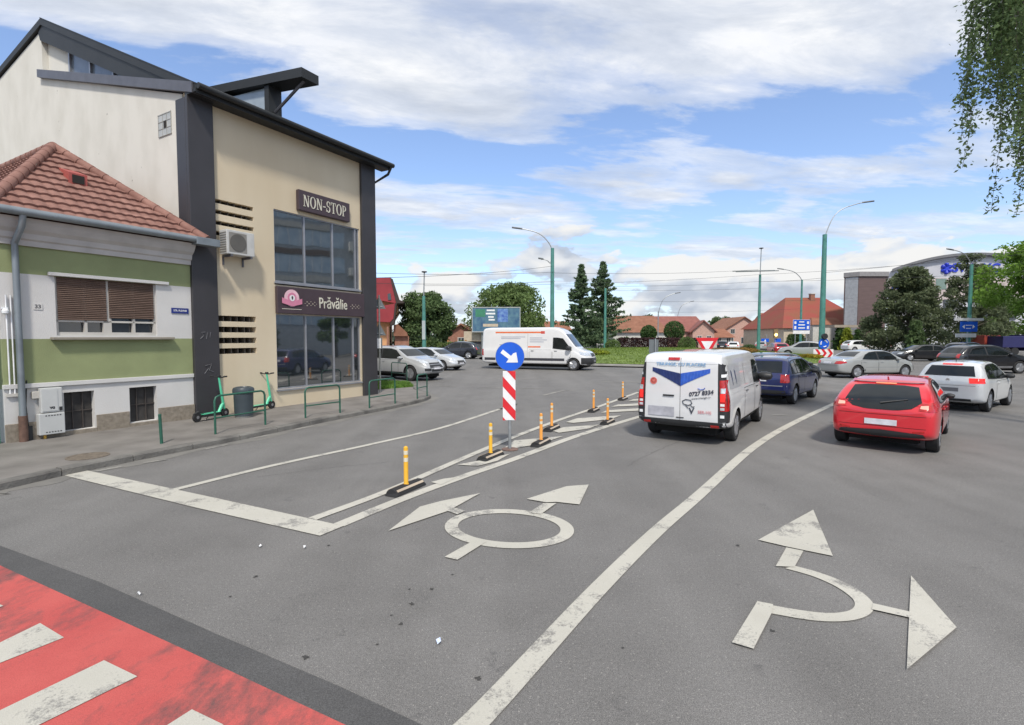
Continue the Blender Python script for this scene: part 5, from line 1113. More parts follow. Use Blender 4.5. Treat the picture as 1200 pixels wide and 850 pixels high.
    def place(s, wheel, px, py, az, k=1.0):
        """wheel contact pixel, azimuth of travel clockwise from +Y (deg)"""
        x = (s.S['xr'] if wheel[0] == 'r' else s.S['xf'])-s.L/2; y = (s.W-.125)*(1 if wheel[1] == 'l' else -1)
        x *= k; y *= k; s.root.scale = (k, k, k); th = R(90-az); q_ = P(px, py); c, n = math.cos(th), math.sin(th)
        s.root.location = (q_.x-(x*c-y*n), q_.y-(x*n+y*c), .002); s.root.rotation_euler = (0, 0, th); return s
    def sill(s, h=.12, m=PLAST, sides='LR', x0=None, x1=None):
        for sd_ in sides:
            a0 = x0 or s.S['xr']+s.S['R']+.08; a1 = x1 or s.S['xf']-s.S['R']-.08; zb = s.S['bot'][2][1]
            s.rect('sill_trim', a0, a1, zb+.03, zb+h, sd_, m, off=.006)
    def plate(s, y, z, frm='B', w=.26, h=.055, m=PLATE): return s.rect('licence_plate', y-w, y+w, z-h, z+h, frm, m, off=.012, nu=4, nv=2)
    def lights(s, name, pts_lo, pts_hi, frm, m, off=.006, **k): return s.patch(name, pts_lo, pts_hi, frm, m, off=off, **k)

def T(px): return px
# ---- red hatchback
SPEC['hatch_red'] = {**SPEC['hatch'], 'top': [(0, .86), (.05, .95), (.16, 1.04), (.66, 1.31), (.9, 1.355), (1.4, 1.40), (2.1, 1.40), (2.5, 1.345), (3.3, .98), (3.5, .93), (4.05, .80), (4.22, .66), (4.3, .55)], 'belt': [(0, .82), (.2, .95), (1.2, .94), (2.5, .90), (3.2, .88), (4.3, .5)],
                     'side': [[(.75, .99), (1.0, .96), (1.55, .94)], [(1.0, 1.20), (1.2, 1.28), (1.5, 1.31)], [(1.62, .94), (2.3, .92), (2.98, .92)], [(1.58, 1.315), (2.1, 1.32), (2.42, 1.26)]], 'wind': [0, 1.0, 1.28], 'tum': .42}
redp = paint('red', (.62, .018, .030))
c = Car('hatch_red', redp, 'red hatchback seen from behind with dark rear window, nearest car on the right', name='red_hatchback', rims=ALU)
c.glass(rear=([(-.62, 1.0), (-.48, .885), (-.25, .84), (.25, .84), (.48, .885), (.62, 1.0)], [(-.53, 1.26), (-.3, 1.285), (.3, 1.285), (.53, 1.26)])); c.doors(); c.mirrors(2.95, .93, PLAST, .75)
for s in (-1, 1):
    l_ = c.lights('taillight', [(s*.58, .86), (s*.84, .84)], [(s*.60, .955), (s*.80, 1.02)], 'B', REDL, off=.008); c.lights('taillight_lamp', [(s*.60, .895), (s*.72, .885)], [(s*.61, .945), (s*.72, .955)], 'B', mat('lit_pale_lens', (.7, .35, .28), .2, emis=(1, .5, .35), estr=.2), off=.013, parent=l_, nu=5, nv=3)
    c.lights('taillight', [(.02, .84), (.26, .86)], [(.08, 1.0), (.34, .97)], 'L' if s > 0 else 'R', REDL); c.lights('reflector', [(s*.50, .43), (s*.68, .45)], [(s*.50, .46), (s*.68, .485)], 'B', REDL, nu=4, nv=2)
    c.patch('rear_pillar_window', [(.98, .99), (.75, .985)], [(.98, 1.02), (.78, 1.0)], 'L' if s > 0 else 'R', GLASSD)
c.rect('rear_spoiler', -.60, .60, 1.315, 1.345, 'B', redp, off=.03, nu=12, nv=2); c.rect('high_brake_light', -.17, .17, 1.292, 1.312, 'B', mat('brake_orange', (.75, .2, .1), .3, emis=(1, .3, .12), estr=.3), off=.02, nu=4, nv=1)
c.patch('bumper_trim', [(-.70, .355), (0, .31), (.70, .355)], [(-.66, .42), (0, .455), (.66, .42)], 'B', PLAST, off=.012, nu=20, nv=4); c.plate(0, .60)
c.rect('bumper_seam', -.76, .76, .745, .752, 'B', DARKH, off=.004, nu=20, nv=1); c.rect('tailgate_seam', -.7, .7, .515, .522, 'B', DARKH, off=.004, nu=20, nv=1)
b = MB(); h0 = c.cast((-6, .02, .97), (1, 0, 0))[0]; h1 = c.cast((-6, -.40, 1.05), (1, 0, 0))[0]; b.tube([h0+Vector((-.03, 0, 0)), h1+Vector((-.03, 0, 0))], [.018, .008], PLAST, 6); b.build('rear_wiper', c.root)
h0 = c.cast((-1.2, 0, 5), (0, 0, -1))[0]; b = MB(); b.prism([h0+Vector((-.10, -.012, 0)), h0+Vector((-.12, -.012, .06)), h0+Vector((.06, -.012, 0))], (0, .024, 0), redp); b.build('antenna_fin', c.root)
c.sill(.1); c.place('rr', 1093, 529, 43, .95)
# ---- white hatchback
whp = paint('white', (.74, .75, .74)); SPEC['hatch_white'] = {**SPEC['hatch'], 'L': 4.05, 'W': .85, 'plan': [(x*4.05/4.3, w*.955) for x, w in SPEC['hatch']['plan']], 'top': [(0, .92), (.05, 1.0), (.14, 1.08), (.42, 1.36), (.7, 1.43), (1.3, 1.465), (1.95, 1.46), (2.3, 1.40), (3.0, 1.02), (3.2, .97), (3.8, .83), (3.98, .66), (4.05, .55)],
   'bot': [(x*4.05/4.3, z) for x, z in SPEC['hatch']['bot']], 'belt': [(x*4.05/4.3, z) for x, z in SPEC['hatch']['belt']], 'xr': .74, 'xf': 3.2, 'side': [[(.5, 1.01), (.8, .99), (1.35, .97)], [(.72, 1.28), (.95, 1.345), (1.3, 1.37)], [(1.42, .97), (2.0, .95), (2.75, .95)], [(1.38, 1.372), (1.9, 1.375), (2.2, 1.31)]], 'wind': [0, 1.05, 1.34], 'doors': [(1.35, 2.6)], 'tum': .36}
c = Car('hatch_white', whp, 'white hatchback with lit red tail lights beside the red car', name='white_hatchback')
c.glass(rear=([(-.60, 1.05), (.60, 1.05)], [(-.50, 1.34), (.50, 1.34)])); c.doors(); c.mirrors(2.7, .98, PLAST)
for s in (-1, 1):
    c.lights('taillight', [(s*.50, .86), (s*.80, .86)], [(s*.47, 1.0), (s*.78, 1.0)], 'B', REDLIT, off=.01); c.lights('taillight', [(.02, .86), (.22, .87)], [(.06, 1.0), (.2, .99)], 'L' if s > 0 else 'R', REDL)
c.rect('high_brake_light', -.24, .24, 1.37, 1.395, 'B', REDLIT, off=.02, nu=6, nv=1); b = MB(); h0 = c.cast((-6, 0, .94), (1, 0, 0))[0]; b.lathe([(.045, 0), (.045, .015)], h0, (-1, 0, 0), CHROME, 18); b.build('badge', c.root)
c.plate(0, .66, m=mat('plate_dark_blur', (.16, .16, .17), .6)); c.rect('bumper_trim', -.55, .55, .33, .40, 'B', PLAST, off=.008); c.rect('tailgate_seam', -.7, .7, .78, .787, 'B', DARKH, off=.003, nu=16, nv=1)
h0 = c.cast((-1.25, 0, 5), (0, 0, -1))[0]; b = MB(); b.tube([h0, h0+Vector((-.06, 0, .16))], .01, PLAST, 6); b.build('aerial', c.root)
c.sill(.08); c.place('rr', 1154.5, 482.5, 54, .97)
# ---- white panel van seen from behind
vw = paint('van_white', (.72, .72, .72), rough=.35); blk = PLAST
c = Car('trafic', vw, 'white panel van with blue wings on its rear doors, driving away', 'van', 'panel_van')
c.glass(sides='LR', front=True); c.doors(zt_=1.08, hm=PLAST); c.mirrors(3.95, 1.22, PLAST, 1.5)
c.patch('cargo_window', [(1.9, 1.16), (2.3, 1.16), (2.8, 1.16)], [(1.9, 1.66), (2.3, 1.67), (2.8, 1.67)], 'R', vw, off=.006); c.patch('cargo_window', [(.35, 1.16), (.8, 1.16), (1.45, 1.16)], [(.38, 1.66), (.8, 1.67), (1.45, 1.67)], 'R', mat('van_panel_silver', (.50, .51, .53), .3, coat=.6), off=.006)
for s in (-1, 1):
    sd_ = 'L' if s > 0 else 'R'
    c.patch('lamp_column', [(s*.76, .50), (s*.925, .52)], [(s*.74, 1.70), (s*.84, 1.66)], 'B', PLAST, off=.006, nu=8, nv=18); c.patch('lamp_column', [(-.01, .50), (.20, .50)], [(.05, 1.70), (.17, 1.66)], sd_, PLAST, off=.005, nu=6, nv=14)
    t_ = c.patch('taillight', [(s*.795, .74), (s*.915, .74)], [(s*.775, 1.36), (s*.875, 1.36)], 'B', REDL, off=.011, nu=5, nv=12)
    for (z0, z1, m_) in ((1.10, 1.20, CLEARL), (.93, 1.09, REDLIT), (.76, .81, CLEARL), (.60, .66, WHITES), (1.42, 1.48, WHITES), (.84, .89, WHITES)): c.rect('lamp_segment', s*.80, s*.875, z0, z1, 'B', m_, off=.016, nu=4, nv=3, parent=t_)
    c.patch('taillight', [(.02, .74), (.15, .74)], [(.06, 1.34), (.14, 1.34)], sd_, REDL, off=.009, nu=4, nv=8)
    c.rect('wheel_arch_trim', .5, 1.4, .30, .36, sd_, PLAST, off=.01)
    c.rect('reflector', s*.62, s*.78, .40, .445, 'B', REDL, off=.02, nu=4, nv=2)
c.rect('rear_door_seam', -.004, .004, .5, 1.80, 'B', DARKH, off=.004, nu=1, nv=16); c.rect('bumper_trim', -.90, .90, .37, .50, 'B', PLAST, off=.012, nu=24, nv=3)
c.rect('high_brake_light', .02, .26, 1.745, 1.80, 'B', REDL, off=.02, nu=4, nv=2); c.rect('rear_handle', .12, .36, .985, 1.02, 'B', PLAST, off=.02, nu=4, nv=1); c.rect('door_seam', -.8, .8, 1.68, 1.685, 'B', mat('seam_grey', (.3, .3, .3), .7), off=.003, nu=20, nv=1)
c.plate(.40, .66, w=.28, h=.10, m=mat('plate_grey_blur', (.42, .42, .46), .6, var=.25, scale=6)); c.sill(.14); c.sill(.14)
wb = mat('wing_blue', (.03, .11, .52), .4, var=.2, scale=8); wn = mat('wing_navy', (.015, .03, .13), .4, var=.2, scale=8)
for s_, m_, f_m in ((1, wn, mat('feather_navy', (.05, .09, .24), .4)), (-1, wb, mat('feather_pale', (.12, .24, .62), .4))):
    n_ = 9; step = [0]
    lo = []; hi = []
    for k in range(n_):   # feathers: each one a little shorter than the last, so the lower edge is stepped
        a0, a1 = .005+k*.066, .005+(k+1)*.066; zb0 = 1.21+.30*(k/n_)**.9; zb1 = 1.21+.30*((k+.8)/n_)**.9; lo += [(s_*a0, zb0), (s_*(a1-.004), zb1)]; hi += [(s_*a0, 1.475+.115*k/n_), (s_*(a1-.004), 1.475+.115*(k+1)/n_)]
    c.patch('wing_emblem', lo, hi, 'B', m_, off=.009, nu=36, nv=8)
    for k in range(1, n_): a0 = .005+k*.066; c.patch('feather_line', [(s_*a0, 1.22+.30*(k/n_)**.9), (s_*(a0+.004), 1.22+.30*(k/n_)**.9)], [(s_*(a0+.02), 1.47+.115*k/n_), (s_*(a0+.024), 1.47+.115*k/n_)], 'B', f_m, off=.0125, nu=1, nv=6)
def rtext(c, body, size, y, z, m, rot=0, x=-.012, sx=1, bold=0, shear=0, name='lettering'):
    h = c.cast((-8, y, z), (1, 0, 0))[0]; u_ = Vector((0, -math.cos(rot), math.sin(rot))); v_ = Vector((0, math.sin(rot), math.cos(rot))); return text(body, size, XF((h.x+x, y, z), u_, v_), m, name, c.root, bold, .001, sx, shear=shear)
rtext(c, 'TRIUNGE, CU PLACERE', .088, 0, 1.665, mat('text_skyblue', (.20, .38, .60), .5), sx=1.12, bold=.002, x=-.02, name='slogan_lettering')
rtext(c, '0727 8334', .115, -.42, 1.08, mat('text_dark', (.05, .055, .075), .5), rot=R(9), bold=.004, shear=.2, name='phone_lettering')
rtext(c, 'www.triunge.ro', .06, -.42, .985, mat('text_dark', (.05, .055, .075), .5), rot=R(9), shear=.2, name='web_lettering')
rtext(c, 'V', .17, -.24, .70, mat('text_dark', (.05, .055, .075), .5), bold=.006); rtext(c, 'SER-VIS', .085, -.50, .69, mat('text_rose', (.62, .25, .27), .5), bold=.001); 
h = c.cast((-8, .57, 1.30), (1, 0, 0))[0]; b = MB(); b.lathe([(.075, 0), (.075, .004), (.055, .004), (.055, 0)], h+Vector((-.006, 0, 0)), (-1, 0, 0), mat('round_sticker_red', (.68, .16, .13), .5), 20); b.lathe([(.03, 0), (.03, .004)], h+Vector((-.006, 0, 0)), (-1, 0, 0), mat('round_sticker_red', (.68, .16, .13), .5), 12); b.build('round_sticker', c.root)
b = MB(); h = c.cast((-8, -.15, .85), (1, 0, 0))[0]; dk = mat('text_dark', (.05, .055, .075), .5); X0 = h.x-.012
for pts in ([(-.05, .90), (-.12, .94), (-.22, .93), (-.25, .86), (-.18, .82), (-.08, .84), (-.05, .9)], [(-.06, .86), (-.12, .82), (-.17, .76)], [(-.2, .84), (-.26, .79), (-.3, .8)], [(-.36, 1.18), (-.42, 1.155), (-.48, 1.17), (-.5, 1.20)]): b.tube([(X0, y, z) for y, z in pts], .008, dk if pts[0][1] < 1 else wb, 5)
b.build('drawn_emblem', c.root)
c.rect('licence_plate_lamp', -.08, .08, .54, .56, 'B', PLAST, off=.012, nu=3, nv=1)
for (x0, x1) in ((.55, .62), (.9, .97)): c.patch('side_wing_decal', [(x0+.1, 1.22), (x0+.12, 1.22)], [(x0-.03, 1.55), (x0+.07, 1.50)], 'R', wn, off=.011, nu=3, nv=5)
c.place('rr', 857, 516, 34.5, .96)
# ---- blue estate car
c = Car('wagon', paint('blue', (.008, .016, .10)), 'dark blue estate car half hidden behind the white van', name='estate_car')
c.glass(rear=([(-.58, 1.02), (.58, 1.02)], [(-.50, 1.37), (.50, 1.37)])); c.doors(); c.mirrors(2.85, .98, PLAST)
for s in (-1, 1):
    c.lights('taillight', [(s*.56, .72), (s*.77, .72)], [(s*.56, .97), (s*.76, .97)], 'B', REDL, off=.008); c.lights('taillight', [(.01, .72), (.14, .74)], [(.04, .97), (.14, .96)], 'L' if s > 0 else 'R', REDL)
    b = MB(); pts = []
    for x in (-1.45, -1.0, -.4, .2):
        h = c.cast((x, s*.56, 5), (0, 0, -1))[0]; pts.append(h+Vector((0, 0, .05 if -1.4 < x < .1 else .01)))
    b.tube(pts, .014, ALU, 6); b.build('roof_rail', c.root, 40)
c.rect('bumper_trim', -.70, .70, .36, .48, 'B', PLAST, off=.01); c.rect('bumper_strip', -.74, .74, .60, .63, 'B', ALU, off=.008); c.plate(.1, .80); c.sill(.1); c.place('rr', 928, 473.5, 43)
# ---- black hatchback ahead of the estate
c = Car('hatch', paint('black', (.012, .012, .014)), 'black hatchback whose bonnet shows past the blue estate car', name='black_hatchback', group=None)
c.glass(rear=([(-.60, 1.02), (.60, 1.02)], [(-.52, 1.34), (.52, 1.34)])); c.doors(); c.mirrors(2.95, .98)
for s in (-1, 1):
    c.lights('taillight', [(s*.56, .82), (s*.8, .82)], [(s*.56, .99), (s*.78, .99)], 'B', REDL, off=.008); c.lights('headlight', [(s*.42, .60), (s*.70, .62)], [(s*.42, .72), (s*.74, .76)], 'F', CLEARL, off=.008); c.lights('headlight', [(3.9, .64), (4.15, .62)], [(3.85, .76), (4.1, .72)], 'L' if s > 0 else 'R', CLEARL)
c.rect('grille', -.4, .4, .42, .58, 'F', PLAST, off=.01); c.plate(0, .5, 'F'); c.plate(0, .62); c.place('fr', 952, 452, 64)
# ---- silver saloon
c = Car('sedan', paint('silver', (.40, .41, .40), .3, .32), 'silver saloon car crossing the roundabout entry, side view', name='silver_saloon')
c.glass(rear=([(-.62, 1.12), (.62, 1.12)], [(-.50, 1.36), (.50, 1.36)])); c.doors(); c.mirrors(3.35, 1.0)
for s in (-1, 1):
    c.lights('taillight', [(s*.48, .74), (s*.80, .74)], [(s*.52, .88), (s*.78, .90)], 'B', REDL, off=.008); c.lights('taillight', [(.04, .75), (.38, .80)], [(.1, .90), (.34, .87)], 'L' if s > 0 else 'R', REDL, off=.008); c.lights('headlight', [(4.25, .64), (4.5, .62)], [(4.2, .78), (4.45, .74)], 'L' if s > 0 else 'R', CLEARL); c.lights('headlight', [(s*.42, .62), (s*.68, .62)], [(s*.42, .74), (s*.70, .74)], 'F', CLEARL)
    c.rect('side_trim', 1.45, 3.45, .56, .585, 'L' if s > 0 else 'R', mat('trim_grey', (.25, .26, .27), .4), off=.008)
c.plate(0, .80, m=PLATE); c.rect('bumper_seam', -.8, .8, .66, .667, 'B', DARKH, off=.004, nu=16, nv=1); c.rect('grille', -.35, .35, .5, .72, 'F', PLAST, off=.01); c.place('rr', 1003, 443.5, 81)
# ---- white delivery van crossing
c = Car('crafter', vw, 'long white high roof delivery van crossing the junction with an orange stripe', 'van', 'delivery_van')
c.glass(); c.doors(zt_=1.22, hm=PLAST); c.mirrors(5.7, 1.35, PLAST, 1.7)
for s in (-1, 1):
    sd_ = 'L' if s > 0 else 'R'
    for (a, b_) in ((.2, .95), (1.95, 5.42)): c.rect('lower_trim', a, b_, .56, .72, sd_, mat('trim_dark', (.05, .05, .06), .6), off=.008, nu=24)
    c.rect('orange_stripe', .9, 3.9, 2.24, 2.33, sd_, mat('stripe_orange', (.75, .16, .05), .4), off=.006, nu=20, nv=3); c.rect('orange_stripe', 3.9, 4.15, 2.2, 2.36, sd_, mat('stripe_red', (.55, .08, .06), .4), off=.007, nu=4, nv=3)
    for (a, b_, z) in ((1.3, 2.9, 1.98), (1.3, 2.6, 1.88), (3.2, 4.0, 1.92), (3.2, 4.3, 1.8), (3.2, 4.1, 1.68), (1.2, 2.2, 1.5)): c.rect('side_lettering', a, b_, z, z+.05, sd_, mat('van_text_grey', (.40, .42, .48), .5), off=.006, nu=12, nv=1)
    c.rect('side_lettering', 3.1, 3.9, 1.36, 1.44, sd_, mat('stripe_orange', (.75, .16, .05), .4), off=.006, nu=8, nv=1)
    c.lights('taillight', [(.02, .85), (.14, .85)], [(.03, 1.25), (.12, 1.25)], sd_, REDL, off=.008, nu=4, nv=6); c.lights('taillight', [(s*.82, .85), (s*.93, .85)], [(s*.82, 1.25), (s*.92, 1.25)], 'B', REDL, off=.008)
    c.lights('headlight', [(s*.42, .88), (s*.80, .90)], [(s*.46, 1.02), (s*.80, 1.10)], 'F', CLEARL, off=.01); c.lights('headlight', [(6.35, .96), (6.75, .88)], [(6.3, 1.13), (6.68, 1.06)], sd_, CLEARL, off=.008)
    c.rect('door_seam', 3.06, 3.075, .72, 2.2, sd_, mat('seam_grey', (.3, .3, .3), .7), off=.004, nu=1, nv=12)
c.rect('grille', -.45, .45, .82, 1.02, 'F', PLAST, off=.012); c.rect('front_bumper', -.8, .8, .36, .76, 'F', PLAST, off=.012, nu=20); c.plate(0, .56, 'F', m=WHITES)
for sd_ in 'LR': c.rect('front_bumper', 6.42, 6.85, .40, .76, sd_, PLAST, off=.012)
c.place('fr', 672, 434.5, 111, 1.07)
# ---- parked cars left
c = Car('suv', paint('bright_silver', (.46, .475, .49), .2, .3), 'silver crossover parked behind the corner, facing the junction', name='silver_crossover')
c.glass(); c.doors(); c.mirrors(2.95, 1.12); PR = mat('fog_trim', (.3, .3, .32), .4)
for s in (-1, 1):
    sd_ = 'L' if s > 0 else 'R'; c.lights('headlight', [(s*.40, .84), (s*.74, .86)], [(s*.44, .95), (s*.80, 1.02)], 'F', CLEARL, off=.01); c.lights('headlight', [(4.05, .90), (4.3, .84)], [(3.95, 1.02), (4.25, .98)], sd_, CLEARL, off=.008)
    c.rect('fog_surround', s*.45, s*.72, .5, .62, 'F', PLAST, off=.012); b = MB(); pts = [c.cast((x, s*.6, 5), (0, 0, -1))[0]+Vector((0, 0, .05 if -1.3 < x < .0 else .01)) for x in (-1.5, -1.1, -.4, .15)]; b.tube(pts, .016, ALU, 6); b.build('roof_rail', c.root, 40)
c.patch('grille', [(-.5, .64), (.5, .64)], [(-.38, .88), (.38, .88)], 'F', PLAST, off=.01, nu=12); c.rect('grille_bar', -.4, .4, .78, .80, 'F', CHROME, off=.02); c.rect('lower_grille', -.42, .42, .46, .58, 'F', PLAST, off=.01); c.plate(0, .62, 'F'); c.sill(.16); c.place('fr', 482, 446.5, 121)
c = Car('hatch', paint('pale_silver', (.60, .62, .64), .35, .3), 'pale silver hatchback parked beyond the silver crossover', name='pale_hatchback')
c.glass(); c.doors(); c.mirrors(2.95, .98)
for s in (-1, 1):
    sd_ = 'L' if s > 0 else 'R'; c.lights('headlight', [(s*.42, .62), (s*.72, .62)], [(s*.46, .74), (s*.76, .78)], 'F', CLEARL, off=.01); c.lights('headlight', [(3.9, .66), (4.15, .62)], [(3.82, .78), (4.1, .74)], sd_, CLEARL)
c.patch('grille', [(-.42, .44), (.42, .44)], [(-.36, .64), (.36, .64)], 'F', PLAST, off=.01); c.plate(0, .46, 'F'); c.place('fr', 519, 434.5, 118)
c = Car('suv', paint('darkblue', (.015, .018, .03)), 'dark four wheel drive car facing left before the beige depot', name='dark_offroader', lvl=1)
c.glass(rear=([(-.6, 1.2), (.6, 1.2)], [(-.5, 1.5), (.5, 1.5)])); c.doors(); c.mirrors(2.95, 1.12)
for s in (-1, 1): c.lights('taillight', [(s*.6, .9), (s*.8, .9)], [(s*.6, 1.15), (s*.78, 1.15)], 'B', REDL); c.lights('headlight', [(s*.42, .84), (s*.74, .86)], [(s*.46, .98), (s*.8, 1.0)], 'F', CLEARL)
c.patch('roof_panel', [(.7, -.6), (2.3, -.6)], [(.7, .6), (2.3, .6)], 'T', paint('silver', (.40, .41, .40), .3, .32), off=.008); c.place('rl', 549, 421, -78)
c = Car('hatch', paint('graphite', (.04, .045, .06)), 'dark grey car roof showing just behind the silver crossover', name='grey_hatchback', group=None); c.glass(); c.doors(); c.place('fr', 466, 434.5, 110)
# ---- right hand queue of dark cars
c = Car('suv', paint('black', (.012, .012, .014)), 'black off-roader at the right edge beyond the white hatchback', name='black_offroader')
c.glass(rear=([(-.6, 1.2), (.6, 1.2)], [(-.5, 1.5), (.5, 1.5)])); c.doors(); c.mirrors(2.95, 1.12); c.sill(.16, ALU)
for s in (-1, 1): c.lights('taillight', [(s*.6, .9), (s*.8, .9)], [(s*.6, 1.15), (s*.78, 1.15)], 'B', REDL); c.lights('headlight', [(s*.42, .84), (s*.74, .86)], [(s*.46, .98), (s*.8, 1.0)], 'F', CLEARL)
c.place('fr', 1193, 438, 90)
c = Car('suv', paint('graphite', (.04, .045, .06)), 'grey crossover with a lit brake light in the queue before the pines', name='grey_crossover')
c.glass(rear=([(-.6, 1.2), (.6, 1.2)], [(-.5, 1.5), (.5, 1.5)])); c.doors(); c.mirrors(2.95, 1.12)
for s in (-1, 1): c.lights('taillight', [(s*.5, .95), (s*.8, .95)], [(s*.5, 1.15), (s*.78, 1.15)], 'B', REDLIT); c.lights('headlight', [(s*.42, .84), (s*.74, .86)], [(s*.46, .98), (s*.8, 1.0)], 'F', CLEARL)
c.place('rr', 1134, 424, 70)
c = Car('hatch', paint('black', (.012, .012, .014)), 'black hatchback facing left under the big pine', name='black_parked_hatchback'); c.glass(); c.doors(); c.mirrors(2.95, .98)
for s in (-1, 1): c.lights('headlight', [(s*.42, .62), (s*.72, .62)], [(s*.46, .74), (s*.76, .78)], 'F', CLEARL); c.lights('taillight', [(s*.56, .82), (s*.8, .82)], [(s*.56, .99), (s*.78, .99)], 'B', REDL)
c.place('fl', 1066, 423.5, -82)
# ---- distant cars
def far(kind, pm, label, px, py, az, name, rear=True, wheel='rr'):
    c = Car(kind, pm, label, name=name); c.glass(rear=([(-.58, SPEC[kind]['wind'][1]), (.58, SPEC[kind]['wind'][1])], [(-.48, SPEC[kind]['wind'][2]), (.48, SPEC[kind]['wind'][2])]) if rear else None)
    z = SPEC[kind]['wind'][1]-.2
    for s in (-1, 1): c.lights('taillight', [(s*.52, z), (s*.78, z)], [(s*.52, z+.15), (s*.76, z+.15)], 'B', REDL, off=.012); c.lights('headlight', [(s*.42, z-.15), (s*.72, z-.15)], [(s*.46, z-.02), (s*.76, z-.02)], 'F', CLEARL, off=.012)
    c.plate(0, .62, m=WHITES); return c.place(wheel, px, py, az)
far('hatch', paint('darkred', (.38, .02, .03)), 'red car far off beyond the roundabout near the amber light', 923, 416.5, 12, 'distant_red_car')
far('suv', paint('silver', (.40, .41, .40), .3, .32), 'silver people carrier behind the chevron sign, facing left', 958, 419.5, -62, 'silver_people_carrier', wheel='rl')
far('hatch', whp, 'small white car far off behind the give way sign', 866, 412.5, 25, 'distant_white_car')
far('wagon', paint('silver', (.40, .41, .40), .3, .32), 'silver estate far off behind the spruces and lawn', 703, 410, 80, 'distant_silver_estate')
far('hatch', paint('silver', (.40, .41, .40), .3, .32), 'silver hatchback far off between the red car and the pole', 898, 411.5, 30, 'distant_silver_hatchback')
far('suv', whp, 'white crossover parked by the clinic behind the silver saloon roof', 1001, 413, 85, 'white_crossover')
far('hatch', whp, 'white hatchback parked by the clinic tower', 1022, 413, 80, 'white_parked_hatchback')
far('sedan', whp, 'white saloon parked by the clinic under the pine', 1052, 413, 80, 'white_parked_saloon')
far('wagon', paint('darkblue', (.015, .018, .03)), 'dark blue estate far off left of the small white car', 852, 410.5, 28, 'distant_dark_estate')

# ================================================================ BACKGROUND BUILDINGS AND TREES
terr = mat('roof_tiles_orange', (.22, .09, .05), .85, scale=1.2, c2=(.30, .13, .08), bump=.5, bscale=12); redroof = mat('roof_red_metal', (.30, .035, .042), .5, var=.15, scale=1); brownroof = mat('roof_tiles_brown', (.20, .085, .05), .85, scale=1.2, c2=(.28, .13, .08), bump=.5, bscale=12)
rosy = mat('roof_tiles_rose', (.22, .08, .065), .85, scale=1.2, c2=(.28, .11, .09)); pinkw = mat('wall_pink', (.52, .33, .27), .9); creamw = mat('wall_cream', (.55, .47, .36), .9); whitew = mat('wall_white', (.55, .54, .50), .9); orangew = mat('wall_orange', (.62, .33, .16), .9); brick = mat('wall_brick', (.26, .12, .08), .9, scale=3, c2=(.34, .17, .12)); darkwood = mat('dark_wood', (.05, .035, .03), .8); win = glassmat('far_window', (.05, .06, .07), ior=1.6, rough=.1)
def bhouse(label, x0, x1, Y, dp, zw, zr, wallm, roofm_, ridge='x', hip=0.0, wins=(), rz=0, over=.5, name='house', chimney=None):
    w = x1-x0; r = empty(name, ((x0+x1)/2, Y, 0), rz, label, 'building'); b = MB(); b.box(-w/2, w/2, 0, dp, 0, zw, wallm)
    if ridge == 'y' and not hip: b.prism([(-w/2, .01, zw), (w/2, .01, zw), (0, .01, zr-.1)], (0, dp-.02, 0), wallm)
    if ridge == 'x' and not hip: b.prism([(-w/2+.01, 0, zw), (-w/2+.01, dp, zw), (-w/2+.01, dp/2, zr-.1)], (w-.02, 0, 0), wallm)
    b.build('wall', r); a, d0, d1 = w/2+over, -over, dp+over; z = zw-.12; t = .22
    b = MB()
    if ridge == 'x':
        h_ = hip*w/2; v = [(-a, d0, z), (a, d0, z), (a, d1, z), (-a, d1, z), (-a+h_, dp/2, zr), (a-h_, dp/2, zr)]; fs = [(0, 1, 5, 4), (2, 3, 4, 5), (1, 2, 5), (3, 0, 4), (0, 3, 2, 1)]
    else:
        h_ = hip*dp/2; v = [(-a, d0, z), (a, d0, z), (a, d1, z), (-a, d1, z), (0, d0+h_, zr), (0, d1-h_, zr)]; fs = [(1, 2, 5, 4), (3, 0, 4, 5), (0, 1, 4), (2, 3, 5), (0, 3, 2, 1)]
        if not hip: fs = [(1, 2, 5, 4), (3, 0, 4, 5)]; v += [(q_[0], q_[1], q_[2]-t) for q_ in v]; fs += [(7, 10, 11, 8), (9, 11, 10, 6), (0, 4, 10, 6), (4, 1, 7, 10), (1, 2, 8, 7), (3, 0, 6, 9)]
    b.add(v, fs, roofm_); ro = b.build('roof', r)
    if chimney: cx, cy, ct = chimney; b = MB(); b.box(cx-.4, cx+.4, cy, cy+.7, zw, ct, brick); b.box(cx-.5, cx+.5, cy-.1, cy+.8, ct, ct+.15, whitew); b.build('chimney', ro)
    for (cx, z0, ww, hh_) in wins:
        b = MB(); b.box(cx-ww/2, cx+ww/2, -.03, -.002, z0, z0+hh_, win); wo = b.build('window', r); b = MB()
        b.box(cx-ww/2-.08, cx+ww/2+.08, -.06, -.031, z0-.08, z0, whitew); b.box(cx-ww/2-.08, cx+ww/2+.08, -.06, -.031, z0+hh_, z0+hh_+.08, whitew); b.box(cx-.03, cx+.03, -.06, -.031, z0, z0+hh_, whitew)
        for s in (-1, 1): b.box(cx+s*ww/2-.05, cx+s*ww/2+.05, -.06, -.031, z0, z0+hh_, whitew)
        b.build('frame', wo)
    return r
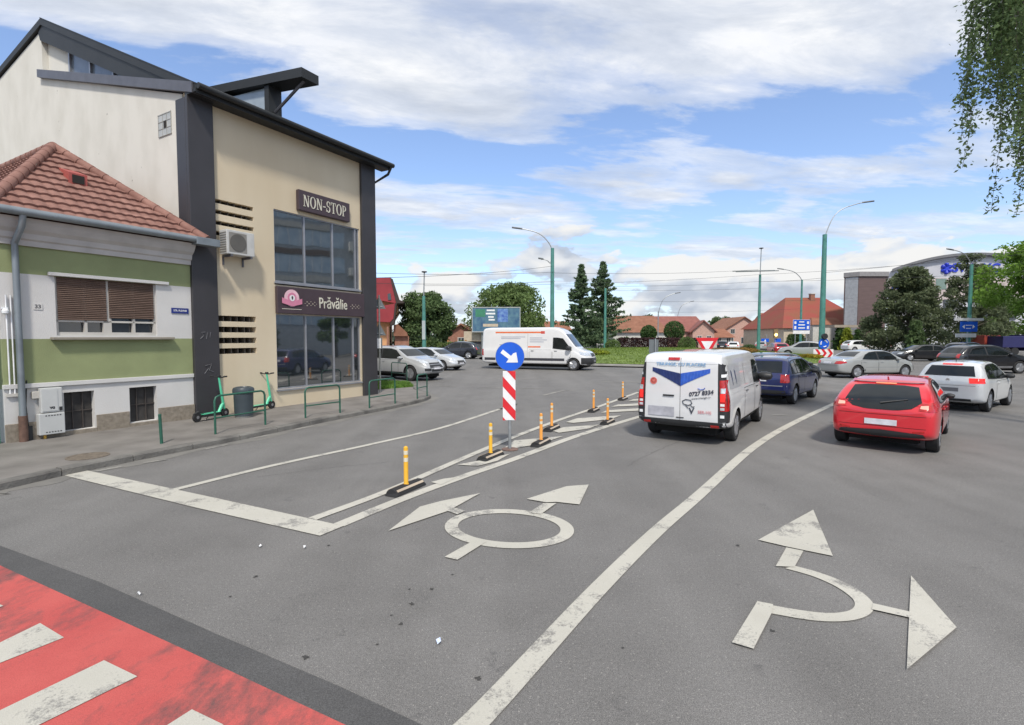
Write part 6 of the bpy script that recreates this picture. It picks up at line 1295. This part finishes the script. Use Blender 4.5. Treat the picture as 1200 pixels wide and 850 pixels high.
# red roofed chalet, left
r = empty('red_roofed_house', (hx(440, 52), 52, 0), R(-4), 'tall orange house with bright red steep metal roof and dark timber gable', 'building')
def hp(px, py, Y=52): q_ = D(px, py, Y); return (q_.x-hx(440, 52), q_.z)
def hpoly(pts, y, th_, m, nm, par): b = MB(); b.prism([(hp(*q_)[0], y, hp(*q_)[1]) for q_ in pts], (-.27*th_, th_, 0), m); return b.build(nm, par)
hpoly([(400, 425), (454, 425), (454, 380), (464, 365), (462, 340), (400, 340)], .8, 7, orangew, 'wall', r)
rf_ = hpoly([(400, 326), (459, 326), (466, 356), (445, 352), (438, 346), (400, 340)], -.2, 7.8, redroof, 'roof', r)
hpoly([(438, 362), (465, 356), (463, 374), (459, 378), (450, 377.5), (438, 377)], -.5, 2.5, redroof, 'porch_roof', r); hpoly([(459, 326), (462, 328), (470, 352), (476, 354.5), (474, 356), (466, 356)], -.35, 8, darkwood, 'verge_board', r)
hpoly([(463, 357), (467, 356), (464, 380), (459, 382)], -.45, 2.2, darkwood, 'timber_brace', r); hpoly([(455, 383), (457, 383), (457, 425), (455, 425)], -.4, .3, brick, 'post', r)
hpoly([(461, 394), (478, 394), (478, 424), (461, 424)], .6, 5, brick, 'annex_wall', r); hpoly([(461, 381), (466, 380), (477, 390), (478, 394), (461, 394)], .2, 6, brownroof, 'annex_roof', r)
for q0, q1 in ((438, 442),): hpoly([(438, 384), (442, 384), (442, 398), (438, 398)], .74, .05, win, 'window', r)
hpoly([(455.5, 345), (459, 344), (460, 352), (456, 352)], -.28, .06, win, 'window', r)
bhouse('terracotta roofed brick house behind the leafy tree on the left', hx(524, 75), hx(557, 75), 75, 8, 2.6, zt(540, 379, 75), brick, brownroof, 'y', wins=((0, 1.0, .9, 1.0),), chimney=None)
# depot with billboard
dpt = empty('depot_building', (hx(545, 58), 58, 0), 0, 'low flat beige depot with dark roller door below the billboard', 'building')
b = MB(); w_ = hx(625, 58)-hx(545, 58); zt1 = zt(560, 388.5, 58); zm = zt(560, 400, 58); b.box(0, w_, 0, 8, 0, zm, mat('depot_grey', (.2, .2, .2), .8)); b.build('wall', dpt); b = MB(); b.box(-.1, w_+.1, -.3, 8.1, zm, zt1, creamw); b.build('fascia', dpt)
b = MB(); b.box(.4, 2.1, -.05, -.002, .02, zm-.1, mat('roller_door', (.10, .10, .11), .6, var=.3, scale=2, stretch=(1, 1, 8))); b.build('roller_door', dpt)
bb = empty('billboard', (hx(581.5, 57), 57, 0), 0, 'wide billboard with blue and green picture standing over the depot', 'billboard')
wb_, z0_, z1_ = hx(609, 57)-hx(554, 57), zt(580, 388.5, 57), zt(580, 361, 57)
bbm = mat('billboard_print', (.03, .09, .20), .5, scale=1.6, c2=(.12, .24, .30), detail=9); b = MB(); b.box(-wb_/2, wb_/2, -.02, .05, z0_, z1_, bbm); bo_ = b.build('print', bb)
b = MB()
for (x0, x1, y0, y1) in ((-wb_/2-.08, wb_/2+.08, z1_, z1_+.1), (-wb_/2-.08, wb_/2+.08, z0_-.1, z0_), (-wb_/2-.08, -wb_/2, z0_, z1_), (wb_/2, wb_/2+.08, z0_, z1_)): b.box(x0, x1, -.06, .1, y0, y1, mat('billboard_frame', (.40, .42, .42), .5))
b.build('frame', bb)
b = MB()
for (x, z, ww) in ((.30, .86, .17), (.28, .72, .2), (.33, .58, .12), (.34, .46, .13)): b.box(-wb_/2+x*wb_, -wb_/2+(x+ww)*wb_, -.03, -.021, z0_+z*(z1_-z0_), z0_+(z+.07)*(z1_-z0_), WHITES)
b.box(-wb_/2+.22*wb_, -wb_/2+.54*wb_, -.03, -.021, z0_+.2*(z1_-z0_), z0_+.32*(z1_-z0_), mat('billboard_band', (.55, .45, .34), .6)); b.build('lettering', bo_)
b = MB(); b.box(-wb_/2+.06*wb_, -wb_/2+.27*wb_, -.026, -.021, z0_+.62*(z1_-z0_), z1_-.15, mat('billboard_green', (.05, .22, .13), .5)); b.build('picture_block', bo_); b = MB(); b.box(-wb_/2+.53*wb_, -wb_/2+.75*wb_, -.026, -.021, z0_+.4*(z1_-z0_), z1_-.1, mat('billboard_blue', (.04, .10, .42), .5, scale=3, c2=(.2, .35, .6))); b.build('picture_block', bo_)
for s in (-.3, .3): b = MB(); b.tube([(s*wb_, .3, 0), (s*wb_, .3, z1_-.3)], .12, GREYM, 8); b.build('post', bb)
tree('bushy green tree rising behind the billboard', hx(596, 76), 76, zt(596, 334, 76), hx(638, 76)-hx(556, 76), LM_mid, 21, 14000, .2, nclump=90, base=.1, rx=1.0)
tree('dark leafy tree beside the slim green pole on the left', hx(498, 56), 56, zt(498, 343, 56), 5.6, LM_dark, 22, 12000, .16, nclump=80, base=.02)
tree('low dark tree beside the leafy tree, left of the terracotta house', hx(520, 60), 60, zt(520, 372, 60), 3.2, LM_dark, 23, 4000, .16, nclump=22, base=.1)
b = MB(); fm_ = mat('low_fence_brown', (.16, .08, .04), .8)
fr_ = empty('timber_fence', (hx(462, 55), 55, 0), 0, 'low brown timber fence with orange posts behind the parked cars', 'fence'); b.box(0, hx(548, 55)-hx(462, 55), 0, .06, .2, zt(500, 402.5, 55), fm_); b.build('panel', fr_)
for k in range(5): b = MB(); b.box(k*1.9, k*1.9+.18, -.1, -.002, 0, zt(500, 398.5, 55), mat('fence_post_orange', (.36, .18, .06), .7)); b.build('post', fr_)
bush('shrub_row', 'green shrubs growing over the timber fence', 'shrub', [(k*1.1, rg.random()*.4, 1.0+.3*rg.random(), .8, .5, .6) for k in range(7)], 4200, .09, LM_mid, 31, None, (hx(466, 54), 54, 0))
bhouse('small house with brown gable between billboard and spruces', hx(607, 88), hx(634, 88), 88, 8, zt(620, 384, 88), zt(620, 365, 88), creamw, brownroof, 'y', wins=((0, 4.2, .8, 1.0),), over=.6)
bhouse('low orange roofed house behind the first spruce', hx(636, 100), hx(668, 100), 100, 8, zt(650, 388, 100), zt(650, 376, 100), whitew, terr, 'x', hip=.3, wins=((-1.5, .9, .9, 1.2), (1.5, .9, .9, 1.2)))
conifer('left tall spruce of the pair behind the delivery van', hx(681, 86), 86, zt(681, 309, 86), 11.0, LM_spruce, 41, 'pair of tall spruces', n=40, dens=50, leaf=.21, power=1.0, droop=.05, spike=.45)
conifer('right tall spruce of the pair, the broader one', hx(706, 90), 90, zt(706, 306, 90), 12.5, LM_spruce, 42, 'pair of tall spruces', n=38, dens=50, leaf=.22, power=.95, droop=.02, spike=.45)
# long row of red roofs
bhouse('long low house with brown tiled hip roof right of the spruces', hx(718, 98), hx(782, 98), 98, 10, zt(745, 389, 98), zt(745, 369, 98), whitew, brownroof, 'x', hip=.35, wins=((-3.4, .9, 1.2, 1.1), (-1, .9, 1.2, 1.1), (2, .9, 1.2, 1.1)))
bhouse('long house with rosy red roof in the middle distance', hx(770, 102), hx(828, 102), 102, 11, zt(800, 388, 102), zt(800, 369.5, 102), pinkw, rosy, 'x', hip=.15, wins=((-2, .9, 1.0, 1.2), (2.5, .9, 1.0, 1.2)))
bhouse('pink house with dark timber gable end', hx(812, 97), hx(836, 97), 97, 7, zt(820, 388, 97), zt(822, 375, 97), pinkw, rosy, 'y', wins=((-.7, 1.0, .8, 1.3), (1.0, 1.0, .8, 1.3)), rz=R(-12))
bhouse('low white house with orange roof left of the pink gable', hx(836, 104), hx(858, 104), 104, 8, zt(845, 395, 104), zt(845, 385, 104), whitew, terr, 'x', hip=.3, wins=((-.8, .8, .8, 1.1), (1.1, .8, .8, 1.1)))
bhouse('large pink gabled house with two upper windows', hx(846, 122), hx(896, 122), 122, 12, zt(870, 388, 122), zt(876, 371, 122), pinkw, brownroof, 'y', wins=((-2.6, 3.0, 1.0, 1.0), (2.6, 3.0, 1.0, 1.0), (-3.0, .6, 1.2, 1.4), (0, .6, 1.2, 1.4), (3, .6, 1.2, 1.4)))
bhouse('pale house with mottled orange roof behind the slim pole', hx(900, 128), hx(934, 128), 128, 9, zt(915, 381, 128), zt(915, 366, 128), creamw, terr, 'x', hip=.1, wins=((-2, 2.6, 1, 1), (1.5, 2.6, 1, 1)))
bhouse('big building with large red and orange hipped roof beside the clinic tower', hx(918, 92), hx(1024, 92), 92, 16, zt(950, 384, 92), zt(960, 345, 92), creamw, mat('roof_tiles_redorange', (.22, .085, .045), .85, scale=.35, c2=(.29, .055, .045), bump=.3, bscale=10), 'x', hip=.60, wins=((-6.6, .7, 1.0, 1.3), (-4.6, .7, 1, 1.3), (0, .7, 1.4, 1.5), (2.4, .7, 1.4, 1.5)), chimney=(1.0, 7, zt(978, 341, 92)))
bhouse('white dormer fronted house partly hidden under the big red roof', hx(952, 90.5), hx(988, 90.5), 90.5, 3, zt(965, 380, 90.5), zt(965, 372, 90.5), whitew, terr, 'x', hip=.3, wins=((-1.2, .8, .9, 1.2), (1.2, .8, .9, 1.2)), over=.3)
# clinic with curved roof
cl = empty('clinic_building', (hx(1038, 92), 92, 0), 0, 'large pale clinic with curved roof and blue star sign', 'building')
cw = hx(1215, 92)-hx(1038, 92); clm = mat('clinic_cladding', (.50, .50, .53), .5, var=.06, scale=.5); prof = []
for k in range(25):
    t = k/24; x = t*cw; py = 300+((t-.55)/.55)**2*19 if t < .55 else 300+((t-.55)/.45)**2*10; prof.append((x, zt(1130, py, 92)))
zbnd = zt(1130, 324, 92); b = MB(); b.prism([(cw, 0, 0)]+[(x, 0, z) for x, z in prof[::-1]]+[(0, 0, 0)], (13.2, 18, 0), clm); b.build('wall', cl)
b = MB(); n = len(prof)
vs = [(x, -.9, z) for x, z in prof]+[(x, -.9, z+.45) for x, z in prof]+[(x+13.4, 18.5, z) for x, z in prof]+[(x+13.4, 18.5, z+.45) for x, z in prof]
fs = [(i, i+1, n+i+1, n+i) for i in range(n-1)]+[(n+i, n+i+1, 3*n+i+1, 3*n+i) for i in range(n-1)]+[(i, 2*n+i, 2*n+i+1, i+1) for i in range(n-1)]+[(0, n, 3*n, 2*n), (n-1, 3*n-1, 4*n-1, 2*n-1)]
b.add(vs, fs, mat('clinic_roof_edge', (.16, .16, .17), .6)); b.build('roof', cl)
b = MB(); b.box(.1, cw-.1, -.1, -.002, zbnd-4.2, zbnd-.3, mat('clinic_rosy', (.52, .44, .42), .7)); b.build('lower_band', cl)
blu = mat('clinic_blue', (.02, .045, .50), .5)
b = MB(); cx, cz = hx(1104.5, 92)-hx(1038, 92), zt(1105, 315, 92)
for k in range(6): t = PI/6+k*PI/3+PI/6*0; t = k*PI/3+PI/2; b.tube([(cx+math.cos(t)*.25, -.12, cz+math.sin(t)*.25), (cx+math.cos(t)*.75, -.12, cz+math.sin(t)*.75), (cx+math.cos(t)*1.0, -.12, cz+math.sin(t)*1.0)], [.14, .38, .2], blu, 10)
b.lathe([(.35, 0), (.35, .2)], (cx, -.05, cz), (0, -1, 0), blu, 12); b.build('star_emblem', cl)
for (s_, px) in (('SW', 1123), ('YC', 1157)): text(s_, 2.1, XF((hx(px, 92)-hx(1038, 92), -.12, zt(px, 314.5, 92)), (1, 0, 0), (0, 0, 1)), blu, parent=cl, bold=.05, extrude=.05, sx=1.15)
for (px, py, w_, h_, m_) in ((1099, 333, 1.9, 1.9, mat('clinic_window', (.18, .25, .22), .3)), (1046, 334, 1.3, 1.3, blu), (1150, 345, 2.2, 1.6, win), (1175, 345, 2.2, 1.6, win), (1060, 356, 2.2, 1.5, win), (1085, 356, 2.2, 1.5, win), (1110, 356, 2.2, 1.5, win), (1150, 370, 2.4, 1.5, win), (1180, 370, 2.4, 1.5, win), (1045, 392, 1.4, 3.0, win), (1060, 392, 1.4, 3.0, win), (1075, 392, 1.4, 3.0, win)):
    x = hx(px, 92)-hx(1038, 92); z = zt(px, py, 92); b = MB(); b.box(x-w_/2, x+w_/2, -.16, -.11, z-h_/2, z+h_/2, m_); b.build('window', cl)
tw = empty('clinic_tower', (hx(994, 86), 86, 0), 0, 'brown clad stair tower with grey glazed side left of the clinic', 'building')
x1_, x2_ = hx(1004, 86)-hx(994, 86), hx(1036, 86)-hx(994, 86); ztp = zt(1010, 324, 86)
b = MB(); b.prism([(x1_, 0, 0), (x2_, 0, 0), (x2_+6.5, 9, 0), (2.4, 5, 0), (0, 1.6, 0)], (0, 0, ztp), mat('tower_brown', (.13, .085, .08), .6, var=.12, scale=.6, stretch=(1, 1, 5))); b.build('wall', tw)
b = MB(); b.prism([(x1_-.1, -.25, ztp), (x2_+.2, -.25, ztp), (x2_+6.6, 9, ztp), (2.3, 5, ztp), (-.2, 1.5, ztp)], (0, 0, .75), mat('tower_cap', (.25, .24, .24), .6)); b.build('roof', tw)
b = MB(); q0, q1 = Vector((0, 1.6, 0)), Vector((x1_, 0, 0)); dd = (q1-q0).normalized(); nn = Vector((dd.y, -dd.x, 0)); a0, a1 = q0+dd*.2+nn*.03, q1-dd*.1+nn*.03
b.prism([a0+Vector((0, 0, 2.5)), a1+Vector((0, 0, 2.5)), a1+Vector((0, 0, ztp-.1)), a0+Vector((0, 0, ztp-.1))], nn*.05, mat('tower_glazing', (.33, .34, .36), .25)); b.build('glazing', tw)
b = MB(); b.box(hx(975, 84)-hx(994, 86), hx(1004, 84)-hx(994, 86), -2.5, 1.2, zt(990, 384, 84), zt(990, 381, 84), mat('canopy_tan', (.33, .28, .22), .7)); b.build('canopy', tw)
# pines and small conifers on the right
def pine(label, px, pyt, Y, w, seed, n=14000, mm=LM_pine, nc=60, hang=0): return tree(label, hx(px, Y), Y, zt(px, pyt, Y), w, mm, seed, n, .15, .22, .12, nc, None, 'pine_tree', cone=True)
pine('broad dark pine tree in front of the clinic', 1064, 314, 60, 10.0, 51, 22000, nc=120)
pine('thinner pine tree behind the clinic street lamp', 1136, 298, 64, 9.0, 52, 13000, nc=80)
tree('bright light green tree at the right edge of the view', hx(1208, 48), 48, zt(1200, 283, 48), 7.5, LM_light, 53, 12000, .15, nclump=50, base=.25)
tree('mid green tree behind the light green tree at the right', hx(1175, 70), 70, zt(1175, 350, 70), 8, LM_mid, 54, 8000, .18, nclump=34, base=.1)
for (px, Y, top, w_, m_, lb) in [(935, 88, 383, 2.6, LM_thuja, 'conical thuja right of the amber light'), (983, 84, 384, 1.9, LM_thuja, 'slim thuja right of the chevron sign'), (992, 82, 384, 2.2, LM_yg, 'yellow green thuja beside the slim one'), (1005, 80, 386, 1.6, LM_thuja, 'slim dark thuja before the clinic tower'), (1022, 80, 390, 2.2, LM_thuja, 'broad low thuja before the clinic tower'), (1072, 56, 376, 2.3, LM_dark, 'dark columnar thuja under the broad pine'), (926, 92, 392, 2.8, LM_dark, 'low dark cypress bush left of the conical thuja')]:
    conifer(lb, hx(px, Y), Y, zt(px, top, Y), w_, m_, int(px), None, 'thuja_tree', n=26, dens=24, leaf=.16, power=.7, base=.03, droop=.0)
for (px, Y, top, w_, lb) in [(913, 140, 362, 7, 'dark tree behind the mottled orange roof'), (848, 165, 372, 10, 'far dark treetops left of the large pink house'), (862, 170, 377, 12, 'far treetops above the low white house'), (1015, 150, 380, 10, 'tree far behind the clinic tower')]: tree(lb, hx(px, Y), Y, zt(px, top, Y), w_, LM_dark, int(px), 3500, .3, nclump=24, base=.1)
# red and blue trucks at the far right
for (x0, x1, y0, y1, Y, m_, lb, nm) in [(1153, 1174, 393, 407, 62, mat('truck_red', (.35, .06, .04), .5), 'red box truck body seen past the pines at the right', 'red_truck'), (1175, 1212, 394, 408, 60, mat('truck_navy', (.02, .02, .10), .5), 'navy blue truck at the far right edge', 'blue_truck')]:
    xa, xb = hx(x0, Y), hx(x1, Y); za, zb_ = zt(x0, y1, Y), zt(x0, y0, Y); r = empty(nm, ((xa+xb)/2, Y, 0), 0, lb, 'truck'); w_ = xb-xa
    b = MB(); b.box(-w_/2, w_/2*.55, 0, 2.4, .9, zb_, m_); b.build('box_body', r, bevel=.05); b = MB(); b.prism([(w_/2*.58, .05, .5), (w_/2, .05, .5), (w_/2, .05, 1.5), (w_/2*.9, .05, 2.3), (w_/2*.58, .05, 2.4)], (0, 2.3, 0), m_); cb_ = b.build('cab', r, bevel=.05)
    b = MB(); b.box(w_/2*.66, w_/2*.88, .03, .048, 1.5, 2.1, GLASSD); b.build('window', cb_)
    for k in (-.35, -.1, .38):
        for s in (0, 2.15): b = MB(); b.lathe([(.45, 0), (.45, .25)], (k*w_, s, .45), (0, 1, 0), RUB, 18); b.build('wheel', r, 40)
# far wood closing the horizon
rg = np.random.default_rng(77); n = 15000; C = np.zeros((n, 3)); C[:, 0] = rg.uniform(-420, 420, n); C[:, 1] = 330+rg.normal(size=n)*14; hh_ = 6+5*np.sin(C[:, 0]*.021)+3*np.sin(C[:, 0]*.083+1)+2*np.sin(C[:, 0]*.31); C[:, 2] = rg.random(n)*np.maximum(hh_, 2)
V, Fq = quads(C, 2.0, rg, 1.1); tag(np_mesh('far_wood', V, Fq, leafmat('far_leaf', (.07, .10, .07), .3)), 'distant wood closing the horizon behind the houses', 'wood', kind='stuff')

# ---- birch at the right edge: trunk out of frame, drooping twigs into the view
def birch():
    base = Vector((13.2, 10.5, 0)); r = empty('birch_tree', base, 0, 'birch tree with long drooping leafy twigs at the top right corner', 'tree'); wb2 = mat('birch_bark', (.55, .54, .50), .8, scale=6, c2=(.10, .09, .08), stretch=(1, 1, .3))
    b = MB(); b.tube([(0, 0, -.1), (.05, 0, 3), (-.05, .1, 6.5), (0, 0, 10), (0, 0, 12.5)], [.2, .17, .13, .08, .03], wb2, 12); b.build('trunk', r, 40)
    rg = np.random.default_rng(9); leaves = []; tw_ = MB(); tips = []
    for k in range(60):
        a = rg.uniform(0, 2*PI); z = rg.uniform(4.5, 11.5); L_ = rg.uniform(.8, 1.5); e_ = Vector((math.cos(a)*L_, math.sin(a)*L_, z+.6)); tips.append((e_, rg.uniform(1.2, 3.2)))
        if k < 20: lb = MB(); lb.tube([(0, 0, z-.8), (e_.x*.5, e_.y*.5, z+.3), tuple(e_)], [.05, .03, .015], wb2, 6); lb.build('limb', r, 40)
    # limbs reaching into the picture; ends given by where they hang
    for (px, py, Yt, hang, nstr, spread) in [(1176, -40, 10.3, 3.0, 14, .15), (1200, -60, 10.8, 3.0, 14, .25), (1162, -20, 10.5, 1.4, 9, .10), (1215, -20, 10.2, 3.0, 12, .25), (1184, 20, 10.0, 2.6, 9, .10), (1206, 60, 10.6, 3.2, 9, .09), (1235, -40, 10.5, 4.2, 12, .3), (1195, -30, 10.4, 1.6, 18, .28)]:
        w = D(px, py, Yt)-base; lb = MB(); lb.tube([(0, 0, w.z-.6), (w.x*.45, w.y*.45, w.z+.35), tuple(w)], [.045, .028, .012], wb2, 6); lb.build('limb', r, 40)
        for j in range(nstr): tips.append((w+Vector((rg.normal()*spread, rg.normal()*.35, rg.normal()*.12)), hang*rg.uniform(.55, 1.1)))
    for (e_, h_) in tips:
        n = int(h_*6)+3; x, y, z = e_; pts = [(x, y, z)]; dx, dy = rg.normal()*.006, rg.normal()*.012
        for i in range(n): x += dx+rg.normal()*.012; y += dy+rg.normal()*.012; z -= h_/n; pts.append((x, y, z))
        tw_.tube(pts, .004, BARK, 3, False); P_ = np.array(pts); m_ = int(h_*80); t = rg.random(m_)*(len(pts)-1); i0 = t.astype(int); f = (t-i0)[:, None]; C = P_[i0]*(1-f)+P_[np.minimum(i0+1, len(pts)-1)]*f+rg.normal(size=(m_, 3))*np.array([.07, .07, .03]); leaves.append(C)
    tw_.build('twigs', r, fix=False); V, Fq = quads(np.concatenate(leaves), .040, rg, 1.15, .4); np_mesh('crown', V, Fq, LM_birch, r)
birch()

# ---- the far side of the street outside the frame: seen as reflections in the shop glass
ob = empty('office_building', (42, 4, 0), R(90), 'blue glass office building with white balcony bands across the street', 'building')
b = MB(); b.box(0, 34, -12, 0, 0, 19, mat('office_grey', (.42, .45, .48), .8)); b.build('wall', ob)
for k in range(5):
    z = 3.6+k*3.1; b = MB(); b.box(.5, 23.5, .002, .1, z, z+1.9, mat('office_glazing', (.38, .50, .62), .3, scale=.9, c2=(.55, .66, .75), detail=1)); w_ = b.build('window_band', ob)
    b = MB(); [b.box(.5+j*1.2, .58+j*1.2, .1, .2, z, z+1.9, WHITES) for j in range(18)]; b.build('frame', w_)
    b = MB(); b.box(24, 33, .002, 1.6, z-.3, z+.75, mat('balcony_white', (.7, .7, .66), .7)); b.build('balcony', ob)
    b = MB(); b.box(.5, 22, .002, .3, z+2.0, z+2.7, whitew if k % 2 else mat('office_brown', (.16, .11, .09), .8)); b.build('spandrel', ob)
for i, (x, y) in enumerate([(35, 12), (36, 18), (34.5, 25), (36, 31)]):
    tree(['street tree before the glass office, nearest the camera', 'street tree before the middle of the glass office', 'street tree before the office balconies', 'street tree at the far end of the office'][i], x, y, 4.6, 3.6, LM_dark, 60+i, 2600, .16, nclump=18, base=.3)
